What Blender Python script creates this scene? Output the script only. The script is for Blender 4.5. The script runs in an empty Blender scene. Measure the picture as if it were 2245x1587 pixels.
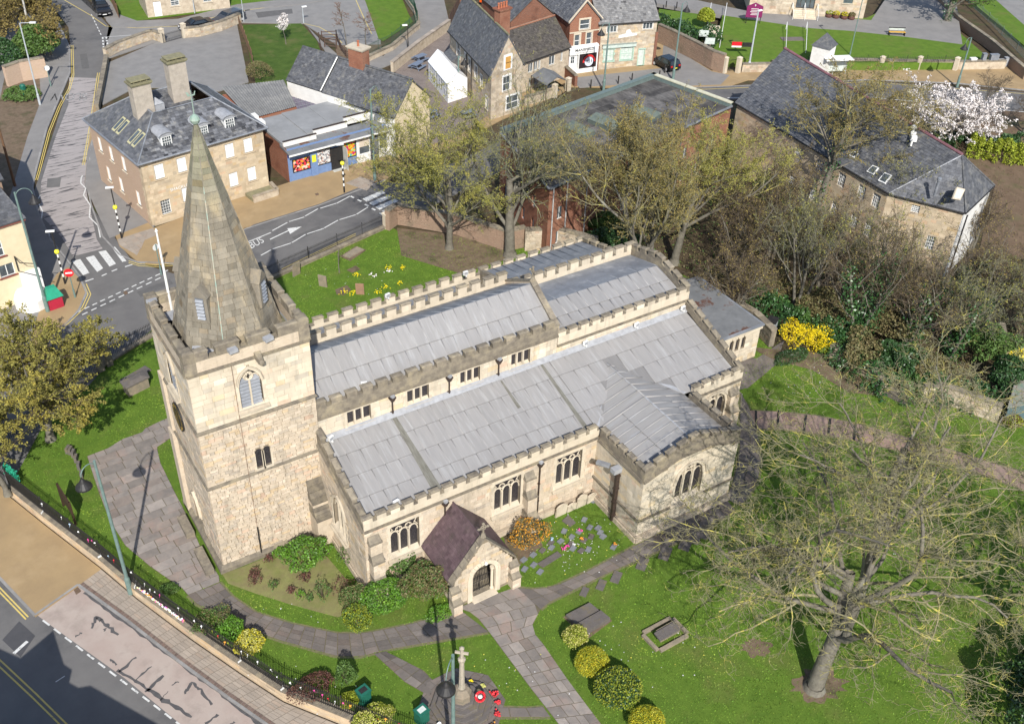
import bpy, math, random, time
import numpy as np
T0=time.time()
random.seed(7); RNG=np.random.default_rng(7)
S=bpy.context.scene; COL=S.collection
# ---------------------------------------------------------------- camera (surveyed from the photograph)
YAW,PIT,ROLL=0.9871723,0.6483062,0.0393593
CP=np.array([-9.8975,-46.3129,50.3747]); FPX=2327.99
FW=np.array([math.cos(YAW)*math.cos(PIT),math.sin(YAW)*math.cos(PIT),-math.sin(PIT)])
_r=np.array([math.sin(YAW),-math.cos(YAW),0.]); _u=np.cross(_r,FW)
RT=math.cos(ROLL)*_r+math.sin(ROLL)*_u; UP=-math.sin(ROLL)*_r+math.cos(ROLL)*_u
cam=bpy.data.cameras.new('camera'); co=bpy.data.objects.new('camera',cam); COL.objects.link(co)
cam.sensor_width=36; cam.sensor_fit='HORIZONTAL'; cam.lens=36*FPX/2245; cam.clip_start=.5; cam.clip_end=1500
from mathutils import Matrix,Vector
m=Matrix([[RT[0],UP[0],-FW[0],CP[0]],[RT[1],UP[1],-FW[1],CP[1]],[RT[2],UP[2],-FW[2],CP[2]],[0,0,0,1]])
co.matrix_world=m; S.camera=co
# ---------------------------------------------------------------- sky, sun, exposure
SUN_EL=math.radians(39.8); SH=math.radians(66.4)            # shadows fall towards SH from +X
w=bpy.data.worlds.new('World'); S.world=w; w.use_nodes=True
nt=w.node_tree; bg=nt.nodes['Background']; sk=nt.nodes.new('ShaderNodeTexSky'); sk.sky_type='NISHITA'
sk.sun_disc=False; sk.sun_elevation=SUN_EL
sd=Vector((-math.cos(SH)*math.cos(SUN_EL),-math.sin(SH)*math.cos(SUN_EL),math.sin(SUN_EL)))
sk.sun_rotation=math.atan2(sd.x,sd.y); sk.altitude=100
nt.links.new(sk.outputs[0],bg.inputs[0]); bg.inputs[1].default_value=0.12
su=bpy.data.lights.new('sun','SUN'); su.energy=4.2; su.angle=math.radians(.53); su.color=(1,.955,.88)
so=bpy.data.objects.new('sun',su); COL.objects.link(so); so.rotation_euler=sd.to_track_quat('Z','Y').to_euler(); so.location=(0,0,80)
S.view_settings.view_transform='Standard'; S.view_settings.look='None'; S.view_settings.gamma=1; S.view_settings.exposure=0.55
S.view_settings.use_curve_mapping=False
S.render.engine='CYCLES'; S.cycles.max_bounces=5; S.cycles.diffuse_bounces=3; S.cycles.transparent_max_bounces=6
# ---------------------------------------------------------------- survey helpers: photograph pixel -> point of the place
def ray(px,py): return FW*FPX+RT*(px-1122.5)-UP*(py-793.5)
def on(ax,val,px,py):
    d=ray(px,py); t=(val-CP[ax])/d[ax]; return CP+d*t
def G(px,py,z=0.): return on(2,z,px,py)
def HT(b,px,py):
    d=ray(px,py); d=d/np.linalg.norm(d); k=np.array([0,0,1.]); w_=CP-np.array([b[0],b[1],0.])
    bb=d@k; e=d@w_; f=k@w_; den=1-bb*bb; t=(bb*f-e)/den; return float(f+bb*t)
def PX(p):
    d=np.asarray(p,float)-CP; z=d@FW; return 1122.5+FPX*(d@RT)/z,793.5-FPX*(d@UP)/z
# ---------------------------------------------------------------- materials
MATS={}
def M(name,c1,c2=None,scale=4.,rough=.8,bump=.0,bscale=None,metal=0.,c3=None,s3=.6,stretch=None,orand=0.,spec=.3,thr=(.35,.65),emit=None,thr3=(.52,.72),streak=0.):
    if name in MATS: return MATS[name]
    mt=bpy.data.materials.new(name); mt.use_nodes=True; n=mt.node_tree; N=n.nodes; L=n.links
    p=N['Principled BSDF']; p.inputs['Roughness'].default_value=rough; p.inputs['Metallic'].default_value=metal
    p.inputs['Specular IOR Level'].default_value=spec
    tc=N.new('ShaderNodeTexCoord'); vec=tc.outputs['Object']
    if stretch:
        mp=N.new('ShaderNodeMapping'); mp.inputs['Scale'].default_value=stretch; L.new(vec,mp.inputs[0]); vec=mp.outputs[0]
    def noise(sc,det=6.,rg=.6):
        t=N.new('ShaderNodeTexNoise'); t.inputs['Scale'].default_value=sc; t.inputs['Detail'].default_value=det; t.inputs['Roughness'].default_value=rg
        L.new(vec,t.inputs['Vector']); return t
    def ramp(src,a,b):
        r=N.new('ShaderNodeMapRange'); r.inputs[1].default_value=a; r.inputs[2].default_value=b; L.new(src,r.inputs[0]); return r.outputs[0]
    c2=c2 or tuple(x*.8 for x in c1)
    mx=N.new('ShaderNodeMix'); mx.data_type='RGBA'; mx.inputs[6].default_value=(*c1,1); mx.inputs[7].default_value=(*c2,1)
    L.new(ramp(noise(scale).outputs[0],*thr),mx.inputs[0]); out=mx.outputs[2]
    if c3:
        m3=N.new('ShaderNodeMix'); m3.data_type='RGBA'; m3.inputs[7].default_value=(*c3,1); L.new(out,m3.inputs[6])
        L.new(ramp(noise(s3,8.,.65).outputs[0],*thr3),m3.inputs[0]); out=m3.outputs[2]
    if streak:      # rain-washed soot and lichen, running down the face
        mp2=N.new('ShaderNodeMapping'); mp2.inputs['Scale'].default_value=(1.6,1.6,.13); L.new(tc.outputs['Object'],mp2.inputs[0])
        t2=N.new('ShaderNodeTexNoise'); t2.inputs['Scale'].default_value=1.3; t2.inputs['Detail'].default_value=9; t2.inputs['Roughness'].default_value=.68; L.new(mp2.outputs[0],t2.inputs['Vector'])
        mm=N.new('ShaderNodeMix'); mm.data_type='RGBA'; mm.inputs[7].default_value=(.17,.15,.12,1); L.new(out,mm.inputs[6]); r2=N.new('ShaderNodeMapRange'); r2.inputs[1].default_value=.5; r2.inputs[2].default_value=.8; r2.inputs[4].default_value=streak; L.new(t2.outputs[0],r2.inputs[0]); L.new(r2.outputs[0],mm.inputs[0]); out=mm.outputs[2]
    at=N.new('ShaderNodeAttribute'); at.attribute_name='tint'
    ma=N.new('ShaderNodeVectorMath'); ma.operation='MULTIPLY_ADD'; L.new(out,ma.inputs[0]); L.new(at.outputs['Vector'],ma.inputs[1]); L.new(out,ma.inputs[2]); out=ma.outputs[0]
    if orand:
        oi=N.new('ShaderNodeObjectInfo'); r=N.new('ShaderNodeMapRange'); r.inputs[3].default_value=1-orand; r.inputs[4].default_value=1+orand
        L.new(oi.outputs['Random'],r.inputs[0]); sc=N.new('ShaderNodeVectorMath'); sc.operation='SCALE'; L.new(out,sc.inputs[0]); L.new(r.outputs[0],sc.inputs['Scale']); out=sc.outputs[0]
    L.new(out,p.inputs['Base Color'])
    if bump:
        bp=N.new('ShaderNodeBump'); bp.inputs['Strength'].default_value=bump; bp.inputs['Distance'].default_value=.05
        L.new(noise(bscale or scale*4,5.).outputs[0],bp.inputs['Height']); L.new(bp.outputs[0],p.inputs['Normal'])
    if emit: p.inputs['Emission Color'].default_value=(*emit,1); p.inputs['Emission Strength'].default_value=1
    MATS[name]=mt; return mt
def brickmat(name,c1,c2,mort,bw=.225,bh=.075,rough=.85,rot=0.,ms=.012,off=.5,c3=None,s3=.7,axis='wall'):
    if name in MATS: return MATS[name]
    mt=bpy.data.materials.new(name); mt.use_nodes=True; n=mt.node_tree; N=n.nodes; L=n.links
    p=N['Principled BSDF']; p.inputs['Roughness'].default_value=rough; p.inputs['Specular IOR Level'].default_value=.2
    tc=N.new('ShaderNodeTexCoord'); b=N.new('ShaderNodeTexBrick')
    if axis=='wall':   # u along the wall from world position and facing
        ge=N.new('ShaderNodeNewGeometry'); cr=N.new('ShaderNodeVectorMath'); cr.operation='CROSS_PRODUCT'; cr.inputs[0].default_value=(0,0,1); L.new(ge.outputs['True Normal'],cr.inputs[1])
        nm=N.new('ShaderNodeVectorMath'); nm.operation='NORMALIZE'; L.new(cr.outputs[0],nm.inputs[0])
        dt=N.new('ShaderNodeVectorMath'); dt.operation='DOT_PRODUCT'; L.new(nm.outputs[0],dt.inputs[0]); L.new(tc.outputs['Object'],dt.inputs[1])
        sx=N.new('ShaderNodeSeparateXYZ'); L.new(tc.outputs['Object'],sx.inputs[0]); cx=N.new('ShaderNodeCombineXYZ'); L.new(dt.outputs['Value'],cx.inputs[0]); L.new(sx.outputs[2],cx.inputs[1]); v=cx.outputs[0]
    else:
        mp=N.new('ShaderNodeMapping'); mp.inputs['Rotation'].default_value=(0,0,rot); L.new(tc.outputs['Object'],mp.inputs[0]); v=mp.outputs[0]
    L.new(v,b.inputs['Vector']); b.inputs['Scale'].default_value=1; b.inputs['Brick Width'].default_value=bw; b.inputs['Row Height'].default_value=bh
    b.inputs['Mortar Size'].default_value=ms; b.inputs['Mortar Smooth'].default_value=.3; b.offset=off
    b.inputs['Color1'].default_value=(*c1,1); b.inputs['Color2'].default_value=(*c2,1); b.inputs['Mortar'].default_value=(*mort,1)
    t=N.new('ShaderNodeTexNoise'); t.inputs['Scale'].default_value=s3; t.inputs['Detail'].default_value=8; L.new(tc.outputs['Object'],t.inputs['Vector'])
    r=N.new('ShaderNodeMapRange'); r.inputs[1].default_value=.5; r.inputs[2].default_value=.75; L.new(t.outputs[0],r.inputs[0])
    mx=N.new('ShaderNodeMix'); mx.data_type='RGBA'; L.new(r.outputs[0],mx.inputs[0]); L.new(b.outputs['Color'],mx.inputs[6]); mx.inputs[7].default_value=(*(c3 or tuple(.6*x for x in c1)),1)
    L.new(mx.outputs[2],p.inputs['Base Color'])
    bp=N.new('ShaderNodeBump'); bp.inputs['Strength'].default_value=.5; bp.inputs['Distance'].default_value=.02; bp.invert=True; L.new(b.outputs['Fac'],bp.inputs['Height']); L.new(bp.outputs[0],p.inputs['Normal'])
    MATS[name]=mt; return mt
STONE=M('cream_stone',(.54,.455,.35),(.47,.39,.295),2.6,.9,.9,11,c3=(.38,.325,.25),s3=.5,thr3=(.55,.85),streak=.6)
OLD=M('weathered_stone',(.25,.215,.16),(.15,.13,.105),2.5,.95,.7,12,c3=(.33,.28,.19),s3=1.1)
SPIRE=M('spire_stone',(.235,.21,.17),(.17,.152,.123),1.2,.95,.8,9,c3=(.36,.29,.19),s3=.5,stretch=(1.4,1.4,.55),streak=.5)
MORT=M('mortar',(.26,.215,.155),(.19,.155,.11),2,.95,.3)
DRESS=M('dressed_stone',(.57,.50,.39),(.50,.43,.33),1.3,.85,.3,c3=(.28,.24,.18),s3=.8,thr3=(.58,.85),streak=.5)
LEADY=M('lead_running_south',(.285,.275,.268),(.235,.23,.228),1.,.6,.35,5,c3=(.33,.33,.33),s3=.8,stretch=(5,.35,1),spec=.35,metal=.0,orand=.015,thr=(.25,.75))
LEADX=M('lead_running_sideways',(.285,.275,.268),(.24,.235,.232),1.,.6,.35,5,c3=(.31,.315,.325),s3=.8,stretch=(.4,4,1),spec=.35,metal=.0,orand=.015,thr=(.25,.75))
LEADD=M('old_dark_lead',(.22,.235,.26),(.16,.17,.19),2,.55,.3,c3=(.34,.35,.37),s3=1,metal=.1)
FLASH=M('pale_flashing',(.34,.35,.37),(.26,.265,.28),3,.6,.2)
GLASSD=M('leaded_glass',(.018,.018,.022),(.045,.04,.045),14,.25,.6,22,spec=.6)
GLASS=M('window_glass',(.05,.06,.07),(.10,.12,.13),1.5,.12,0,spec=.8)
BLACK=M('black_iron',(.018,.018,.02),(.03,.028,.026),6,.5,.1)
DARKB=M('brown_pipe',(.03,.022,.02),(.06,.04,.03),6,.55,.1)
WHITE=M('white_paint',(.74,.74,.72),(.66,.66,.64),3,.6,.1,c3=(.5,.49,.46),s3=1.5,thr3=(.62,.85))
SLATE=M('grey_slate',(.075,.078,.085),(.115,.118,.125),3,.6,.4,9,c3=(.17,.165,.15),s3=1.5,orand=.15)
SLATEP=M('purple_slate',(.085,.055,.062),(.11,.075,.08),3,.6,.3,9,c3=(.07,.055,.05),s3=1.2)
SLATEM=M('mossy_tiles',(.085,.075,.065),(.06,.055,.05),3,.85,.4,9,c3=(.11,.10,.06),s3=1.2)
# ---------------------------------------------------------------- mesh builder
class MB:
    def __init__(s): s.V=[];s.F=[];s.T=[];s.K=[]
    def face(s,pts,t=0.,k=0):
        i=len(s.V); s.V+=[tuple(p) for p in pts]; s.F.append(tuple(range(i,i+len(pts)))); s.T.append(t); s.K.append(k)
    def raw(s,V,F,t=0.,k=0):
        i=len(s.V); s.V+=[tuple(p) for p in V]; s.F+=[tuple(i+a for a in f) for f in F]; s.T+=[t]*len(F); s.K+=[k]*len(F)
    def hexa(s,b,tp,t=0.,k=0,nobot=False):        # bottom 4 ccw, top 4 ccw
        F=[(4,5,6,7),(0,1,5,4),(1,2,6,5),(2,3,7,6),(3,0,4,7)]
        if not nobot: F.append((3,2,1,0))
        s.raw(list(b)+list(tp),F,t,k)
    def box(s,c,d,rot=0.,t=0.,k=0):               # centre of base, dims
        ca,sa=math.cos(rot),math.sin(rot); x,y,z=d[0]/2,d[1]/2,d[2]
        q=[(c[0]+ca*a-sa*b,c[1]+sa*a+ca*b) for a,b in ((-x,-y),(x,-y),(x,y),(-x,y))]
        s.hexa([(a,b,c[2]) for a,b in q],[(a,b,c[2]+z) for a,b in q],t,k)
    def obox(s,O,U,N_,du,dn,dz,u=0,n=0,z=0,t=0.,k=0):   # box in a wall frame: u..u+du, n..n+dn, z..z+dz
        O=np.array([*O][:2]+[O[2] if len(O)>2 else 0.],float);U=np.array([U[0],U[1],0.],float);N_=np.asarray(N_,float);Z=np.array([0,0,1.])
        q=[O+U*a+N_*b for a,b in ((u,n+dn),(u+du,n+dn),(u+du,n),(u,n))]
        s.hexa([p+Z*z for p in q],[p+Z*(z+dz) for p in q],t,k)
    def prism(s,poly,z0,z1,t=0.,k=0,bot=False):
        n=len(poly); a=sum(poly[i][0]*poly[(i+1)%n][1]-poly[(i+1)%n][0]*poly[i][1] for i in range(n))
        if a<0: poly=poly[::-1]
        V=[(p[0],p[1],z0) for p in poly]+[(p[0],p[1],z1) for p in poly]
        F=[tuple(range(n,2*n))]+[(i,(i+1)%n,n+(i+1)%n,n+i) for i in range(n)]
        if bot: F.append(tuple(range(n-1,-1,-1)))
        s.raw(V,F,t,k)
    def tube(s,p0,p1,r0,r1=None,n=8,t=0.,k=0,caps=True):
        r1=r0 if r1 is None else r1; p0=np.asarray(p0,float);p1=np.asarray(p1,float); d=p1-p0; d=d/(np.linalg.norm(d)+1e-9)
        a=np.cross(d,[0,0,1.] if abs(d[2])<.9 else [1.,0,0]); a/=np.linalg.norm(a); b=np.cross(d,a)
        V=[p0+r0*(math.cos(2*math.pi*i/n)*a+math.sin(2*math.pi*i/n)*b) for i in range(n)]+[p1+r1*(math.cos(2*math.pi*i/n)*a+math.sin(2*math.pi*i/n)*b) for i in range(n)]
        F=[(i,(i+1)%n,n+(i+1)%n,n+i)[::-1] for i in range(n)]
        if caps: F+=[tuple(range(n)),tuple(range(2*n-1,n-1,-1))]
        s.raw(V,F,t,k)
    def path(s,pts,r,n=6,t=0.,k=0):
        for a,b in zip(pts[:-1],pts[1:]): s.tube(a,b,r,r,n,t,k)
    def lathe(s,c,prof,n=12,t=0.,k=0,ph=0.):      # prof: (r,z) from bottom to top
        V=[(c[0]+r*math.cos(2*math.pi*i/n+ph),c[1]+r*math.sin(2*math.pi*i/n+ph),c[2]+z) for r,z in prof for i in range(n)]
        F=[(j*n+i,j*n+(i+1)%n,(j+1)*n+(i+1)%n,(j+1)*n+i) for j in range(len(prof)-1) for i in range(n)]
        F+=[tuple(range(n-1,-1,-1)),tuple(range((len(prof)-1)*n,len(prof)*n))]; s.raw(V,F,t,k)
def put(o,**kw):
    for k,v in kw.items():
        if v is not None: o[k]=v
    return o
def root(o):
    x,y,z=0,0,0
    while o is not None: x+=o.location.x;y+=o.location.y;z+=o.location.z;o=o.parent
    return np.array([x,y,z])
def mesh(name,mb,mats,parent=None,smooth=False,kind=None,label=None):
    if not isinstance(mats,(list,tuple)): mats=[mats]
    me=bpy.data.meshes.new(name); V=np.array(mb.V,float).reshape(-1,3)
    if parent is not None: V=V-root(parent)
    me.from_pydata(V.tolist(),[],mb.F)
    for x in mats: me.materials.append(x)
    if any(mb.K): me.polygons.foreach_set('material_index',mb.K)
    if any(not isinstance(t,(int,float)) or t!=0 for t in mb.T):
        a=me.attributes.new('tint','FLOAT_VECTOR','FACE')
        a.data.foreach_set('vector',np.array([(t,t,t) if isinstance(t,(int,float)) else t for t in mb.T],float).ravel())
    if smooth: me.polygons.foreach_set('use_smooth',[True]*len(me.polygons))
    o=bpy.data.objects.new(name,me); COL.objects.link(o); o.parent=parent
    return put(o,kind=kind,label=label)
def thing(name,label,cat,loc=(0,0,0),group=None):
    o=bpy.data.objects.new(name,None); COL.objects.link(o); o.location=[float(a) for a in loc]; o.empty_display_size=.3
    return put(o,label=label,category=cat,group=group)
def tag(o,label,cat,group=None): return put(o,label=label,category=cat,group=group)
def single(name,mb,mats,label,cat,group=None,smooth=False):
    o=mesh(name,mb,mats,None,smooth); return tag(o,label,cat,group)
def copytree(o,loc=None,label=None,rz=None,parent=None):
    c=o.copy(); COL.objects.link(c); c.parent=parent
    if loc is not None: c.location=[float(a) for a in loc]
    if rz is not None: c.rotation_euler.z=rz
    if label: c['label']=label
    for ch in o.children: copytree(ch,parent=c)
    return c
def tri_in(p,poly):
    x,y=p; c=False; n=len(poly); j=n-1
    for i in range(n):
        xi,yi=poly[i][0],poly[i][1]; xj,yj=poly[j][0],poly[j][1]
        if (yi>y)!=(yj>y) and x<(xj-xi)*(y-yi)/(yj-yi)+xi: c=not c
        j=i
    return c
# ---------------------------------------------------------------- walls with openings
def NRM(U): return np.array([U[1],-U[0],0.])
class Hole:
    def __init__(s,u0,u1,z0,z1,arch=None,spring=None):
        s.u0,s.u1,s.z0,s.z1,s.arch=u0,u1,z0,z1,arch
        s.spring=spring if spring is not None else (z1 if not arch else z1-(u1-u0)*(.5 if arch=='round' else .75 if arch=='pointed' else .2))
    def top(s,u):
        if not s.arch: return s.z1
        x=abs(u-(s.u0+s.u1)/2)/((s.u1-s.u0)/2); x=min(x,1)
        if s.arch=='pointed': f=math.sqrt(max(0,1-((1+x)/2)**2))/.8660
        else: f=math.sqrt(max(0,1-x*x))
        return s.spring+(s.z1-s.spring)*f
    def span(s,z):
        if z<s.z0 or z>s.z1: return None
        if not s.arch or z<=s.spring: return (s.u0,s.u1)
        f=(z-s.spring)/(s.z1-s.spring)
        x=(2*math.sqrt(max(0,1-(f*.866)**2))-1) if s.arch=='pointed' else math.sqrt(max(0,1-f*f))
        c=(s.u0+s.u1)/2; h=(s.u1-s.u0)/2*x; return (c-h,c+h)
def wall(mb,O,U,L,z0,z1,holes=(),dep=.2,k=0,gable=None,t=0.):
    O=np.array([O[0],O[1],0.]);U=np.array([U[0],U[1],0.]);N_=NRM(U);Z=np.array([0,0,1.])
    P=lambda u,z,n=0.:O+U*u+Z*z+N_*n
    us=sorted({0.,L,*[h.u0 for h in holes],*[h.u1 for h in holes]}); zs=sorted({z0,z1,*[h.z0 for h in holes],*[h.z1 for h in holes]})
    us=[u for u in us if 0<=u<=L]; zs=[z for z in zs if z0<=z<=z1]
    for a,b in zip(us[:-1],us[1:]):
        for c,d in zip(zs[:-1],zs[1:]):
            mu,mz=(a+b)/2,(c+d)/2
            if any(h.u0<mu<h.u1 and h.z0<mz<h.z1 for h in holes): continue
            mb.face([P(a,c),P(b,c),P(b,d),P(a,d)],t,k)
    for h in holes:
        n=10 if h.arch else 1; uu=[h.u0+(h.u1-h.u0)*i/n for i in range(n+1)]
        if h.arch:
            for a,b in zip(uu[:-1],uu[1:]):
                ta,tb=h.top(a),h.top(b)
                if min(ta,tb)<h.z1-1e-4: mb.face([P(a,ta),P(b,tb),P(b,h.z1),P(a,h.z1)],t,k)
        for a,b in zip(uu[:-1],uu[1:]): mb.face([P(a,h.top(a),-dep),P(b,h.top(b),-dep),P(b,h.top(b)),P(a,h.top(a))],t,k)
        s=h.spring if h.arch else h.z1
        mb.face([P(h.u0,h.z0),P(h.u0,h.z0,-dep),P(h.u0,s,-dep),P(h.u0,s)],t,k); mb.face([P(h.u1,h.z0,-dep),P(h.u1,h.z0),P(h.u1,s),P(h.u1,s,-dep)],t,k)
        mb.face([P(h.u0,h.z0),P(h.u1,h.z0),P(h.u1,h.z0,-dep),P(h.u0,h.z0,-dep)],t,k)
    if gable: mb.face([P(0,z1),P(L,z1),P(gable[0],gable[1])],t,k)
def stones(out,O,U,L,z0,z1,ch,bw,holes=(),proud=.03,top=None,pal='cream',gap=.014,n0=0.):
    """hand-cut blocks laid in courses over a wall face; each goes to out as (verts, tint)"""
    O=np.array([O[0],O[1],0.]);U=np.array([U[0],U[1],0.]);N_=NRM(U)
    z=z0
    while z<z1-.05:
        h=ch*random.uniform(.8,1.2); h=min(h,z1-z); zt=z+h
        iv=[(0.,L)]
        for ho in holes:
            sps=[sp for sp in (ho.span(z+.01),ho.span(zt-.01),ho.span((z+zt)/2)) if sp]
            if not sps: continue
            a=min(s[0] for s in sps)-.02; b=max(s[1] for s in sps)+.02; nv=[]
            for i in iv:
                if b<=i[0] or a>=i[1]: nv.append(i)
                else:
                    if a>i[0]: nv.append((i[0],a))
                    if b<i[1]: nv.append((b,i[1]))
            iv=nv
        for a,b in iv:
            u=a
            while u<b-.04:
                wd=random.uniform(*bw); e=min(u+wd,b)
                if b-e<.12: e=b
                if top is None or top((u+e)/2)>=zt-.02:
                    pr=n0+proud*random.uniform(.25,1); g=gap/2; j=lambda:random.uniform(-.006,.006)
                    q=[O+U*(u+g)+[0,0,z+g+j()],O+U*(e-g)+[0,0,z+g+j()],O+U*(e-g)+[0,0,zt-g+j()],O+U*(u+g)+[0,0,zt-g+j()]]
                    r=random.random(); v=random.gauss(0,.055)
                    if r<.05: tt=(.03+v,-.09+v,-.12+v)
                    elif r<.14: tt=(.06+v,-.01+v,-.14+v)
                    elif r<.24: tt=(-.12+v,-.10+v,-.06+v)
                    elif r<.33: tt=(.14+v,.15+v,.18+v)
                    else: tt=(v,v*.95,v*.9)
                    out.append((q,[p+N_*pr+(0.012*((q[2]-p)/np.linalg.norm(q[2]-p)) if 0 else 0) for p in q],tt,(e-u)*h))
                u=e
        z=zt
def stone_faces(mb,s,k=0):
    q,f,t,_=s; mb.raw(list(q)+list(f),[(4,5,6,7),(0,1,5,4),(1,2,6,5),(2,3,7,6),(3,0,4,7)],t,k)
# ================================================================ THE CHURCH
church=thing('church','cream stone parish church with battlemented lead roofs, square west tower and tall stone spire','church',(3.5,3.3,0))
BLK=[]      # every visible block of masonry: (stone, material index)
def addstones(mi,*a,**k):
    l=[];stones(l,*a,**k); BLK.extend((s,mi) for s in l)
def seg3(O,U,L,z0,z1): return (np.array([*O[:2],0.]),np.array([*U[:2],0.]),L,z0,z1)
def battlement(O,U,L,zf,hb,hm,th,mw,gw,mat=OLD,facemat=None,first=True,skip=(),label=None,cop=.05,mk=1):
    """parapet over a string course, merlons as its pieces.  zf(u) = height of the string's underside"""
    O=np.array([O[0],O[1],0.]);U=np.array([U[0],U[1],0.]);N_=NRM(U);Z=np.array([0,0,1.])
    def hx(mb,u0,u1,n0,n1,za,zb,t=0.,k=0):
        b=[O+U*u+N_*n+Z*(zf(u)+za) for u,n in ((u0,n1),(u1,n1),(u1,n0),(u0,n0))]; c=[O+U*u+N_*n+Z*(zf(u)+zb) for u,n in ((u0,n1),(u1,n1),(u1,n0),(u0,n0))]
        mb.hexa(b,c,t,k)
    mb=MB(); n=max(1,int(round(L/3))) if zf(0)==zf(L) else 2
    kn=[L*i/n for i in range(n+1)]
    for a,b in zip(kn[:-1],kn[1:]):
        hx(mb,a,b,-th,.028,.14,hb,0,1); hx(mb,a,b,-.06,.13,0,.08,-.1,0); hx(mb,a,b,-.06,.08,.08,.16,-.1,0)
    nb=max(1,int(round(L/(mw+gw)))); p=L/nb
    for i in range(nb):      # low cap stones in the gaps
        a=i*p+mw*p/(mw+gw); 
        if (i+1)*p-a>.1 and i<nb: hx(mb,a,min((i+1)*p,L),-th-.02,.03,hb,hb+.06,random.gauss(0,.1),0)
    par=mesh('parapet',mb,[mat,facemat or mat],church,label=label)
    for i in range(nb+1):
        a=i*p; b=a+mw*p/(mw+gw)
        if i==nb: break
        if i in skip: continue
        m_=MB(); v=random.gauss(0,.12); d=random.uniform(-.02,.02)
        hx(m_,a,b,-th+.003,.024,hb,hb+hm-.09+d,v,mk); hx(m_,a-cop,b+cop,-th-cop,cop,hb+hm-.09+d,hb+hm-.03+d,v,0)
        q=[(a-cop,cop),(b+cop,cop),(b+cop,-th-cop),(a-cop,-th-cop)]
        bt=[O+U*u+N_*n_+Z*(zf(u)+hb+hm-.03+d) for u,n_ in q]; q2=[(a+.03,-.05),(b-.03,-.05),(b-.03,-th+.05),(a+.03,-th+.05)]
        m_.hexa(bt,[O+U*u+N_*n_+Z*(zf(u)+hb+hm+.03+d) for u,n_ in q2],v,0,True)
        mesh('merlon',m_,[mat,facemat or mat],par)
    return par
def lead(P00,P10,P01,P11,cols,rows,mat,rollr=.035,clip=None,stag=.0,th=.03,roof=None,sheet=True):
    """lead-covered slope: one sheet object per bay, rolls and drips joined"""
    P00,P10,P01,P11=[np.array(p,float) for p in (P00,P10,P01,P11)]
    f=lambda u,v:(P00*(1-u)+P10*u)*(1-v)+(P01*(1-u)+P11*u)*v
    nn=np.cross(P10-P00,P01-P00); nn/=np.linalg.norm(nn); nn=nn if nn[2]>0 else -nn
    rl=MB(); base=MB(); base.face([P00,P10,P11,P01],-.3); gu=.015/np.linalg.norm(P10-P00); gv=.012/np.linalg.norm(P01-P00)
    rf=mesh('roof',base,[mat],church)
    for i in range(cols):
        for j in range(rows):
            a,b=i/cols,(i+1)/cols; o=stag*(i%2)/rows; c=j/rows+(o if j else 0); d=(j+1)/rows+(o if j<rows-1 else 0)
            if clip and not clip(f((a+b)/2,(c+d)/2)): continue
            m_=MB(); q=[f(a+gu,c+gv),f(b-gu,c+gv),f(b-gu,d-gv),f(a+gu,d-gv)]
            lo=.018+.014*((rows-j)%2); m_.hexa([x+nn*.004 for x in q],[q[0]+nn*(lo+.015),q[1]+nn*(lo+.015),q[2]+nn*lo*.7,q[3]+nn*lo*.7],random.gauss(0,.022),0,True)
            mesh('lead_sheet',m_,[mat],rf)
            rl.tube(f(a,c)+nn*.03,f(a,d)+nn*.03,rollr,None,6,.05,0); rl.tube(f(a,d-.01)+nn*.02,f(b,d-.01)+nn*.02,.012,None,5,.15,0)
    rl.tube(f(1,0)+nn*.03,f(1,1)+nn*.03,rollr,None,6,.1,0)
    mesh('lead_rolls',rl,[mat],rf,smooth=True,kind='stuff')
    return rf
def downpipe(x,y,z0,z1,par=None,hop=True,mat=DARKB,N_=np.array([0,-1.,0])):
    mb=MB(); b=np.array([x,y,0.])+N_*.12
    mb.tube(b+[0,0,z0],b+[0,0,z1],.055,None,8)
    for z in np.arange(z0+.3,z1,1.5): mb.tube(b+[0,0,z],b+[0,0,z+.08],.08,None,8); mb.obox(b,(1,0,0),N_,.24,.05,.05,-.12,-.12,z,0)
    o=mesh('downpipe',mb,[mat],church)
    if hop:
        h=MB(); h.hexa([tuple(b+[a,c,z1]) for a,c in ((-.09,-.09),(.09,-.09),(.09,.09),(-.09,.09))],[tuple(b+[a,c,z1+.25]) for a,c in ((-.2,-.14),(.2,-.14),(.2,.14),(-.2,.14))])
        h.box(tuple(b+[0,0,z1+.25]),(.44,.3,.09)); mesh('hopper',h,[mat],o)
        l=MB(); l.box(tuple(b+[0.02,-.02,z1+.34]),(.22,.26,.16),.3); mesh('lead_spout',l,[FLASH],o)
def arcpts(c,r,a0,a1,n=8): return [(c[0]+r*math.cos(a0+(a1-a0)*i/n),c[1]+r*math.sin(a0+(a1-a0)*i/n)) for i in range(n+1)]
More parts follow.
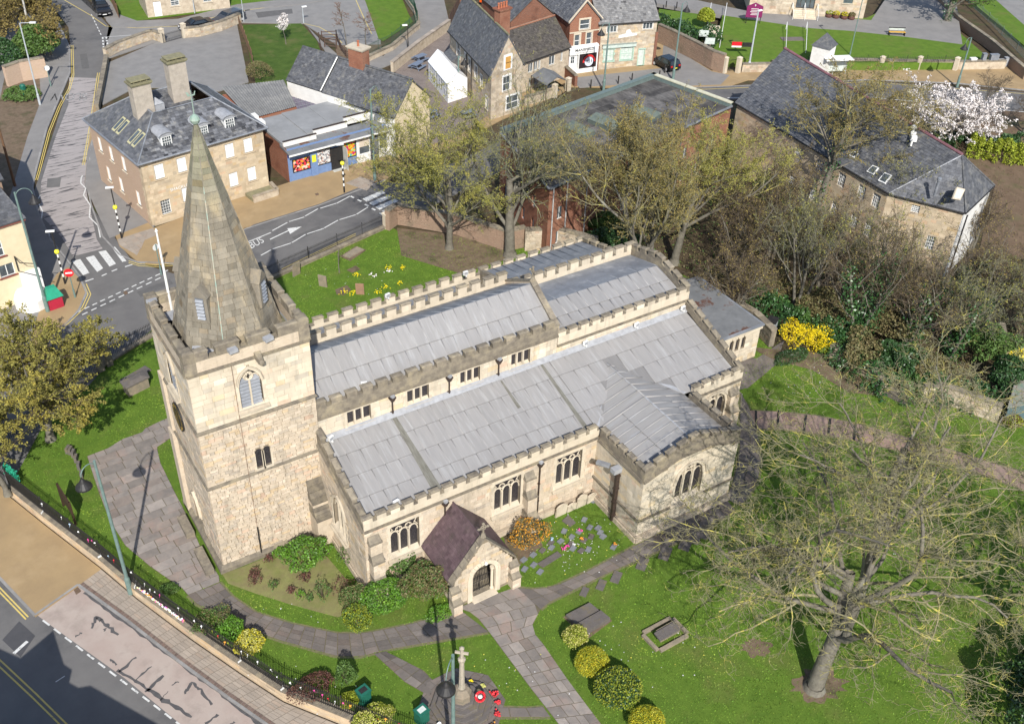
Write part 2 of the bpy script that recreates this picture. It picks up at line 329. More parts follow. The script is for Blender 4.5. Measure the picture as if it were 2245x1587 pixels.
def gothic(O,U,h,kind,lights=3,stone=DRESS,dep=.28,hood=True,label=None):
    """stone window: surround > glass, mullion, tracery"""
    O=np.array([O[0],O[1],0.]);U=np.array([U[0],U[1],0.]);N_=NRM(U);Z=np.array([0,0,1.])
    P=lambda u,z,n=0.:O+U*u+Z*z+N_*n
    fr=MB(); j=.17
    sp=h.spring if h.arch else h.z1
    for a in (h.u0-j,h.u1):     # jamb blocks
        z=h.z0
        while z<sp-.02:
            hh=min(.32,sp-z); w_=j+.10*(int(z*3)%2); a_=a if a>h.u0 else a-(w_-j)
            fr.obox(O,U,N_,w_,.10,hh-.012,a_,-.05,z,random.gauss(0,.06)); z+=hh
    for s0,dd,dz in ((0.,.16,.12),(.0,.28,.07)): fr.obox(O,U,N_,h.u1-h.u0+.5,dd+.1,dz,h.u0-.25,-.1,h.z0-.12-(.07 if dd>.2 else 0),-.15)
    fr.hexa([P(h.u0,h.z0-.0,.05),P(h.u1,h.z0-.0,.05),P(h.u1,h.z0-.0,-dep),P(h.u0,h.z0-.0,-dep)],[P(h.u0,h.z0+.02,.03),P(h.u1,h.z0+.02,.03),P(h.u1,h.z0+.22,-dep),P(h.u0,h.z0+.22,-dep)],-.1)
    if not h.arch:
        fr.obox(O,U,N_,h.u1-h.u0+2*j,.10,.2,h.u0-j,-.05,h.z1,.02)
    else:
        n=12; uu=[h.u0+(h.u1-h.u0)*i/n for i in range(n+1)]; pt=[P(u,h.top(u)+.03,.0) for u in uu]
        cu=(h.u0+h.u1)/2
        for a,b,ua,ub in zip(pt[:-1],pt[1:],uu[:-1],uu[1:]):
            oa=a+U*(ua-cu)*.16+Z*.14; ob=b+U*(ub-cu)*.16+Z*.14
            fr.hexa([a-N_*.05,b-N_*.05,ob-N_*.05,oa-N_*.05],[a+N_*.06,b+N_*.06,ob+N_*.06,oa+N_*.06],random.gauss(0,.05))
            if hood:
                o2=oa+Z*.09+U*(ua-cu)*.06; o3=ob+Z*.09+U*(ub-cu)*.06; fr.hexa([oa,ob,o3,o2],[oa+N_*.15,ob+N_*.15,o3+N_*.11,o2+N_*.11],-.25)
    wn=mesh('window',fr,[stone],church,label=label)
    g=MB(); n=8
    pts=[P(h.u0,h.z0,-dep+.03),P(h.u1,h.z0,-dep+.03)]+[P(h.u1-(h.u1-h.u0)*i/n,h.top(h.u1-(h.u1-h.u0)*i/n),-dep+.03) for i in range(n+1)]
    if kind!='louvre': g.face(pts); mesh('glass',g,[GLASSD],wn)
    else: g.face(pts); mesh('dark_opening',g,[BLACK],wn)
    W=h.u1-h.u0; lw=W/lights; mt=.055
    zl=h.z0+(h.z1-h.z0)*(.62 if kind in('perp','arch') else .95 if kind=='cler' else .66)   # springing of the light heads
    for i in range(1,lights):
        mb=MB(); u=h.u0+lw*i; mb.obox(O,U,N_,mt*2,.16,(h.top(u) if kind=='arch' else h.z1 if kind=='cler' else zl+.05)-h.z0,u-mt,-dep+.05,h.z0,0); mesh('mullion',mb,[stone],wn)
    tr=MB(); r=.045
    def curve(pp,rr=r): tr.path([P(a,b,-dep+.13) for a,b in pp],rr,5)
    if kind in('perp','arch','louvre'):
        for i in range(lights):
            a=h.u0+lw*i+.03; b=a+lw-.06; c=(a+b)/2; hh=min(lw*.75,h.top(c)-zl-.05) 
            pl=[(a+(c-a)*(1-math.cos(t_)),zl-.1+hh*math.sin(t_)) for t_ in np.linspace(0,math.pi/2,7)]; curve(pl); curve([(a+b-x,y) for x,y in pl])
        if kind!='louvre':
            # quatrefoils between the heads
            cs=[h.u0+lw*i for i in range(1,lights)]
            if kind=='arch': cs+= [h.u0+lw*1.5]
            for u in cs:
                zc=min(zl+lw*.72,h.top(u)-.24) if u in cs[:lights-1] else h.top(u)-.3
                rr=min(.2,lw*.32,max(.1,h.top(u)-zc-.03))
                curve([(u+x,zc+y) for x,y in arcpts((0,0),rr,0,2*math.pi,12)],.035)
                for q in range(4):
                    t_=q*math.pi/2+math.pi/4; curve([(u+rr*math.cos(t_),zc+rr*math.sin(t_)),(u+rr*.45*math.cos(t_),zc+rr*.45*math.sin(t_))],.025)
            for u in (h.u0,h.u1):
                s=1 if u==h.u0 else -1; curve([(u+s*.02,zl+.25),(u+s*lw*.35,zl+lw*.9)],.035)
                if not h.arch: curve([(u+s*.02,h.z1-.05),(u+s*lw*.4,zl+lw*.75)],.03)
            if kind=='arch':
                for i in range(lights*2):
                    u=h.u0+lw*(i+.5)/2+.0; zt=h.top(u)-.04
                    if zt>zl+lw*.5: curve([(u,zl+lw*.55),(u,zt)],.03)
        else:
            u=(h.u0+h.u1)/2; zc=h.z1-.55; curve([(u+x,zc+y) for x,y in arcpts((0,0),.24,0,2*math.pi,14)],.07)
            for q in range(4): t_=q*math.pi/2+math.pi/4; curve([(u+.24*math.cos(t_),zc+.24*math.sin(t_)),(u+.1*math.cos(t_),zc+.1*math.sin(t_))],.05)
    if kind=='cler':
        for i in range(lights):
            a=h.u0+lw*i+.03; b=a+lw-.06; c=(a+b)/2
            for s in (0,1):
                x0=a if s==0 else b; xm=a+.1 if s==0 else b-.1
                tr.hexa([P(x0,zl-.06,-dep+.05),P(xm if s==0 else x0,h.z1,-dep+.05),P(x0 if s==0 else xm,h.z1,-dep+.05),P(x0,zl-.05,-dep+.05)],[P(x0,zl-.06,-dep+.2),P(xm if s==0 else x0,h.z1,-dep+.2),P(x0 if s==0 else xm,h.z1,-dep+.2),P(x0,zl-.05,-dep+.2)])
    if tr.V: mesh('tracery',tr,[stone],wn,smooth=False)
    if kind=='louvre':
        for i in range(lights):
            a=h.u0+lw*i+.06; 
            z=h.z0+.06
            while z<h.z0+(h.z1-h.z0)*.72:
                l=MB(); b=a+lw-.12
                l.hexa([P(a,z,-dep+.24),P(b,z,-dep+.24),P(b,z+.20,-dep+.04),P(a,z+.20,-dep+.04)],[P(a,z+.03,-dep+.24),P(b,z+.03,-dep+.24),P(b,z+.23,-dep+.04),P(a,z+.23,-dep+.04)])
                mesh('louvre',l,[LEADD],wn); z+=.24
    return wn
# ---- dimensions
TW,TD=7.,6.65; S1,S2,S3=6.8,10.97,15.0; TTOP=16.65
AX0,AX1,AY=6.85,23.48,-6.12; TX0,TX1,TY=23.48,31.26,-11.01; AZ=5.13
NY0,NY1,NX1,CX1=.25,7.0,24.4,35.8; NAY=13.3; NSTR,CSTR,NASTR=8.9,8.05,5.5
# ---- tower walls
h_bel=Hole(2.66,3.98,11.75,14.35,'pointed',13.3); h_s1=Hole(3.0,3.42,7.1,8.55,'round'); h_s2=Hole(3.5,3.92,7.1,8.55,'round')
hw_bel=Hole(2.5,3.9,11.75,14.35,'pointed',13.3); hw_slit=Hole(3.15,3.3,4.3,5.0); hw_door=Hole(1.85,3.45,.1,3.0,'pointed',1.7)
tw=MB()
wall(tw,(0,0),(1,0),TW,-.8,S3,[h_bel,h_s1,h_s2],.3)
wall(tw,(0,TD),(0,-1),TD,-.8,S3,[hw_bel,hw_slit,hw_door],.35)
wall(tw,(TW,0),(0,1),TD,-.8,S3); wall(tw,(TW,TD),(-1,0),TW,-.8,S3)
TOWER=mesh('tower',tw,[MORT],church)
addstones(0,(0,0),(1,0),TW,.45,S1,.2,(.2,.6),[h_s1],.085,gap=.03); addstones(0,(0,0),(1,0),TW,S1+.12,S2,.22,(.22,.65),[h_s1,h_s2],.065,gap=.026); addstones(1,(0,0),(1,0),TW,S2+.12,S3,.33,(.4,.9),[h_bel],.018)
addstones(0,(0,TD),(0,-1),TD,.45,S1,.26,(.25,.7),[hw_door,hw_slit],.045); addstones(0,(0,TD),(0,-1),TD,S1+.12,S2,.28,(.3,.8),[],.03); addstones(1,(0,TD),(0,-1),TD,S2+.12,S3,.33,(.4,.9),[hw_bel],.018)
addstones(0,(TW,0),(0,1),TD,9,S3,.3,(.35,.8),[],.02)
for z,e in ((S1,.12),(S2,.12)):
    st=MB()
    st.prism([(-e,-e),(TW+e,-e),(TW+e,TD+e),(-e,TD+e)],z,z+.07,-.1,0,True); st.hexa([(-e,-e,z+.07),(TW+e,-e,z+.07),(TW+e,TD+e,z+.07),(-e,TD+e,z+.07)],[(-.02,-.02,z+.2),(TW+.02,-.02,z+.2),(TW+.02,TD+.02,z+.2),(-.02,TD+.02,z+.2)],-.2); mesh('string_course',st,[OLD],church)
st=MB()
for z0,z1,e0,e1 in ((-.8,.3,.28,.28),(.3,.5,.28,.08)):
    st.hexa([(-e0,-e0,z0),(TW+e0,-e0,z0),(TW+e0,TD+e0,z0),(-e0,TD+e0,z0)],[(-e1,-e1,z1),(TW+e1,-e1,z1),(TW+e1,TD+e1,z1),(-e1,TD+e1,z1)],-.15)
mesh('tower_plinth',st,[OLD],church)
# clasping buttress strip on the west face, and the weathered buttress at the south-east corner
bt=MB()
for y in (TD-.95,):
    bt.obox((0,TD),(0,-1),np.array([-1.,0,0]),.9,.28,S1,.0,0,0,.0); bt.obox((0,TD),(0,-1),np.array([-1.,0,0]),.8,.18,S2-S1,.0,0,S1+.2,.0)
mesh('buttress',bt,[STONE],church)
bt=MB(); x0,x1=5.85,6.95
for z0,z1,d0,d1 in ((-.1,2.2,1.25,1.25),(2.2,3.0,1.25,.8),(3.0,3.3,.8,.8),(3.3,4.75,.8,.05)):
    bt.hexa([(x0,-d0,z0),(x1,-d0,z0),(x1,.05,z0),(x0,.05,z0)],[(x0,-d1,z1),(x1,-d1,z1),(x1,.05,z1),(x0,.05,z1)],0,0 if d0==d1 else 1)
bt2=mesh('buttress',bt,[STONE,OLD],church)
for z0,z1,d0,d1 in ((2.2,3.0,1.25,.8),(3.3,4.75,.8,.05)):
    n=4
    for i in range(n):
        a,b=i/n,(i+1)/n; m_=MB(); y0=-(d0+(d1-d0)*a)-.05; y1=-(d0+(d1-d0)*b); za,zb=z0+(z1-z0)*a,z0+(z1-z0)*b
        m_.hexa([(x0-.04,y0,za),(x1+.04,y0,za),(x1+.04,y1,zb-.03),(x0-.04,y1,zb-.03)],[(x0-.04,y0,za+.07),(x1+.04,y0,za+.07),(x1+.04,y1,zb+.04),(x0-.04,y1,zb+.04)],random.gauss(-.35,.1)); mesh('weathering_stone',m_,[OLD],bt2)
gothic((0,0),(1,0),h_bel,'louvre',2,label='pointed belfry window with two louvred lights and a hood mould'); gothic((0,TD),(0,-1),hw_bel,'louvre',2)
for h in (h_s1,h_s2):
    g=MB(); n=8; pts=[(h.u0,.12,h.z0),(h.u1,.12,h.z0)]+[(h.u1-(h.u1-h.u0)*i/n,.12,h.top(h.u1-(h.u1-h.u0)*i/n)) for i in range(n+1)]
    f=MB(); f.obox((0,0),(1,0),np.array([0,-1.,0]),.6,.16,.12,h.u0-.09,-.05,h.z0-.12,-.1)
    for a in (h.u0-.12,h.u1): f.obox((0,0),(1,0),np.array([0,-1.,0]),.12,.07,1.2,a,-.04,h.z0,0)
    wn=mesh('window',f,[DRESS],church); g.face(pts); mesh('glass',g,[GLASSD],wn)
# west door
dm=MB(); h=hw_door
pts=[(.3,TD-h.u0,h.z0),(.3,TD-h.u1,h.z0)]+[(.3,TD-(h.u1-(h.u1-h.u0)*i/8),h.top(h.u1-(h.u1-h.u0)*i/8)) for i in range(9)]
dm.face(pts); DOORW=M('dark_oak',(.06,.035,.02),(.04,.025,.015),3,.7,.4,20,stretch=(8,8,.6)); wd=mesh('door',dm,[DOORW],church)
ds=MB(); n=10
for i in range(n):
    a=h.u0-.1+(h.u1-h.u0+.2)*i/n;b=h.u0-.1+(h.u1-h.u0+.2)*(i+1)/n
    hh=Hole(h.u0-.1,h.u1+.1,h.z0,h.z1+.12,'pointed',h.spring)
    for r,e in ((0,.12),(.16,.2)):
        za,zb=hh.top(a)+r,hh.top(b)+r; ds.hexa([(-e,TD-a,za),(-e,TD-b,zb),(.1,TD-b,zb),(.1,TD-a,za)],[(-e,TD-a,za+.13),(-e,TD-b,zb+.13),(.1,TD-b,zb+.13),(.1,TD-a,za+.13)],-.1)
mesh('door_arch',ds,[DRESS],wd)
# clock
ck=MB(); cy_,cz_=3.8,9.6; R_=.92
def disc(mb,r,x0,x1,t=0,k=0,n=32,ri=0):
    o=[(x0,cy_+r*math.cos(2*math.pi*i/n),cz_+r*math.sin(2*math.pi*i/n)) for i in range(n)]; p=[(x1,b,c) for _,b,c in o]
    mb.raw(o+p,[tuple(range(n,2*n))]+[(i,n+i,n+(i+1)%n,(i+1)%n) for i in range(n)],t,k)
disc(ck,R_,-.03,-.12); CK=mesh('clock_face',ck,[BLACK],church)
GOLD=M('gilding',(.55,.36,.08),(.45,.28,.06),3,.35,0,metal=.6)
nm_=MB()
def strip(p,q,w_,x=-.124):
    d=np.array(q)-np.array(p); d=d/np.linalg.norm(d); e=np.array([-d[1],d[0]])*w_/2
    a,b=np.array(p),np.array(q); c4=[a+e,a-e,b-e,b+e]; nm_.hexa([(x+.003,cy_+v[0],cz_+v[1]) for v in c4],[(x-.003,cy_+v[0],cz_+v[1]) for v in c4])
for rr in (.62,):
    for i in range(36):
        a,b=2*math.pi*i/36,2*math.pi*(i+1)/36; strip((rr*math.cos(a),rr*math.sin(a)),(rr*math.cos(b),rr*math.sin(b)),.012)
ROM=['XII','I','II','III','IIII','V','VI','VII','VIII','IX','X','XI']
for i,rn in enumerate(ROM):     # looking from the west: y decreases to the right
    a=2*math.pi*i/12; dy,dz=-math.sin(a),math.cos(a); ty,tz=-math.cos(a),-math.sin(a)
    for j,chh in enumerate(rn):
        t0=(j-(len(rn)-1)/2)*.055
        def pp(l,v): return (dy*(.75+v)+ty*l,dz*(.75+v)+tz*l)
        if chh=='I': strip(pp(t0,-.09),pp(t0,.09),.014)
        elif chh=='V': strip(pp(t0-.03,.1),pp(t0,-.1),.012); strip(pp(t0+.03,.1),pp(t0,-.1),.012)
        else: strip(pp(t0-.03,.1),pp(t0+.03,-.1),.012); strip(pp(t0+.03,.1),pp(t0-.03,-.1),.012)
mesh('numerals',nm_,[GOLD],CK)
nm_=MB(); strip((0,0),(-.05,-.62),.05,-.135); mesh('minute_hand',nm_,[GOLD],CK); nm_=MB(); strip((0,0),(.12,.4),.06,-.142); mesh('hour_hand',nm_,[GOLD],CK)
# lightning conductor, gargoyle
lc=MB(); lc.path([(2.42,-.1,.0),(2.42,-.1,S3)],.012,5); c1=mesh('lightning_conductor',lc,[M('copper_strip',(.20,.09,.05),(.12,.07,.05),5,.6)],church)
lc=MB(); lc.tube((2.42,-.14,.1),(2.42,-.14,2.6),.05,None,6); mesh('conductor_guard',lc,[BLACK],c1)
gg_=MB(); gg_.hexa([(3.75,0,15.0),(4.15,0,15.0),(4.1,-.55,14.85),(3.8,-.55,14.85)],[(3.75,0,15.4),(4.15,0,15.4),(4.05,-.6,15.15),(3.85,-.6,15.15)]); gg_.lathe((3.95,-.62,14.83),[(.08,0),(.17,.1),(.16,.25),(.06,.35)],7); mesh('gargoyle',gg_,[OLD],church)
# tower parapet
for O,U,L,sk in (((0,0),(1,0),TW,()),((0,TD),(0,-1),TD,()),((TW,0),(0,1),TD,()),((TW,TD),(-1,0),TW,())):
    par=battlement(O,U,L,lambda u:S3,.85,.62,.38,1.35,.45,OLD,STONE,skip=sk,cop=.04,mk=0)
for x,y in ((0,0),(TW,0),(0,TD),(TW,TD)):
    sx=-.06 if x==0 else TW-.58; sy=-.06 if y==0 else TD-.58
    crn=MB(); crn.box((sx+.32,sy+.32,S3+.16),(.66,.66,.7),0,.1); crn.box((sx+.32,sy+.32,S3+.86),(.62,.62,.62),0,random.gauss(0,.1)); crn.lathe((sx+.32,sy+.32,S3+1.48),[(.47,0),(.43,.08),(.3,.13)],4,-.1,0,math.pi/4); mesh('corner_pier',crn,[OLD],church)
tr=MB(); tr.face([(.3,.3,15.15),(TW-.3,.3,15.15),(TW-.3,TD-.3,15.15),(.3,TD-.3,15.15)]); TR=mesh('tower_roof',tr,[LEADD],church)
# slatted duckboards in the gutters
WOODG=M('green_grey_timber',(.20,.19,.12),(.12,.12,.08),6,.9,.4,20)
dk=MB()
for (a,b,c,d) in ((.5,1.0,1.05,5.4),(5.95,1.2,6.5,5.4)):
    n=6
    for i in range(n):
        x=a+(c-a)*(i+.5)/n; 
        m_=MB(); m_.box((x,(b+d)/2,15.22),(.065,d-b,.06)); mesh('duckboard_slat',m_,[WOODG],TR)
# lead capping and floodlights on the parapet
fl=MB()
for (x,y,z,r) in ((4.6,-.25,16.05,.2),(2.6,-.2,15.95,.1),(.2,6.0,16.3,.4)): fl.box((x,y,z),(.5,.35,.22),r)
mesh('floodlight',fl,[FLASH],church)
ap=MB(); ap.hexa([(.35,.35,15.18),(2.2,.35,15.18),(2.4,1.2,15.18),(1.0,1.8,15.18)],[(.35,.35,15.3),(2.2,.35,15.3),(2.4,1.2,15.65),(1.0,1.8,15.65)]); mesh('lead_apron',ap,[FLASH],TR)
ht=MB(); ht.box((1.0,5.2,15.2),(1.0,.9,.45),0); ht.box((1.0,4.75,15.3),(.9,.04,.3),0,0,1); mesh('hatch',ht,[FLASH,BLACK],TR)
# ---- spire: octagon, courses of ashlar following the taper
SC=(3.5,3.32); SB,ST_=15.15,27.45
def spr(z):
    f=(z-SB)/(ST_-SB); r=2.98*(1-f)+.07
    return r
sp_=MB(); n=8; ph=math.pi/8
prof=[(spr(SB),SB),(spr(SB+.9),SB+.9),(spr(ST_),ST_)]
sp_.lathe((SC[0],SC[1],0),[(r*.985,z) for r,z in prof],8,0,0,ph); SPR=mesh('spire',sp_,[MORT],church)
sb=MB(); z=SB
while z<ST_-.25:
    hh=.3*random.uniform(.85,1.2); zt=min(z+hh,ST_)
    for i in range(8):
        a0,a1=ph+i*math.pi/4,ph+(i+1)*math.pi/4
        c0=np.array([math.cos(a0),math.sin(a0)]);c1_=np.array([math.cos(a1),math.sin(a1)])
        rr=[spr(z),spr(zt)]; wid=rr[0]*.765; nb=max(1,int(round(wid/.55))); of=random.uniform(.25,.75) if nb>1 else 0
        kn=[0]+[min(.97,(j+of)/nb) for j in range(nb)][(0 if nb>1 else 1):]+[1]
        for a,b in zip(kn[:-1],kn[1:]):
            if b-a<.03: continue
            pr=random.uniform(.0,.045); v=random.gauss(0,.1)
            q=[]
            for f,r,zz in ((a,rr[0],z+.008),(b,rr[0],z+.008),(b,rr[1],zt-.008),(a,rr[1],zt-.008)):
                f=f+(.006 if f==a else -.006); d=c0*(1-f)+c1_*f; q.append((SC[0]+d[0]*(r+pr),SC[1]+d[1]*(r+pr),zz))
            q0=[((x-SC[0])*.97+SC[0],(y-SC[1])*.97+SC[1],zz) for x,y,zz in q]
            r_=random.random(); tt=(v+.12,v+.03,v-.1) if r_<.1 else (v,v,v-.03)
            if z>22.5: g_=min(1,(z-22.5)/3); tt=(tt[0]-.05*g_,tt[1]+.03*g_,tt[2]-.08*g_)
            s=(q0,[np.array(x) for x in q],tt,wid*(b-a)*hh*.35); BLK.append((s,2))
    z=zt
ro=MB()
for i in range(8):
    a=ph+i*math.pi/4; ro.tube((SC[0]+math.cos(a)*(spr(SB)-.02),SC[1]+math.sin(a)*(spr(SB)-.02),SB),(SC[0]+math.cos(a)*.07,SC[1]+math.sin(a)*.07,ST_),.045,.03,5,random.gauss(0,.06))
mesh('spire_rib',ro,[SPIRE],SPR)
lc=MB(); a=ph-math.pi/4*2.99-.0; 
a=ph+5*math.pi/4; lc.path([(SC[0]+math.cos(a)*(spr(SB)+.07),SC[1]+math.sin(a)*(spr(SB)+.07),SB),(SC[0]+math.cos(a)*.17,SC[1]+math.sin(a)*.17,ST_-.5)],.03,5)
mesh('lightning_conductor',lc,[M('conductor_pale',(.45,.36,.27),(.25,.38,.33),3,.6)],SPR)
for fi,zz in ((4,17.2),(6,17.2),(2,17.2),(0,17.2)):    # lucarnes on the diagonal faces
    a=ph+math.pi/4*(fi)+math.pi/8 -math.pi/4*0; d=np.array([math.cos(a),math.sin(a),0]); U=np.array([-d[1],d[0],0]); 
    b=np.array([SC[0],SC[1],0])+d*(spr(zz)*.92-.05); m_=MB(); P=lambda u,n,z:b+U*u+d*n+np.array([0,0,zz+z])
    m_.hexa([P(-.42,-.3,-.1),P(.42,-.3,-.1),P(.42,.2,-.1),P(-.42,.2,-.1)][::1],[P(-.42,-.8,1.5),P(.42,-.8,1.5),P(.42,.2,1.5),P(-.42,.2,1.5)])
    m_.raw([P(-.5,.24,1.5),P(.5,.24,1.5),P(0,.24,2.15),P(-.5,-.9,1.5),P(.5,-.9,1.5),P(0,-.95,2.15)],[(0,1,2),(0,2,5,3),(1,4,5,2),(3,4,1,0)],-.1,0)
    lu=mesh('lucarne',m_,[SPIRE],SPR); g=MB()
    g.hexa([P(-.24,.2,.1),P(.24,.2,.1),P(.24,.22,.1),P(-.24,.22,.1)],[P(-.24,.2,1.45),P(.24,.2,1.45),P(.24,.22,1.45),P(-.24,.22,1.45)],-.3)
    for k_ in range(6): g.hexa([P(-.22,.21,.14+k_*.22),P(.22,.21,.14+k_*.22),P(.22,.3,.14+k_*.22),P(-.22,.3,.14+k_*.22)],[P(-.22,.21,.27+k_*.22),P(.22,.21,.27+k_*.22),P(.22,.27,.17+k_*.22),P(-.22,.27,.17+k_*.22)],.3)
    mesh('louvres',g,[LEADD],lu)
COP=M('verdigris',(.20,.30,.25),(.28,.34,.29),4,.6,.1)
wv=MB(); wv.lathe((SC[0],SC[1],ST_-.9),[(.2,0),(.06,.9)],8); wv.lathe((SC[0],SC[1],ST_-.05),[(.08,0),(.2,.12),(.27,.28),(.2,.44),(.06,.56)],10); wv.tube((SC[0],SC[1],ST_+.4),(SC[0],SC[1],ST_+1.75),.03,.02,6)
WV=mesh('finial',wv,[COP],SPR)
ck_=MB(); z=ST_+1.45
ck_.prism([(SC[0]-.3,SC[1]-.02),(SC[0]-.12,SC[1]),(SC[0]+.2,SC[1]+.0),(SC[0]+.34,SC[1]+.05),(SC[0]+.2,SC[1]+.05),(SC[0]-.12,SC[1]+.05)],z,z+.1); ck_.hexa([(SC[0]-.3,SC[1],z+.05),(SC[0]-.1,SC[1],z+.0),(SC[0]-.1,SC[1]+.03,z),(SC[0]-.3,SC[1]+.03,z+.05)],[(SC[0]-.42,SC[1],z+.4),(SC[0]-.2,SC[1],z+.3),(SC[0]-.2,SC[1]+.03,z+.3),(SC[0]-.42,SC[1]+.03,z+.4)]); ck_.tube((SC[0]+.25,SC[1]+.02,z+.05),(SC[0]+.35,SC[1]+.02,z+.35),.05,.04,6)
ck_.tube((SC[0]-.25,SC[1],z-.3),(SC[0]+.25,SC[1],z-.3),.015,None,5); ck_.tube((SC[0],SC[1]-.25,z-.3),(SC[0],SC[1]+.25,z-.3),.015,None,5)
ck_.V=[(SC[0]+(a-SC[0])*.62,SC[1]+(b-SC[1])*.62,z+(c-z)*.62) for a,b,c in ck_.V]; mesh('weathercock',ck_,[COP],WV)
# ---- nave and chancel
hc=[Hole(a-TW,b-TW,7.5,8.75) for a,b in ((8.98,10.56),(13.08,14.62),(16.9,18.38),(20.76,22.25))]
nv=MB(); wall(nv,(TW,NY0),(1,0),NX1-TW,0,NSTR+.3,hc,.25); wall(nv,(NX1,NY0),(1,0),CX1-NX1,0,CSTR+.3)
wall(nv,(CX1,NY0),(0,1),NY1-NY0,0,CSTR+.5); wall(nv,(CX1,NY1),(-1,0),CX1-NX1,0,CSTR+.3); wall(nv,(NX1,NY1),(-1,0),NX1-TW,0,NSTR+.3); wall(nv,(NX1,NY0),(0,1),NY1-NY0,7,NSTR+.3)
mesh('nave_wall',nv,[MORT],church)
addstones(1,(TW,NY0),(1,0),NX1-TW,7.2,NSTR,.33,(.4,.95),hc,.014); addstones(1,(NX1,NY0),(1,0),CX1-NX1,6.9,CSTR,.3,(.4,.95),[],.014); addstones(1,(CX1,NY0),(0,1),NY1-NY0,3,CSTR,.33,(.4,.95),[],.014)
for h in hc: gothic((TW,NY0),(1,0),h,'cler',3,dep=.24)
battlement((TW+.05,NY0),(1,0),NX1-TW+.0,lambda u:NSTR,.8,.5,.32,.68,.37,OLD); battlement((NX1+.05,NY0),(1,0),CX1-NX1,lambda u:CSTR,.78,.42,.32,.62,.3,OLD,DRESS)
battlement((CX1-0,NY1),(-1,0),CX1-NX1,lambda u:CSTR,.9,.6,.32,.7,.3,OLD,DRESS); battlement((NX1,NY1),(-1,0),NX1-TW,lambda u:NSTR,.9,.6,.32,.72,.4,OLD,DRESS)
ew=NY1-NY0; battlement((CX1,NY0),(0,1),ew,lambda u:CSTR+.1+.9*(1-abs(u-ew/2)/(ew/2)),.75,.5,.32,.62,.32,OLD,OLD)
RY=3.55; RZ=11.25; CZ=9.3
lead((TW+.1,NY0+.35,NSTR+.55),(NX1-.15,NY0+.35,NSTR+.55),(TW+.1,RY,RZ),(NX1-.15,RY,RZ),20,2,LEADY,.03)
lead((NX1-.15,NY1-.35,NSTR+.55),(TW+.1,NY1-.35,NSTR+.55),(NX1-.15,RY,RZ),(TW+.1,RY,RZ),20,1,LEADD)
lead((NX1+.3,NY0+.35,CSTR+.5),(CX1-.4,NY0+.35,CSTR+.5),(NX1+.3,RY,CZ),(CX1-.4,RY,CZ),12,2,LEADY,.04)
lead((CX1-.4,NY1-.35,CSTR+.5),(NX1+.3,NY1-.35,CSTR+.5),(CX1-.4,RY,CZ),(NX1+.3,RY,CZ),6,1,LEADD,.02)
gb=MB(); gx=NX1-.12       # nave east gable with coping and cross
gb.raw([(gx,NY0+.1,CSTR),(gx,NY1-.1,CSTR),(gx,NY1-.1,NSTR+.7),(gx,RY,RZ+.2),(gx,NY0+.1,NSTR+.7)]+[(gx+.3,NY0+.1,CSTR),(gx+.3,NY1-.1,CSTR),(gx+.3,NY1-.1,NSTR+.7),(gx+.3,RY,RZ+.2),(gx+.3,NY0+.1,NSTR+.7)],[(4,3,2,1,0),(5,6,7,8,9),(2,3,8,7),(3,4,9,8),(4,0,5,9)],0,1)
for ya,za,yb,zb in ((NY0+.1,NSTR+.72,RY,RZ+.22),(RY,RZ+.22,NY1-.1,NSTR+.72)):
    n=7
    for i in range(n):
        a,b=i/n+.004,(i+1)/n-.004; A=(ya+(yb-ya)*a,za+(zb-za)*a);B=(ya+(yb-ya)*b,za+(zb-za)*b)
        gb.hexa([(gx-.07,A[0],A[1]),(gx+.37,A[0],A[1]),(gx+.37,B[0],B[1]),(gx-.07,B[0],B[1])],[(gx-.07,A[0],A[1]+.1),(gx+.37,A[0],A[1]+.1),(gx+.37,B[0],B[1]+.1),(gx-.07,B[0],B[1]+.1)],random.gauss(0,.15))
GBL=mesh('gable',gb,[OLD,STONE],church)
def cross(x,y,z,s=1.,par=None,U=(0,1)):
    m_=MB(); U=np.array([U[0],U[1],0.])
    m_.lathe((x,y,z),[(.2*s,0),(.14*s,.2*s),(.07*s,.3*s)],6); c=np.array([x,y,z+.3*s])
    m_.tube(c,c+[0,0,.75*s],.06*s,.06*s,6)
    m_.tube(c+[0,0,.42*s]-U*.28*s,c+[0,0,.42*s]+U*.28*s,.06*s,None,6)
    for e in (c+[0,0,.75*s],c+[0,0,.42*s]-U*.3*s,c+[0,0,.42*s]+U*.3*s): m_.lathe(tuple(e-np.array([0,0,.08*s])),[(.03*s,0),(.11*s,.08*s),(.03*s,.16*s)],6)
    for i in range(8):
        a,b=i*math.pi/4,(i+1)*math.pi/4; m_.tube(c+[0,0,.42*s]+U*.2*s*math.cos(a)+np.array([0,0,.2*s*math.sin(a)]),c+[0,0,.42*s]+U*.2*s*math.cos(b)+np.array([0,0,.2*s*math.sin(b)]),.03*s,None,4)
    return mesh('stone_cross',m_,[OLD],par or church)
cross(gx+.15,RY,RZ+.25,1.,GBL)
for x in (12.0,16.05,19.75): downpipe(x,NY0,7.25,NSTR-.45)
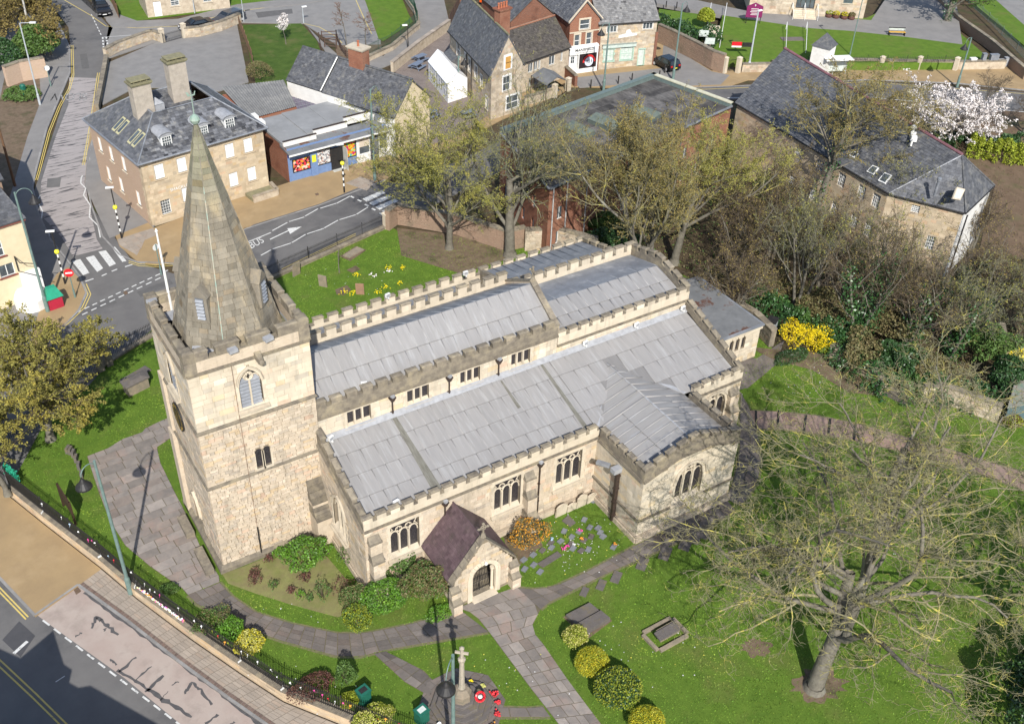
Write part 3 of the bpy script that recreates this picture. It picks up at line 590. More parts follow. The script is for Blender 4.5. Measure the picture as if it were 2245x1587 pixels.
# ---- south aisle
EAV=AZ+.45; ATOP=7.35; f_ais=lambda u:AZ+max(0,(min(5.9,u)))*0
hs=[Hole(8.5-AX0,10.42-AX0,2.1,4.75),Hole(15.7-AX0,17.65-AX0,2.1,4.75),Hole(20.35-AX0,22.35-AX0,2.1,4.75)]
hwst=Hole(3.1,5.0,2.0,5.35,'seg'); hE=Hole(2.2,4.0,1.9,4.5,'pointed')
am=MB(); wall(am,(AX0,AY),(1,0),AX1-AX0,-.1,AZ+.1,hs,.3)
LW=-AY+.15
wall(am,(AX0,.1),(0,-1),LW,-.1,AZ+.3,[Hole(6.12-2.7-2.0+.3,6.12-2.7+.1,1.9,4.9,'pointed')],.3,gable=(0.,ATOP+.3))
wall(am,(TX1,AY),(1,0),CX1-TX1+.1,-.1,AZ+.3,[Hole(1.2,3.4,2.2,4.7,'round')],.3); wall(am,(CX1+.1,AY),(0,1),LW+.1,-.1,AZ+.3,gable=(LW,ATOP+.3))
mesh('aisle_wall',am,[MORT],church)
HW=Hole(6.12-2.7-2.0+.3,6.12-2.7+.1,1.9,4.9,'pointed')
addstones(0,(AX0,AY),(1,0),AX1-AX0,.55,AZ,.27,(.3,.75),hs,.032)
addstones(0,(AX0,.1),(0,-1),LW,.55,ATOP,.28,(.35,.8),[HW],.02,top=lambda u:ATOP+.2-(ATOP-AZ)*u/LW)
HE_=Hole(1.2,3.4,2.2,4.7,'round'); addstones(1,(TX1,AY),(1,0),CX1-TX1+.1,.2,AZ,.3,(.4,.9),[HE_],.015); addstones(1,(CX1+.1,AY),(0,1),LW,.2,ATOP,.3,(.4,.9),[],.015,top=lambda u:AZ+(ATOP-AZ)*u/LW)
for h in hs: gothic((AX0,AY),(1,0),h,'perp',3,label='square-headed south aisle window of three lights')
gothic((AX0,.1),(0,-1),HW,'arch',3,dep=.26); gothic((TX1,AY),(1,0),HE_,'arch',3)
pl=MB()
for O,U,L in (((AX0,AY),(1,0),AX1-AX0),((AX0,.1),(0,-1),LW),((TX0,AY),(0,-1),AY-TY),((TX0,TY),(1,0),TX1-TX0),((TX1,TY),(0,1),AY-TY),((TX1,AY),(1,0),CX1-TX1)):
    N_=NRM(U); pl.obox((*O,0),(*U,0),N_,L+.2,.2,.5,-.1,0,-.1,-.1); pl.obox((*O,0),(*U,0),N_,L+.12,.12,.14,-.06,0,.4,-.3)
mesh('plinth',pl,[STONE],church)
battlement((AX0,AY),(1,0),AX1-AX0+.2,lambda u:AZ,.68,.42,.3,.6,.3,OLD,DRESS)
battlement((AX0,.05),(0,-1),-AY+.05,lambda u:AZ+(ATOP-AZ)*(1-u/6.17),.68,.42,.3,.65,.33,OLD,OLD)
battlement((TX1+.2,AY),(1,0),CX1-TX1-.1,lambda u:AZ,.68,.42,.3,.6,.3,OLD,DRESS)
battlement((CX1+.1,AY),(0,1),-AY+.2,lambda u:AZ+(ATOP-AZ)*(u/6.3),.68,.42,.3,.62,.32,OLD,OLD)
def aclip(p):  # the transept roof cuts into the aisle roof
    x,y=p[0],p[1]; hw=(y+.9)/(-5.3)*3.9; return not (y<-1.1 and abs(x-27.4)<hw-.1)
RTX=27.4
nA=17
lead((AX0+.35,AY+.3,EAV),(AX0+.35+(AX1-AX0-.2),AY+.3,EAV),(AX0+.35,NY0-.02,ATOP),(AX0+.35+(AX1-AX0-.2),NY0-.02,ATOP),18,4,LEADY,.022,clip=aclip)
lead((AX1+.15,AY+.3,EAV),(CX1-.25,AY+.3,EAV),(AX1+.15,NY0-.02,ATOP),(CX1-.25,NY0-.02,ATOP),10,4,LEADY,.022,clip=aclip)
fs=MB(); fs.hexa([(AX0+.3,-.12,ATOP-.02),(CX1-.2,-.12,ATOP-.02),(CX1-.2,NY0-.01,ATOP+.02),(AX0+.3,NY0-.01,ATOP+.02)],[(AX0+.3,-.1,ATOP+.03),(CX1-.2,-.1,ATOP+.03),(CX1-.2,NY0-.01,ATOP+.22),(AX0+.3,NY0-.01,ATOP+.22)]); mesh('flashing',fs,[FLASH],church)
gm=MB()    # grimy gutter sheets below the hoppers
GRIME=M('mossy_lead',(.12,.115,.095),(.19,.185,.16),3,.9,.2,stretch=(3,.5,1))
sl=(ATOP-EAV)/(NY0-AY-.3)
for x,w0,w1,ya in ((11.98,.14,.3,0),(23.0,.1,.16,.0),(19.75,.06,.12,-.2)):
    zz=lambda y:EAV+(y-AY-.3)*sl+.058
    y1=AY+.45 if x<13 else (AY+.45 if x>21 else -2.5)
    if x==19.75: x=19.75
    gm.face([(x-w0,ya,zz(ya)),(x-w1,y1,zz(y1)),(x+w1,y1,zz(y1)),(x+w0,ya,zz(ya))][::1])
mesh('stained_gutter',gm,[GRIME],church)
downpipe(12.15,AY,0,AZ-.35);downpipe(19.0,AY,0,AZ-.35)
def stepbut(x,y,w_,stages,U=(1,0),mat=STONE):
    m_=MB(); N_=NRM(U); O=np.array([x,y,0.]);U=np.array([*U,0.])
    for z0,z1,d0,d1 in stages:
        P=lambda u,n,z:O+U*u+N_*n+np.array([0,0,z])
        m_.hexa([P(-w_/2,d0,z0),P(w_/2,d0,z0),P(w_/2,-.05,z0),P(-w_/2,-.05,z0)],[P(-w_/2,d1,z1),P(w_/2,d1,z1),P(w_/2,-.05,z1),P(-w_/2,-.05,z1)],0,0 if d0==d1 else 1)
        if d0!=d1: m_.hexa([P(-w_/2-.04,d0+.05,z0-.05),P(w_/2+.04,d0+.05,z0-.05),P(w_/2+.04,0,z0-.05),P(-w_/2-.04,0,z0-.05)],[P(-w_/2-.04,d0+.05,z0+.03),P(w_/2+.04,d0+.05,z0+.03),P(w_/2+.04,0,z0+.03),P(-w_/2-.04,0,z0+.03)],0,1)
        elif mat is STONE:
            l=[]; stones(l,tuple((O+N_*d0-U*w_/2)[:2]),tuple(U[:2]),w_,z0,z1,.27,(.3,.6),[],.02); BLK.extend((s,0) for s in l)
            l=[]; stones(l,tuple((O-U*w_/2)[:2]),tuple(N_[:2]*-1) if 0 else tuple((-N_)[:2]),.01,z0,z1,.3,(.3,.5)) if 0 else None
    return mesh('buttress',m_,[mat,OLD],church)
STG=[(-.1,1.3,.95,.95),(1.3,1.7,.95,.65),(1.7,2.9,.65,.65),(2.9,3.4,.65,.38),(3.4,4.3,.38,.38),(4.3,4.7,.38,.02)]
stepbut(AX0+.55,AY,.75,STG); stepbut(18.2,AY,.72,STG); stepbut(CX1-.6,AY,.8,STG)
# ---- transept
tm=MB(); hT=Hole(2.75,5.0,2.0,5.0,'round',3.6)
TR_APX=6.45
wall(tm,(TX0,AY),(0,-1),AY-TY,-.1,AZ+.3); wall(tm,(TX0,TY),(1,0),TX1-TX0,-.1,AZ+.05,[hT],.35,gable=((TX1-TX0)/2,TR_APX+.05)); wall(tm,(TX1,TY),(0,1),AY-TY,-.1,AZ+.3)
mesh('transept_wall',tm,[MORT],church)
tg=lambda u:AZ+(TR_APX-AZ)*(1-abs(u-3.89)/3.89)
addstones(1,(TX0,AY),(0,-1),AY-TY,.55,AZ,.33,(.45,1.1),[],.012); addstones(1,(TX0,TY),(1,0),TX1-TX0,.55,AZ+1.3,.33,(.45,1.1),[hT],.014,top=tg); addstones(1,(TX1,TY),(0,1),AY-TY,.55,AZ,.33,(.45,1.1),[],.012)
gothic((TX0,TY),(1,0),hT,'arch',3,dep=.3,label='arched transept window of three lights with a dark hood mould')
ts=MB()
for O,U,L in (((TX0,AY),(0,-1),AY-TY),((TX0,TY),(1,0),2.4),((TX0+5.35,TY),(1,0),TX1-TX0-5.35),((TX1,TY),(0,1),AY-TY)): ts.obox((*O,0),(*U,0),NRM(U),L+.12,.13,.13,-.06,0,1.8,-.2)
mesh('string_course',ts,[OLD],church)
battlement((TX0,AY-.3),(0,-1),AY-TY-.3,lambda u:AZ,.68,.42,.3,.58,.34,OLD,OLD); battlement((TX0,TY),(1,0),TX1-TX0,tg,.68,.42,.32,.62,.28,OLD,OLD); battlement((TX1,TY),(0,1),AY-TY-.1,lambda u:AZ,.68,.42,.3,.62,.34,OLD,OLD)
ZR=6.72; yE=TY+.3
ym=-1.25
lead((TX0+.3,yE,EAV-.1),(TX0+.3,AY+.3,EAV-.1),(RTX,yE,ZR),(RTX,AY+.3,ZR),7,2,LEADX,.045)
lead((TX1-.3,AY+.3,EAV-.1),(TX1-.3,yE,EAV-.1),(RTX,AY+.3,ZR),(RTX,yE,ZR),7,2,LEADX,.045)
def va(p0,p1,p2,k):     # the two roof triangles running back into the aisle roof
    m_=MB(); m_.face([p0,p1,p2]); rf=mesh('roof',m_,[LEADX],church); rl=MB()
    p0,p1,p2=[np.array(p,float) for p in (p0,p1,p2)]
    for i in range(0,6):
        f=i/6; a=p1+(p2-p1)*f; b=p0+(p2-p0)*f; rl.tube(a+[0,0,.04],b+[0,0,.04],.045,None,6)
    rl.tube(p0+[0,0,.03],p2+[0,0,.03],.05,None,6); mesh('lead_rolls',rl,[LEADX],rf,smooth=True,kind='stuff')
zt=.035
va((TX0+.35,AY+.32,EAV-.1+zt),(RTX,AY+.32,ZR+.03),(RTX,ym,ZR+.03),0) ; va((RTX,AY+.32,ZR+.03),(TX1-.35,AY+.32,EAV-.1+zt),(RTX,ym,ZR+.03),1)
vg=MB()
for x in (TX0+.2,TX1-.2):
    A=np.array([x,AY+.35,EAV+.02]);B=np.array([RTX,ym,ZR+.05]); s=1 if x<RTX else -1; e=np.array([.14*s,-.05,0]); vg.hexa([A-e-[0,0,.02],A+e-[0,0,.02],B+e-[0,0,.02],B-e-[0,0,.02]],[A-e+[0,0,.04],A+e+[0,0,.03],B+e+[0,0,.03],B-e+[0,0,.04]])
vg.tube((RTX,yE,ZR+.03),(RTX,ym,ZR+.05),.06,None,6)
mesh('valley_flashing',vg,[FLASH],church)
# big wall-mounted pipe and gutter box on the transept's west wall
dp=MB(); dp.box((TX0-.2,-8.75,.1),(.28,.2,4.3)); 
for z in (.5,1.7,2.9,4.0): dp.box((TX0-.2,-8.75,z),(.34,.28,.12))
dpo=mesh('downpipe',dp,[DARKB],church); dp=MB(); dp.box((TX0-.25,-8.7,4.4),(.75,.45,.35)); dp.box((TX0-.75,-7.9,4.55),(.3,.9,.2),.6,-.3); mesh('hopper',dp,[FLASH],dpo)
# ---- north aisle and chapel
na=MB(); wall(na,(CX1+.1,NAY),(-1,0),CX1-6.0,-.1,NASTR+.3); wall(na,(CX1+.1,NY1),(0,1),NAY-NY1,-.1,NASTR+.3); wall(na,(6.,NAY),(0,-1),NAY-TD,-.1,NASTR+.3); mesh('north_wall',na,[STONE],church)
battlement((CX1+.1,NAY),(-1,0),CX1-6.,lambda u:NASTR,.7,.55,.3,.72,.42,OLD,DRESS); battlement((CX1+.1,NY1),(0,1),NAY-NY1,lambda u:NASTR+1.6*(1-u/6.3),.7,.5,.3,.68,.4,OLD,OLD); battlement((6.,NAY),(0,-1),NAY-TD,lambda u:NASTR+1.4*u/6.3,.7,.5,.3,.68,.4,OLD,OLD)
lead((24.0,NAY-.35,NASTR+.4),(6.3,NAY-.35,NASTR+.4),(24.0,NY1+.02,7.3),(6.3,NY1+.02,7.3),12,1,LEADD,.03)
ch=MB(); ch.raw([(26,NY1,5.5),(26,NAY-.3,5.5),(26,NAY-.3,6.6),(26,NY1,8.1),(26.3,NY1,5.5),(26.3,NAY-.3,5.5),(26.3,NAY-.3,6.6),(26.3,NY1,8.1)],[(0,3,2,1),(4,5,6,7),(3,7,6,2)]); mesh('chapel_gable',ch,[OLD],church)
lead((CX1-.3,NAY-.35,NASTR+.9),(26.3,NAY-.35,NASTR+.9),(CX1-.3,NY1+.02,7.9),(26.3,NY1+.02,7.9),11,1,LEADD,.05)
# floodlights along the roofs
def flood(x,y,z,rz,lab=None):
    m_=MB(); m_.box((x,y,z+.12),(.38,.16,.3),rz,0,0); m_.box((x+.06*math.sin(rz),y-.09*math.cos(rz),z+.16),(.3,.02,.22),rz,0,1); m_.box((x,y,z),(.08,.3,.12),rz,0,0); return mesh('floodlight',m_,[WHITE,FLASH],church)
for x,y,z,r in ((9.0,NY1+.5,7.35,.3),(18,NAY-.5,6.75,.2),(24.3,NAY-1.0,7.0,0),(7.6,-.35,ATOP+.1,.4),(10.5,NY0+.6,NSTR+.75,-.4),(26.6,NY0-.3,7.5,.2),(31.,NY0-.3,7.5,.2),(35.2,NY0-.3,7.5,.2),(9.2,AY+.45,EAV+.25,.2),(8.0,NY1-.6,9.6,1.)): flood(x,y,z,r)
# ---- vestry
VX0,VX1,VY0,VY1=36.3,43.95,.1,7.7
ve=MB(); hv=[Hole(4.6+i*.62,4.95+i*.62,1.5,2.6,'pointed') for i in range(3)]
wall(ve,(VX0-.0,VY0),(1,0),VX1-VX0,-.1,3.0,hv,.18); wall(ve,(VX1,VY0),(0,1),VY1-VY0,-.1,3.0); wall(ve,(VX1,VY1),(-1,0),VX1-VX0,-.1,3.0)
VS=mesh('vestry',ve,[MORT],church); addstones(1,(VX0,VY0),(1,0),VX1-VX0,.1,2.85,.3,(.4,.9),hv,.012); addstones(1,(VX1,VY0),(0,1),VY1-VY0,.1,2.85,.3,(.4,.9),[],.012)
g=MB(); g.face([(VX0+4.5,VY0+.15,1.4),(VX0+6.4,VY0+.15,1.4),(VX0+6.4,VY0+.15,2.7),(VX0+4.5,VY0+.15,2.7)]); mesh('glass',g,[GLASSD],VS)
v=MB(); v.prism([(VX0,VY0-.12),(VX1+.12,VY0-.12),(VX1+.12,VY1+.1),(VX0,VY1+.1)],2.85,3.15,0,0,True)
v.prism([(VX0-.3,VY0-.2),(VX1+.2,VY0-.2),(VX1+.2,VY1+.2),(VX0-.3,VY1+.2)],3.15,3.3,0,1,True); v.face([(VX0,VY0,3.305),(VX1,VY0,3.305),(VX1,VY1,3.305),(VX0,VY1,3.305)],0,2)
FELT=M('roofing_felt',(.13,.135,.14),(.18,.185,.19),1.,.8,.2,8,c3=(.10,.05,.035),s3=.5,thr3=(.58,.64))
mesh('vestry_roof',v,[DRESS,LEADD,FELT],VS)
v=MB(); v.box((37.9,2.6,3.3),(1.0,1.3,.85)); v.box((37.9,2.6,4.15),(1.2,1.5,.06)); mesh('plant_housing',v,[FLASH],VS)
# ---- porch
PX0,PX1,PY,PZE,PZR=10.75,14.75,-9.85,2.15,4.65; PM=(PX0+PX1)/2
hp=Hole(1.25,2.85,.05,2.75,'round',1.95)
pm=MB(); wall(pm,(PX0,PY),(1,0),PX1-PX0,-.1,PZE,[Hole(1.25,2.85,.05,2.15)] if 0 else [],.3) if 0 else None
# front wall built as one gabled face with the arch cut out
def P_(u,z,n=0.): return (PX0+u,PY-n,z)
L_=PX1-PX0; n=16; uu=[0,1.25]+[1.25+1.6*i/n for i in range(1,n)]+[2.85,L_]; gz=lambda u:PZE+.15+(PZR+.25-PZE-.15)*(1-abs(u-L_/2)/(L_/2))
uu=sorted(uu+[L_/2]); uu=[u for i,u in enumerate(uu) if i==0 or u-uu[i-1]>1e-6]
for a,b in zip(uu[:-1],uu[1:]):
    mid=(a+b)/2; inn=1.25<mid<2.85; za,zb=(hp.top(a),hp.top(b)) if inn else (-.1,-.1)
    pm.face([P_(a,za),P_(b,zb),P_(b,gz(b)),P_(a,gz(a))]); 
    if inn: pm.face([P_(a,za,-.4),P_(b,zb,-.4),P_(b,zb),P_(a,za)])
for u in (1.25,2.85): pm.face([P_(u,-.1),P_(u,-.1,-.4),P_(u,hp.spring,-.4),P_(u,hp.spring)][::(1 if u<2 else -1)])
pm.face([(PX0,PY,-.1),(PX0,PY,PZE),(PX0,AY,PZE),(PX0,AY,-.1)]); pm.face([(PX1,PY,-.1),(PX1,AY,-.1),(PX1,AY,PZE),(PX1,PY,PZE)])
PO=mesh('porch',pm,[MORT],church)
addstones(0,(PX0,PY),(1,0),L_,.25,4.6,.24,(.25,.6),[Hole(1.05,3.05,0,2.95,'round',1.95)],.03,top=gz)
addstones(0,(PX0,AY),(0,-1),AY-PY,.1,PZE,.26,(.3,.6),[],.02); addstones(0,(PX1,PY),(0,1),AY-PY,.1,PZE,.26,(.3,.6),[],.02)
ar=MB()
for i in range(14):
    a,b=math.pi*i/14+.01,math.pi*(i+1)/14-.01; c=(PM,1.95)
    for r0,r1,e in ((.8,.98,.06),(.98,1.12,.11)):
        q=[(c[0]-r*math.cos(t_),c[1]+r*math.sin(t_)*1.0) for r,t_ in ((r0,a),(r0,b),(r1,b),(r1,a))]
        ar.hexa([(x,PY+.1,z) for x,z in q],[(x,PY-e,z) for x,z in q],random.gauss(.1,.04))
for s in (-1,1):
    for r,e in ((.89,.06),(1.05,.1)): ar.box((PM+s*r,PY-e/2+.05,0),(.17,.2,1.95),0,.08)
    ar.lathe((PM+s*.72,PY+.22,0),[(.13,0),(.13,.15),(.09,.25),(.09,1.7),(.13,1.85),(.14,1.98)],10,.1)
mesh('door_arch',ar,[DRESS],PO)
gt=MB()
for i in range(13): x=PM-.66+1.32*i/12; gt.tube((x,PY+.45,.12),(x,PY+.45,2.0+.65*math.sqrt(max(0,1-((x-PM)/.72)**2))*.9 if i%2 else 1.35),.014,None,5)
for z in (.2,.9,1.3): gt.tube((PM-.7,PY+.45,z),(PM+.7,PY+.45,z),.018,None,5)
gt.box((PM,PY+.45,.1),(.04,.04,2.4)); mesh('gate',gt,[BLACK],PO)
fl_=MB(); fl_.face([(PX0,PY+.2,.03),(PX1,PY+.2,.03),(PX1,AY,.03),(PX0,AY,.03)]); fl_.box((PM,PY-.1,0),(1.7,.5,.1),0,0,1); mesh('porch_floor',fl_,[OLD,DRESS],PO)
bk=MB(); bk.face([(PM-.7,AY-.02,0),(PM+.7,AY-.02,0),(PM+.7,AY-.02,2.2),(PM-.7,AY-.02,2.2)]); mesh('inner_door',bk,[DOORW],PO)
for s in (-1,1):     # slated slopes, one joined field of slates each, and the stone coping of the gable
    xe=PM+s*(L_/2+.25); m_=MB(); m_.hexa([(xe,PY+.35,PZE-.1),(xe,AY,PZE-.1),(PM,AY,PZR-.05),(PM,PY+.35,PZR-.05)][::s],[(xe,PY+.35,PZE),(xe,AY,PZE),(PM,AY,PZR+.05),(PM,PY+.35,PZR+.05)][::s])
    rf=mesh('porch_roof',m_,[SLATEP],PO); sl_=MB(); sL=math.hypot(xe-PM,PZR-PZE); nr=14
    for r in range(nr):
        y=PY+.36-(.12 if r%2 else 0)
        while y<AY-.02:
            ya,yb=max(y,PY+.36),min(y+.235,AY-.01); f0,f1=r/nr,(r+1.25)/nr; f1=min(f1,1)
            if yb>ya+.03:
                A=lambda f,h:(xe+(PM-xe)*f,0,PZE+.0+(PZR+.05-PZE)*f+h); a0=A(f0,.035);a1=A(f1,.012)
                q=[(a0[0],ya,a0[2]),(a0[0],yb,a0[2]),(a1[0],yb,a1[2]),(a1[0],ya,a1[2])]; q=q if s<0 else q
                v=random.gauss(0,.13); sl_.raw([(x,y_,z-.02) for x,y_,z in q]+q,[(4,5,6,7) if s>0 else (7,6,5,4),(0,1,5,4)],v)
            y+=.24
    mesh('slates',sl_,[SLATEP],rf,kind='stuff')
    cp=MB(); nn_=6
    for i in range(nn_):
        a,b=i/nn_+.005,(i+1)/nn_-.005; xa,xb=xe+(PM-xe)*a,xe+(PM-xe)*b; za,zb=PZE-.02+(PZR+.28-PZE)*a,PZE-.02+(PZR+.28-PZE)*b
        cp.hexa([(xa,PY-.08,za),(xb,PY-.08,zb),(xb,PY+.38,zb),(xa,PY+.38,za)],[(xa,PY-.08,za+.16),(xb,PY-.08,zb+.16),(xb,PY+.38,zb+.16),(xa,PY+.38,za+.16)],random.gauss(0,.12))
    mesh('coping',cp,[OLD],PO)
    stepbut(PM+s*(L_/2+.05),PY,.6,[(-.1,.9,.55,.55),(.9,1.2,.55,.3),(1.2,1.7,.3,.3),(1.7,2.0,.3,.0)])
rd=MB(); rd.tube((PM,PY+.36,PZR+.09),(PM,AY,PZR+.09),.07,None,6); mesh('ridge',rd,[SLATEP],PO)
cross(PM,PY+.15,PZR+.35,1.,PO,(1,0))
lm=MB(); lm.lathe((PM,PY-.25,2.95),[(.05,0),(.11,.1),(.06,.22)],8); lm.tube((PM,PY,3.15),(PM,PY-.25,3.15),.015,None,4); mesh('lamp',lm,[WHITE],PO)
# ---- lay the blocks: the 300 that show largest become pieces, the rest join one mesh
SM=[STONE,DRESS,SPIRE]
def showing(s):
    q=np.mean(np.array(s[0][0]),0); d=np.linalg.norm(q-CP); return s[0][3]/d/d
BLK.sort(key=showing,reverse=True)
for s,mi in BLK[:300]:
    m_=MB(); stone_faces(m_,s); mesh('stone',m_,[SM[mi]],SPR if mi==2 else TOWER)
jm=MB()
for s,mi in BLK[300:]: stone_faces(jm,s,mi)
mesh('stonework',jm,SM,church,kind='stuff')
print('church',time.time()-T0,len(BLK))
# ================================================================ GROUND, ROADS, PATHS
ZS=-.75
def px(l,z=0.): return [tuple(G(a,b,z)[:2]) for a,b in l]
GRASS=M('mown_grass',(.12,.195,.028),(.08,.145,.02),1.1,.9,.9,55,c3=(.13,.155,.04),s3=.3,spec=.1,thr=(.3,.7))
GRASS2=M('rough_grass',(.075,.12,.025),(.05,.09,.018),.8,.9,.9,40,c3=(.13,.13,.05),s3=.3,spec=.1)
SOIL=M('bare_soil',(.12,.085,.055),(.17,.125,.085),2,.95,.7,20,c3=(.05,.055,.02),s3=.6)
SCRUB=M('scrub_floor',(.055,.04,.022),(.09,.065,.035),1.2,.95,.9,14,c3=(.04,.06,.015),s3=.4)
ASPH=M('asphalt',(.125,.12,.118),(.15,.145,.14),.5,.9,.25,60,c3=(.065,.065,.07),s3=.12,spec=.25)
ASPHL=M('worn_asphalt',(.23,.222,.212),(.19,.184,.178),.8,.9,.25,50,c3=(.22,.215,.21),s3=.3)
WORN=M('worn_buff_surface',(.33,.30,.29),(.29,.265,.255),.7,.9,.2,50,c3=(.045,.045,.05),s3=1.4,stretch=(.28,2.4,1),thr3=(.54,.6))
PINK=M('pinkish_layby_surface',(.34,.27,.235),(.38,.32,.28),.5,.9,.2,50,c3=(.28,.23,.20),s3=.7)
BUFF=M('buff_tarmac',(.33,.235,.125),(.28,.20,.11),.6,.9,.2,50,c3=(.38,.28,.16),s3=.25)
PAVEB=M('beige_slab',(.33,.28,.23),(.28,.24,.20),1.2,.9,.3,30,orand=.06)
PAVEG=M('grey_pavement',(.19,.182,.175),(.225,.215,.205),.7,.9,.2,50)
FLAG=M('york_flagstone',(.25,.22,.195),(.19,.17,.155),1.6,.9,.5,9,c3=(.27,.20,.17),s3=.6,orand=.1)
FLAGD=M('dark_flagstone',(.125,.11,.10),(.155,.135,.12),1.8,.9,.5,9,c3=(.17,.14,.12),s3=.7,orand=.1)
FLAGP=M('pink_flagstone',(.27,.19,.155),(.22,.155,.13),1.8,.9,.5,9,c3=(.16,.12,.10),s3=.8,orand=.1)
KERB=M('kerb_stone',(.27,.26,.25),(.21,.205,.20),2,.9,.3,orand=.08)
PAINT=M('road_paint',(.62,.62,.60),(.5,.5,.48),6,.8,.1,c3=(.15,.15,.15),s3=5,thr3=(.58,.66))
YEL=M('yellow_paint',(.62,.47,.12),(.5,.4,.15),6,.8,.1,c3=(.2,.18,.13),s3=5,thr3=(.6,.68))
SETT=M('brown_brick_paver',(.17,.12,.10),(.14,.10,.085),6,.9,.4,orand=.1)
def zg(x,y):
    t=min(max((27.-y)/11.,0),1) if x<12 else 0; t=t*t*(3-2*t); return ZS*t
gm=MB(); xs=[-400,-60]+list(np.arange(-30,200,8.))+[260,600]; ys=[-120,-60]+list(np.arange(-30,180,6.))+[260,700]
for i in range(len(xs)-1):
    for j in range(len(ys)-1):
        q=[(xs[i],ys[j]),(xs[i+1],ys[j]),(xs[i+1],ys[j+1]),(xs[i],ys[j+1])]; gm.face([(a,b,zg(a,b)-.12) for a,b in q])
GROUND=mesh('ground',gm,[SCRUB],kind='structure')
def sheet(name,poly,z,mat,th=.0,par=None,kind='structure',label=None,edge=None):
    mb=MB(); mb.prism(poly,z-(th or .1),z) ; mm=[mat]
    return mesh(name,mb,mm,par,kind=kind if par is None else None,label=label)
def psheet(name,pts,z,mat,**k): return sheet(name,px(pts,z),z,mat,**k)
def kerb(pts,z,par,h=.1,w_=.15,closed=False,L=.9,mat=None):
    P=px(pts,z)
    if closed: P=P+[P[0]]
    for a,b in zip(P[:-1],P[1:]):
        a=np.array(a);b=np.array(b); d=np.linalg.norm(b-a); n=max(1,int(round(d/L))); u=(b-a)/max(d,1e-6); nn=np.array([u[1],-u[0]])
        for i in range(n):
            p,q=a+(b-a)*i/n+u*.008,a+(b-a)*(i+1)/n-u*.008; m_=MB()
            c4=[p-nn*w_/2,q-nn*w_/2,q+nn*w_/2,p+nn*w_/2][::-1]
            m_.hexa([(*c,z-.15) for c in c4],[(*c,z+h+random.uniform(-.004,.004)) for c in c4],random.gauss(0,.06)); mesh('kerbstone',m_,[mat or KERB],par)
def clipc(sub,clp):     # polygon clipping against a convex outline
    out=[np.array(p,float)[:2] for p in sub]; n=len(clp)
    A=sum(clp[i][0]*clp[(i+1)%n][1]-clp[(i+1)%n][0]*clp[i][1] for i in range(n)); 
    if A<0: clp=clp[::-1]
    for i in range(n):
        a=np.array(clp[i]);b=np.array(clp[(i+1)%n]); e=b-a; ins=lambda p:e[0]*(p[1]-a[1])-e[1]*(p[0]-a[0])>=-1e-9
        inp=out; out=[]
        for j in range(len(inp)):
            p,q=inp[j-1],inp[j]; ip,iq=ins(p),ins(q)
            if ip!=iq:
                d=q-p; t_=(e[0]*(a[1]-p[1])-e[1]*(a[0]-p[0]))/((e[0]*d[1]-e[1]*d[0])+1e-12); out.append(p+d*t_)
            if iq: out.append(q)
        if not out: return []
    return out
def slabs(polys,par,name,mat,z,limit=300):
    polys=sorted(polys,key=lambda p:-abs(sum(p[i][0]*p[(i+1)%len(p)][1]-p[(i+1)%len(p)][0]*p[i][1] for i in range(len(p)))))
    jm=MB()
    for i,p in enumerate(polys):
        c=sum(np.array(q[:2]) for q in p)/len(p); zz=z+random.uniform(-.006,.006); v=random.gauss(0,.035 if mat is PAVEB else .1)
        tt=(v+.04,v-.01,v-.04) if random.random()<.15 else v
        e=[tuple(np.array(q[:2])+(c-np.array(q[:2]))/max(.01,np.linalg.norm(c-np.array(q[:2])))*.03) for q in p]
        if i<limit: m_=MB(); m_.prism(e,z-.05,zz,tt); mesh(name,m_,[mat],par)
        else: jm.prism(e,z-.05,zz,tt)
    if jm.V: mesh(name,jm,[mat],par,kind='stuff')
def grid_slabs(poly,ang,row,wid,stag=True):
    poly=[np.array(p[:2]) for p in poly]; ca,sa=math.cos(-ang),math.sin(-ang); R_=lambda p,s=1:np.array([p[0]*ca-s*p[1]*sa,s*p[0]*sa+p[1]*ca])
    L=[R_(p) for p in poly]; x0=min(p[0] for p in L);x1=max(p[0] for p in L);y=min(p[1] for p in L);y1=max(p[1] for p in L); out=[]
    while y<y1:
        h=random.uniform(*row); x=x0-random.uniform(0,wid[1])
        while x<x1:
            w_=random.uniform(*wid); q=[(x,y),(x+w_,y),(x+w_,y+h),(x,y+h)]
            n_in=sum(tri_in(a,L) for a in q)
            if n_in==4: out.append([R_(a,-1) for a in q])
            elif n_in>0:
                c=clipc(L,q)
                if len(c)>2 and abs(sum(c[i][0]*c[(i+1)%len(c)][1]-c[(i+1)%len(c)][0]*c[i][1] for i in range(len(c))))>.06: out.append([R_(a,-1) for a in c])
            x+=w_
        y+=h
    return out
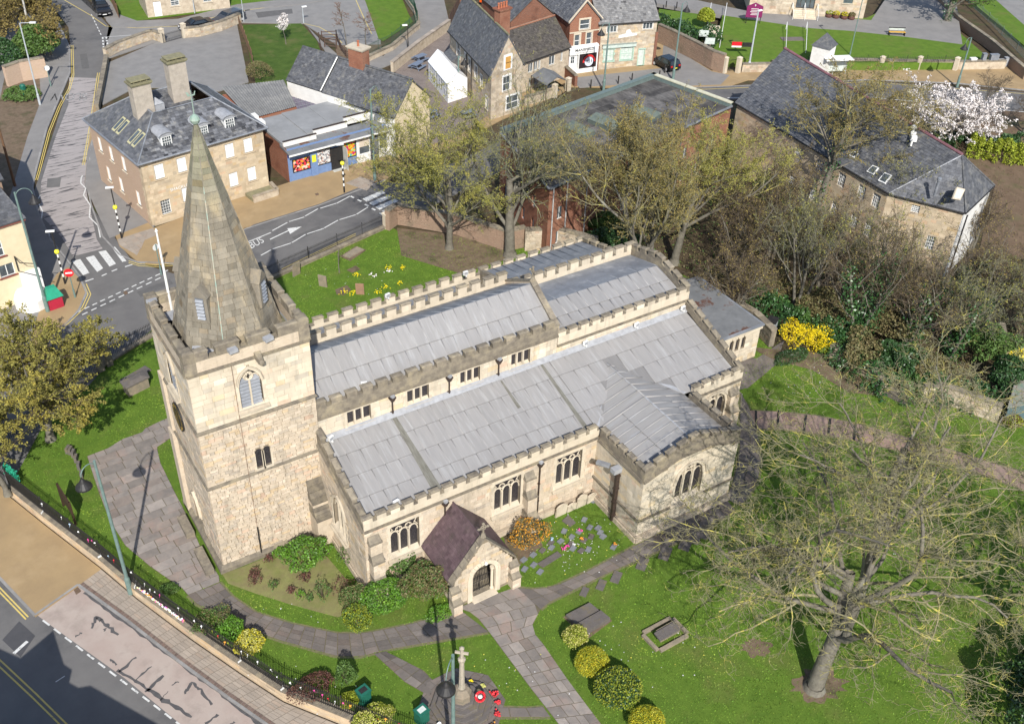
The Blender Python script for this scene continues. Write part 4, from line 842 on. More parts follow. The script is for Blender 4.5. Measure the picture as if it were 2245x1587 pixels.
def strip_slabs(LA,LB,row,cols,jit=.0):
    """slabs in rows across a band between two edge lines"""
    def res(P,n):
        P=[np.array(p[:2]) for p in P]; d=[0]+list(np.cumsum([np.linalg.norm(b-a) for a,b in zip(P[:-1],P[1:])])); T=d[-1]; o=[]
        for i in range(n+1):
            t=T*i/n; k=min(max(np.searchsorted(d,t)-1,0),len(P)-2); f=(t-d[k])/max(1e-6,d[k+1]-d[k]); o.append(P[k]*(1-f)+P[k+1]*f)
        return o,T
    _,Ta=res(LA,1);_,Tb=res(LB,1); n=int((Ta+Tb)/2/row); A,_=res(LA,n);B,_=res(LB,n); out=[]
    for i in range(n):
        c=cols+random.choice((0,0,1,-1)) if cols>2 else cols; of=random.uniform(-.3,.3)/c; k=[0]+[(j+of*0+random.uniform(-.15,.15))/c for j in range(1,c)]+[1]
        for a,b in zip(k[:-1],k[1:]): out.append([A[i]*(1-a)+B[i]*a,A[i]*(1-b)+B[i]*b,A[i+1]*(1-b)+B[i+1]*b,A[i+1]*(1-a)+B[i+1]*a])
    return out
# ---- churchyard lawn
WALLF=[(20,1085),(97,1147),(222,1244),(299,1310),(416,1397),(527,1474),(620,1535),(748,1587),(900,1650),(1100,1730)]
WF=px(WALLF,ZS)
nrmw=[]
def offs(P,d):
    P=[np.array(p[:2]) for p in P]; o=[]
    for i in range(len(P)):
        u=P[min(i+1,len(P)-1)]-P[max(i-1,0)]; u/=np.linalg.norm(u); o.append(P[i]+np.array([-u[1],u[0]])*d)
    return o
WIN=offs(WF,.75)       # inner face of the boundary wall (churchyard side)
lawn_poly=[tuple(p) for p in offs(WF,.4)]+px([(1300,1760),(2600,1700),(2900,1200),(2500,1130),(2245,925),(2080,880),(1930,850),(1830,775),(1700,780),(1660,690),(1465,585),(1300,520),(1145,510),(1110,520),(1000,520),(870,505),(848,492),(610,597),(500,655),(335,722),(240,795),(190,850),(90,940)])
LAWN=sheet('churchyard_lawn',lawn_poly,0,GRASS,th=.9)
# ---- road network (flat sheets a few millimetres apart)
ROAD=psheet('road',[(60,-60),(150,60),(160,160),(75,420),(100,560),(170,690),(110,750),(40,760),(60,830),(170,860),(340,745),(610,612),(850,500),(1250,300),(1500,225),(1610,218),(1900,213),(2250,245),(2500,300),(2500,200),(2245,203),(1900,178),(1600,190),(1450,195),(1250,240),(900,400),(800,402),(560,490),(380,600),(290,572),(190,440),(215,200),(235,110),(240,60),(190,0),(150,-60)],-.02,ASPH)
FR=[(-300,1120),(-80,1190),(0,1268),(77,1350),(172,1283),(320,1385),(405,1455),(500,1530),(582,1587),(800,1760),(500,1900),(-200,1900),(-500,1500)]
ROADF=psheet('road',FR,ZS,ASPH)
rm=MB()
for i in range(14):     # the street drops as it passes the tower
    y0,y1=32-i*1.2,32-(i+1)*1.2
    for xa,xb in ((-60,-20),(-20,-11),(-11,0)): rm.face([(xa,y1,zg(xa,y1)-.026),(xb,y1,zg(xb,y1)-.026),(xb,y0,zg(xb,y0)-.026),(xa,y0,zg(xa,y0)-.026)])
mesh('road',rm,[ASPH],kind='structure')
psheet('road',[(280,-20),(240,60),(228,110),(232,130),(345,92),(405,84),(530,50),(665,52),(740,100),(765,130),(800,135),(840,130),(830,60),(800,0),(770,-40),(700,-60),(700,0),(600,10),(500,28),(390,58),(300,58),(240,50),(200,10)],-.016,ASPHL)
wr=psheet('road_surfacing',[(152,170),(212,172),(205,250),(195,330),(185,400),(212,525),(225,545),(160,562),(135,520),(88,470),(90,400),(122,300),(150,230)],-.012,WORN)
# ---- pavements (raised slabs)
def pave(name,pts,z,mat,k=None,**kw):
    p=psheet(name,pts,z,mat,th=.4,**kw)
    if k: kerb(k,z-.1,p,h=.105)
    return p
PV=pave('pavement',[(235,470),(262,540),(300,572),(340,580),(395,575),(540,497),(700,447),(800,405),(845,392),(900,365),(1000,315),(1100,262),(1230,205),(1245,195),(1200,165),(1000,200),(905,245),(860,330),(800,352),(633,400),(597,412),(440,460),(337,500),(277,440),(230,345),(207,292),(218,180),(245,110),(232,120),(205,235),(192,330),(186,400)],.0,BUFF,[(236,118),(215,235),(200,330),(190,400),(200,450),(225,520),(262,560),(300,576),(395,580),(540,503),(700,452),(845,396)])
psheet('asphalt_patch',[(192,330),(186,405),(215,470),(240,522),(345,480),(337,500),(277,440),(233,347),(207,292)],.006,PAVEG)
fl_=psheet('flag_patch',[(257,525),(262,535),(300,560),(308,545),(296,535),(345,515),(335,500)],.004,PAVEB); slabs([clipc(p,px([(257,528),(262,538),(303,562),(310,545),(340,518),(330,503)],0)) for p in grid_slabs(px([(257,525),(262,540),(305,562),(345,520),(330,500)],0),.2,(.6,.6),(.6,.6)) if len(clipc(p,px([(257,528),(262,538),(303,562),(310,545),(340,518),(330,503)],0)))>2],fl_,'paving_slab',PAVEB,.03)
fl2=psheet('flag_patch',[(757,402),(805,418),(822,398),(790,388)],.004,PAVEB); slabs([p for p in grid_slabs(px([(757,402),(805,418),(822,398),(790,388)],0),.3,(.6,.6),(.6,.6))],fl2,'paving_slab',PAVEB,.03)
LP=pave('pavement',[(-50,470),(-50,250),(20,60),(100,0),(125,45),(155,110),(155,160),(130,220),(105,280),(82,370),(72,410),(85,470),(105,520),(135,560),(172,605),(190,640),(175,680),(100,760),(0,830),(-100,850)],.0,PAVEG,[(128,50),(153,105),(153,160),(128,220),(103,280),(80,370),(72,412),(85,470),(110,525),(140,562),(176,608),(190,645),(172,684),(100,755)])
psheet('buff_patch',[(125,600),(150,585),(172,608),(187,640),(173,675),(120,740),(60,780),(80,700),(100,640)],.005,BUFF)
psheet('dirt_verge',[(10,170),(85,145),(90,220),(60,300),(25,420),(0,500),(-40,400)],.006,SOIL)
pave('pavement',[(1160,195),(1245,190),(1450,193),(1600,188),(1640,175),(1900,172),(2100,180),(2245,195),(2400,215),(2400,160),(2200,142),(1900,152),(1640,150),(1560,155),(1500,120),(1440,90),(1428,140),(1305,155),(1240,165),(1150,190)],.0,BUFF,[(1450,196),(1600,191),(1900,176),(2100,184),(2245,199)])
psheet('tarmac_patch',[(1247,172),(1450,150),(1455,95),(1500,120),(1560,157),(1600,165),(1580,186),(1450,191),(1380,185),(1270,192)],.006,PAVEG)
# footpath round the top, estate grass, car park
psheet('car_park',[(232,140),(350,90),(400,80),(520,55),(545,180),(480,200),(300,190),(225,230),(222,200)],.01,ASPHL)
psheet('grass_verge',[(532,55),(660,52),(695,90),(722,170),(715,190),(640,195),(560,180)],.03,GRASS2)
psheet('grass_verge',[(240,0),(270,44),(300,45),(500,20),(640,10),(690,-20),(640,-60),(240,-60)],.03,GRASS)
psheet('footpath',[(232,45),(245,60),(300,60),(390,55),(520,22),(640,12),(720,0),(700,-10),(520,10),(390,42),(300,46),(255,30),(235,20)],.04,PAVEG)
psheet('grass_verge',[(800,0),(830,85),(840,90),(905,48),(895,30),(870,-30),(790,-30)],.03,GRASS)
psheet('soil_patch',[(735,100),(840,98),(800,138),(740,130)],.02,SOIL)
psheet('ramp_path',[(740,120),(700,85),(675,60),(725,130),(760,137),(835,128),(910,60),(915,40),(880,-60),(960,-60),(985,50),(985,60),(860,140),(800,165),(760,140)],.0,PAVEG)
sett=brickmat('block_paving',(.24,.20,.18),(.20,.165,.15),(.12,.11,.10),.2,.1,.9,.3,.006,axis='flat')
psheet('yard',[(860,150),(985,65),(990,150),(1150,170),(1150,200),(1060,260),(1000,300),(870,340),(820,300),(900,200)],.02,sett)
psheet('parking_court',[(1060,0),(1140,60),(1140,-40),(1050,-40)],.02,brickmat('red_block_paving',(.22,.10,.07),(.17,.09,.07),(.1,.07,.06),.2,.1,.9,.3,.006,axis='flat'))
# raised chapel lawn at the top right
CL=psheet('chapel_lawn',[(1585,30),(1560,125),(1600,130),(1900,140),(2110,138),(2170,130),(2090,60),(2040,-30),(1900,40),(1640,30)],.9,GRASS,th=1.)
psheet('chapel_forecourt',[(1430,-20),(1640,25),(1910,45),(1980,-60),(2090,-40),(2110,98),(1990,82),(1860,68),(1770,62),(1590,35),(1440,8)],.905,PAVEG,th=.5)
psheet('grass_bank',[(1445,20),(1560,35),(1535,90),(1440,60)],.9,GRASS,th=1.)
psheet('grass_bank',[(2100,-20),(2245,100),(2400,180),(2400,20),(2245,-60),(2160,-60)],.3,GRASS,th=1.)
psheet('road',[(2160,-20),(2245,55),(2500,200),(2700,150),(2400,-60),(2180,-60)],.31,ASPHL,th=.5)
psheet('parking_ground',[(2110,345),(2180,410),(2130,620),(2245,640),(2500,700),(2500,250),(2245,240),(1990,200),(1900,225)],-.05,M('rough_ground',(.12,.08,.05),(.16,.11,.07),.8,.95,.5,20,c3=(.08,.085,.03),s3=.25))
psheet('grass_verge',[(2245,780),(2400,820),(2400,950),(2245,880),(2215,800)],.02,GRASS)
# ---- churchyard paths
def path(name,L,R,z,mat,row,cols,bed):
    A=px(L,z);B=px(R,z); sheet('trodden_edge',[tuple(q) for q in offs(A,random.choice((.16,.13)))]+[tuple(q) for q in offs(B,-.15)][::-1],.007,DRYG,th=.1); p=sheet(name,A+B[::-1],.012,bed,th=.1); slabs(strip_slabs(A,B,row,cols),p,'flagstone',mat,.035); return p
DRYG=M('dry_grass_edge',(.17,.145,.08),(.11,.13,.05),5,.95,.5,30)
BED=M('path_joint',(.10,.09,.055),(.14,.115,.08),4,.95,.3)
pf=[(191,1000),(236,983),(270,962),(313,948),(319,939),(372,914),(383,955),(344,980),(352,1015),(385,1082),(415,1140),(440,1200),(480,1262),(482,1275),(412,1304),(400,1290),(330,1242),(275,1196),(240,1140),(215,1075)]
FC=sheet('forecourt',px(pf,.01),.012,BED,th=.1); slabs(grid_slabs(px(pf,.01),.05,(.5,.85),(.6,1.5)),FC,'flagstone',FLAG,.035)
path('footpath',[(482,1277),(510,1308),(560,1342),(640,1367),(740,1388),(800,1388),(900,1368),(990,1342),(1003,1332)],[(412,1304),(432,1324),(540,1377),(620,1405),(651,1413),(734,1437),(790,1439),(845,1424),(956,1405),(1072,1385)],0.,FLAGD,.72,4,BED)
path('footpath',[(1003,1332),(1040,1345),(1072,1385),(1118,1447),(1165,1510),(1225,1587),(1262,1640),(1340,1760)],[(1133,1286),(1185,1336),(1163,1378),(1190,1410),(1245,1490),(1318,1587),(1360,1640),(1450,1760)],0.,FLAG,.8,4,BED)
path('footpath',[(1133,1288),(1171,1292),(1213,1287),(1288,1253),(1388,1199),(1480,1150),(1593,1094)],[(1185,1336),(1200,1322),(1274,1285),(1330,1257),(1413,1221),(1535,1166),(1612,1120)],0.,FLAGD,.9,2,BED)
path('footpath',[(1593,1094),(1612,1040),(1622,985),(1622,920),(1624,860)],[(1625,1110),(1660,1060),(1669,1010),(1660,940),(1640,890)],0.,FLAGD,1.,2,BED)
path('footpath',[(1642,900),(1708,903),(1791,911),(1875,928),(1985,958),(2110,994),(2245,1036),(2400,1090)],[(1658,940),(1708,941),(1805,953),(1875,966),(1999,994),(2124,1030),(2245,1074),(2400,1135)],0.,FLAGP,1.1,2,BED)
path('footpath',[(820,1433),(887,1494),(939,1524),(965,1545)],[(845,1427),(930,1470),(955,1498),(985,1520)],0.,FLAGD,.8,2,BED)
path('footpath',[(1077,1549),(1160,1552),(1191,1549)],[(1075,1571),(1150,1571),(1207,1571)],0.,FLAGD,.8,1,BED)
mc=(7.76,-15.89); ring=[(mc[0]+2.45*math.cos(a),mc[1]+2.45*math.sin(a)) for a in np.arange(8)*math.pi/4+.39]
MR=sheet('memorial_paving',ring,.012,BED,th=.1); slabs([p for p in grid_slabs(ring,.35,(.5,.6),(.6,.9))],MR,'flagstone',FLAGD,.035)
psheet('churchyard_paving',[(1500,790),(1660,785),(1720,745),(1700,800),(1640,850),(1500,880)],.012,FLAGD)
psheet('bed',[(487,1258),(530,1243),(690,1178),(700,1200),(760,1270),(790,1335),(740,1352),(640,1325),(560,1300),(500,1278)],.02,M('mossy_bed',(.20,.20,.075),(.17,.15,.07),1.5,.95,.5,25,c3=(.13,.15,.04),s3=.5))
psheet('soil_patch',[(1100,1165),(1160,1120),(1190,1195),(1130,1245),(1110,1200)],.02,SOIL)
for pts in ([(870,500),(1000,515),(1140,560),(1010,600),(880,560)],[(1640,760),(1850,780),(1900,850),(2000,875),(1860,860),(1780,810),(1700,790)]): psheet('soil_patch',pts,.015,SOIL)
for c,r in (((1795,1500),62),((1660,1420),34)): 
    c3=G(*c); psheet('soil_patch',[(c[0]+r*math.cos(a)*q_,c[1]+r*.6*math.sin(a)*q_) for a in np.arange(36)*math.pi/18 for q_ in (random.uniform(.7,1.15),)],.012,SOIL)
# ---- front street: pavements, lay-by
b1=psheet('pavement',[(-150,960),(-20,1040),(20,1088),(97,1150),(222,1247),(172,1283),(77,1350),(0,1268),(-80,1190),(-300,1100)],ZS+.1,BUFF,th=.4); kerb([(-80,1190),(0,1268),(77,1350),(172,1283)],ZS,b1,h=.11)
A=px([(222,1247),(299,1312),(416,1400),(527,1477),(620,1538),(748,1590),(900,1653)],ZS+.1);B=px([(172,1283),(280,1362),(388,1447),(500,1530),(582,1587),(690,1665),(800,1740)],ZS+.1)
b2=sheet('pavement',A+B[::-1],ZS+.10,M('sandy_joint',(.23,.20,.165),None,3,.9),th=.4); A2=offs(A,-.03);B2=offs(B,.34); slabs(strip_slabs(A2,B2,.62,6),b2,'paving_slab',PAVEB,ZS+.12)
B3=offs(B,.12); slabs([p for p in strip_slabs(B2,B3,.22,1)],b2,'brick',SETT,ZS+.122,120); kerb([(172,1283),(280,1362),(388,1447),(500,1530),(582,1587),(690,1665)],ZS,b2,h=.11)
psheet('lay_by',[(172,1285),(280,1366),(388,1451),(500,1534),(582,1591),(690,1670),(560,1720),(400,1590),(275,1487),(100,1362),(82,1348)],ZS+.006,PINK)
TARP=M('tar_patch',(.07,.068,.07),(.10,.095,.095),3,.8,.2)
def blob(pts,z,par,mat=TARP):   # ragged strip between pixel points with widths
    P=[np.array(G(a,b,z)[:2]) for a,b,_ in pts]; L=[];R_=[]
    for i in range(len(P)*1):
        u=P[min(i+1,len(P)-1)]-P[max(i-1,0)]; u/=np.linalg.norm(u); n_=np.array([-u[1],u[0]]); w_=pts[i][2]
        L.append(P[i]+n_*w_*random.uniform(.6,1.2));R_.append(P[i]-n_*w_*random.uniform(.6,1.2))
    m_=MB()
    for i in range(len(P)-1): m_.face([(*R_[i],z),(*R_[i+1],z),(*L[i+1],z),(*L[i],z)])
    mesh('tar_patch',m_,[mat],par)
def rough(pts,w_,n=6): # subdivide with jitter
    o=[]
    for (a,b),(c,d) in zip(pts[:-1],pts[1:]):
        for i in range(n): f=i/n; o.append((a+(c-a)*f+random.uniform(-2,2),b+(d-b)*f+random.uniform(-2,2),w_*random.uniform(.5,1.3)))
    return o
zl=ZS+.010
for pts,w_ in (([(200,1375),(212,1350),(225,1362),(240,1375),(262,1395)],.11),([(228,1385),(236,1372)],.06),([(165,1395),(182,1385)],.05),([(262,1472),(305,1432)],.09),([(300,1490),(338,1452)],.06),([(318,1515),(365,1475)],.1),([(375,1500),(395,1492)],.05),([(405,1520),(420,1495),(440,1512),(470,1548)],.10),([(450,1585),(485,1560)],.09),([(240,1445),(258,1458)],.08),([(258,1470),(300,1492),(340,1520),(380,1545),(430,1575)],.12),([(350,1535),(372,1512)],.04),([(500,1590),(518,1578)],.06)): blob(rough(pts,w_),zl,ROADF)
E1=px([(172,1289),(240,1340),(330,1405),(420,1480),(520,1553),(600,1612)],zl); 
blob([(a,b,.10*random.uniform(.5,1.4)) for t in np.linspace(0,1,44) for a,b in [(182+(610-182)*t+random.uniform(-2,2),1298+(1618-1298)*(t**1.03)+random.uniform(-1,1))]],zl,ROADF)
# ---- markings
def line(pts,w_,z,par,mat=PAINT,name='road_line'):
    P=[np.array(p[:2]) for p in px(pts,z)]; m_=MB()
    L=offs(P,w_/2);R_=offs(P,-w_/2)
    for i in range(len(P)-1): m_.face([(*R_[i],z),(*R_[i+1],z),(*L[i+1],z),(*L[i],z)])
    return mesh(name,m_,[mat],par)
def dashes(a,b,n,duty,w_,z,par):
    for i in range(n):
        t0,t1=i/n,(i+duty)/n; line([(a[0]+(b[0]-a[0])*t0,a[1]+(b[1]-a[1])*t0),(a[0]+(b[0]-a[0])*t1,a[1]+(b[1]-a[1])*t1)],w_,z,par)
z2=ZS+.014
dashes((94,1359),(410,1600),13,.6,.11,z2,ROADF)
for o in (0,5): line([(0-o-30,1253+o),(0-o,1288+o),(62-o,1352+o)],.09,z2,ROADF,YEL,'yellow_line')
for o in (0,8): line([(-60-o,1390+o),(0-o,1446+o),(80-o,1521+o),(150-o,1590+o),(300-o,1730+o)],.09,z2,ROADF,YEL,'yellow_line')
line([(30,1432),(60,1405)],.2,z2,ROADF); line([(122,1494),(142,1481)],.05,z2,ROADF)
psheet('asphalt_patch',[(5,1402),(42,1361),(77,1393),(45,1440)],ZS+.01,M('dark_asphalt',(.06,.06,.065),(.07,.07,.075),2,.85,.2,40))
zr=-.012+.006
zb=[((158,573),(176,568),(196,598),(182,603)),((188,565),(206,560),(226,588),(213,596)),((216,552),(232,549),(254,578),(240,584)),((246,543),(252,541),(277,572),(268,574))]
for q in zb: psheet('zebra_stripe',q,zr+.004,PAINT,par=ROAD)
for a,b in (((187,617),(205,611)),((223,605),(234,600)),((245,595),(257,590)),((274,585),(290,580))): line([a,b],.15,zr,ROAD)
dashes((168,685),(375,589),12,.6,.13,zr,ROAD); dashes((180,690),(360,605),9,.6,.13,zr,ROAD)
for P_l in ([(181,385),(178,390),(177,402),(188,413),(183,428),(198,450),(196,476),(215,495),(220,521)],[(88,428),(82,440),(93,463),(90,490),(107,513),(112,533),(133,552)]):
    for a,b in zip(P_l[:-1],P_l[1:]): line([a,b],.11,zr,ROAD,name='zigzag_line')
for P_l in ([(507,543),(550,528),(594,510),(597,506),(630,488),(634,486),(667,476),(669,474),(697,458),(702,457),(737,446),(738,446),(768,430)],[(572,560),(594,548),(598,546),(638,533),(640,532),(670,514),(673,513),(710,501),(711,500),(741,483),(744,482),(780,471),(782,470),(807,454)]):
    for a,b in zip(P_l[:-1:1],P_l[1::1]):
        if abs(a[0]-b[0])>12: line([a,b],.12,zr,ROAD,name='zigzag_line')
for a in ((768,430),(784,438),(800,448),(815,457),(832,467)): line([a,(a[0]+8,a[1]+4)],.2,zr,ROAD)
for k_ in range(4): 
    x,y=795+k_*14,436+k_*9; psheet('zebra_stripe',((x,y),(x+42,y-18),(x+50,y-13),(x+9,y+6)),zr+.004,PAINT,par=ROAD)
line([(592,525),(634,505)],.14,zr,ROAD,name='arrow'); psheet('arrow',[(630,501),(661,497),(636,513)],zr+.004,PAINT,par=ROAD)
for o in (0,4): line([(618-o*.2,590+o),(700-o*.2,550+o),(780-o*.2,512+o)],.08,zr,ROAD,YEL,'yellow_line'); line([(282,572+o),(305,579+o),(345,581+o),(392,577+o)],.08,zr,ROAD,YEL,'yellow_line'); line([(183+o*1.5,622),(193+o*1.5,645),(180+o*1.5,674),(150,705+o),(100,742+o)],.08,zr,ROAD,YEL,'yellow_line')
for o in (0,4): line([(156+o,100),(158+o,165),(150+o,195),(128+o,235),(106+o,290),(84+o,375),(78+o,395)],.08,zr,ROAD,YEL,'yellow_line')
for o in (0,4): line([(214+o,160),(203+o,235),(194+o,290),(181+o,362)],.08,zr,ROAD,YEL,'yellow_line')
line([(140,0),(200,35),(232,58),(300,62),(390,58),(520,26),(620,12),(712,0)],.1,-.008,ROAD,YEL,'yellow_line'); line([(665,52),(700,60),(735,80),(750,95)],.1,-.008,ROAD,YEL,'yellow_line'); line([(780,0),(800,45),(815,75)],.1,-.008,ROAD,YEL,'yellow_line')
dashes((200,32),(223,80),7,.6,.12,-.008,ROAD); dashes((225,82),(228,115),5,.6,.2,-.008,ROAD); dashes((233,82),(238,112),5,.6,.2,-.008,ROAD); line([(228,82),(298,77)],.1,-.008,ROAD)
line([(1595,215),(1900,213),(2245,246)],.15,zr,ROAD) ; line([(1450,200),(1600,194),(1900,180),(2245,206)],.1,zr,ROAD,YEL,'yellow_line'); line([(1990,200),(2000,206)],.4,zr,ROAD)
GRATE=M('rusty_cover',(.12,.08,.05),(.16,.11,.08),8,.7,.6,30)
psheet('drain_cover',[(160,1290),(170,1285),(178,1295),(167,1303)],ZS+.02,GRATE)
for q in (((300,640),(372,612),(380,622),(308,651)),((640,520),(700,495),(706,503),(648,529)),((215,665),(250,652),(256,664),(222,676)),((1700,196),(1760,193),(1763,203),(1703,206)),((560,28),(640,20),(642,30),(566,40)),((175,120),(190,118),(196,150),(180,152))): psheet('asphalt_patch',q,-.0095,M('patch_asphalt',(.10,.097,.095),(.12,.116,.113),2,.9,.3,40))
for q in (((520,560),(526,558),(530,563),(524,565)),((270,640),(277,637),(281,643),(274,646)),((690,425),(697,423),(700,427),(693,429))): psheet('drain_cover',q,.01,GRATE)
psheet('asphalt_patch',[(104,392),(134,389),(131,410),(102,412)],-.004,ASPH)
def text(body,P,U,V,size,mat,par,name='lettering',depth=.0,font_w=1.,n_off=0.,bold=0.):
    c=bpy.data.curves.new('t','FONT'); c.body=body; c.size=1; c.align_x='CENTER'; c.align_y='CENTER'; c.extrude=depth; c.resolution_u=3; c.offset=bold
    o=bpy.data.objects.new('t',c); COL.objects.link(o); dg=bpy.context.evaluated_depsgraph_get(); me=bpy.data.meshes.new_from_object(o.evaluated_get(dg)); bpy.data.objects.remove(o); bpy.data.curves.remove(c)
    V_=np.zeros(len(me.vertices)*3); me.vertices.foreach_get('co',V_); V_=V_.reshape(-1,3)
    P=np.array(P,float);U=np.array(U,float);V=np.array(V,float); N_=np.cross(U,V); N_/=np.linalg.norm(N_)
    W=P+np.outer(V_[:,0]*size*font_w,U)+np.outer(V_[:,1]*size,V)+np.outer(V_[:,2]*size,N_)+N_*n_off-(root(par) if par is not None else 0)
    me.vertices.foreach_set('co',W.ravel()); me.materials.clear(); me.materials.append(mat); ob=bpy.data.objects.new(name,me); COL.objects.link(ob); ob.parent=par; return ob
def un(a): a=np.array(a,float); return a/np.linalg.norm(a)
pc=G(562,533,zr); U=un(G(580,548,zr)-G(548,520,zr)); V=np.cross([0,0,1],U); text('BUS',pc+[0,0,.006],un(G(572,526,0)-G(545,540,0)),un(G(548,512,0)-G(578,556,0))*1.6,.95,PAINT,ROAD)
U=un(G(120,212,0)-G(196,212,0)); V=un(G(172,240,0)-G(178,190,0)); text('SLOW',G(152,212,-.004)+[0,0,.004],U,V*2.1,1.45,M('faded_road_paint',(.42,.41,.40),(.30,.29,.28),6,.8,.1,c3=(.12,.12,.12),s3=3,thr3=(.45,.55)),ROAD)
# daisies scattered on the lawns
dz=MB()
for cx_,cy_,rx,ry,n in ((1260,1200,110,60,170),(1100,1490,90,60,30),(1380,1450,160,110,70),(750,620,120,60,30),(1750,850,90,50,60),(700,1500,120,50,40),(600,1340,90,25,12),(1900,1200,200,90,40),(1230,1130,60,30,20)):
    for _ in range(n*3//5):
        p=G(random.gauss(cx_,rx*.5),random.gauss(cy_,ry*.5)); s=random.uniform(.018,.035); dz.face([(p[0]-s,p[1]-s,.05),(p[0]+s,p[1]-s,.05),(p[0]+s,p[1]+s,.05),(p[0]-s,p[1]+s,.05)],(0,0,0) if random.random()<.8 else (0,-.1,-.85))
mesh('daisies',dz,[M('petal_white',(.7,.7,.68),None,3,.8)],LAWN,kind='stuff')
# grass blades over the nearer lawns
def grass(poly,n,hmin,hmax,mat,par,excl=()):
    P=np.array([p[:2] for p in poly]); lo,hi=P.min(0),P.max(0); pts=[]
    q=RNG.uniform(lo,hi,(n*3,2)); 
    def inside(q,po):
        po=np.array([p[:2] for p in po]); x,y=q[:,0],q[:,1]; c=np.zeros(len(q),bool); j=len(po)-1
        for i in range(len(po)):
            xi,yi=po[i];xj,yj=po[j]; m_=((yi>y)!=(yj>y))&(x<(xj-xi)*(y-yi)/(yj-yi+1e-12)+xi); c^=m_; j=i
        return c
    k=inside(q,poly)
    for e in excl: k&=~inside(q,e)
    q=q[k][:n]; n=len(q); a=RNG.uniform(0,6.28,n); h=RNG.uniform(hmin,hmax,n)*(1+.6*np.sin(q[:,0]*1.3)*np.sin(q[:,1]*1.1)*.5); w_=RNG.uniform(.02,.05,n); l=RNG.uniform(-.07,.07,(n,2))
    V=np.zeros((n,3,3)); V[:,0,:2]=q-np.c_[np.cos(a),np.sin(a)]*w_[:,None]; V[:,1,:2]=q+np.c_[np.cos(a),np.sin(a)]*w_[:,None]; V[:,2,:2]=q+l; V[:,2,2]=h
    fx=lambda a,b,c:np.sin(q[:,0]*a+c)*np.sin(q[:,1]*b+c*2)
    lo=.5*fx(.31,.37,1)+.3*fx(.83,.71,2)+.2*fx(2.1,1.7,.5)+.15*fx(4.3,3.9,4)
    bulk('grass_blades',V,mat,par,(RNG.normal(0,.16,n)+.36*lo)[:,None]*np.ones(3)+RNG.normal(0,.08,(n,3))*[1,0,.3]+np.maximum(lo,0)[:,None]*[.55,.02,.35],'stuff')
def bulk(name,V,mat,par,tint=None,kind=None,smooth=False):
    """many separate small faces (n,k,3) as one mesh"""
    n,k=V.shape[:2]; me=bpy.data.meshes.new(name); W=V.reshape(-1,3)-(root(par) if par is not None else 0)
    me.vertices.add(n*k); me.vertices.foreach_set('co',W.astype(np.float32).ravel()); me.loops.add(n*k); me.loops.foreach_set('vertex_index',np.arange(n*k,dtype=np.int32))
    me.polygons.add(n); me.polygons.foreach_set('loop_start',np.arange(0,n*k,k,dtype=np.int32)); me.polygons.foreach_set('loop_total',np.full(n,k,np.int32)); me.update(calc_edges=True)
    me.materials.append(mat)
    if tint is not None: a=me.attributes.new('tint','FLOAT_VECTOR','FACE'); a.data.foreach_set('vector',np.asarray(tint,np.float32).ravel())
    o=bpy.data.objects.new(name,me); COL.objects.link(o); o.parent=par; return put(o,kind=kind)
BL=M('grass_blade',(.145,.245,.03),(.095,.175,.022),.8,.8,spec=.15,c3=(.155,.18,.05),s3=.3)
paths_px=[pf,[(482,1277),(560,1342),(740,1388),(900,1368),(1003,1332),(1133,1286),(1213,1287),(1388,1199),(1593,1094),(1612,1040),(1622,860),(1640,890),(1669,1010),(1625,1110),(1413,1221),(1274,1285),(1185,1336),(1163,1378),(1318,1587),(1350,1640),(1260,1640),(1225,1587),(1072,1385),(845,1424),(734,1437),(540,1377),(412,1304)],[(1642,900),(1875,928),(2110,994),(2245,1036),(2245,1074),(1875,966),(1658,940)],[(820,1433),(845,1427),(985,1520),(965,1545)],[(1077,1549),(1191,1549),(1207,1571),(1075,1571)],[(487,1258),(690,1178),(790,1335),(740,1352),(500,1278)]]
ex=[px(p,0) for p in paths_px]+[ring,[(-.4,-.4),(7.4,-.4),(7.4,-6.4),(10.6,-6.4),(10.6,-10),(15,-10),(15,-6.4),(23.3,-6.4),(23.3,-11.3),(31.6,-11.3),(31.6,-6.4),(36.3,-6.4),(36.3,-.2),(44,-.2),(44,8),(36.2,8),(36.2,13.6),(5.8,13.6),(5.8,7),(-.4,7)]]
grass([p for p in lawn_poly],150000,.02,.075,BL,LAWN,ex)
print('ground',time.time()-T0)
# ================================================================ TOWN BUILDINGS
SAND=M('sandstone_ashlar',(.52,.43,.30),(.45,.36,.25),1.4,.9,.4,12,c3=(.35,.27,.18),s3=.5)
SANDB=M('sandstone_rubble',(.50,.43,.33),(.39,.32,.24),2.2,.9,.6,8,c3=(.27,.22,.16),s3=.9)
BRICKP=brickmat('pink_brick',(.50,.35,.25),(.44,.30,.215),(.46,.38,.30),c3=(.46,.34,.24))
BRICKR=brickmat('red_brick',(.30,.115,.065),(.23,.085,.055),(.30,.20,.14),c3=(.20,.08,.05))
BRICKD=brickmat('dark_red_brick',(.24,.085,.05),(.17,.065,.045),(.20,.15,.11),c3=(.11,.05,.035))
BRICKO=brickmat('old_brown_brick',(.34,.23,.16),(.28,.18,.13),(.26,.21,.16),c3=(.22,.17,.12))
CREAM=M('cream_painted_render',(.66,.56,.38),(.60,.50,.33),1.5,.7,.25,10,c3=(.45,.33,.22),s3=1.6,thr3=(.64,.72))
RENDER=M('white_render',(.70,.69,.66),(.62,.61,.58),1.5,.75,.3,8,c3=(.45,.44,.41),s3=.9,thr3=(.6,.8))
BLUEP=M('blue_painted_wood',(.16,.24,.42),(.13,.20,.36),3,.5)
MINT=M('mint_paint',(.38,.52,.43),(.33,.46,.38),3,.5)
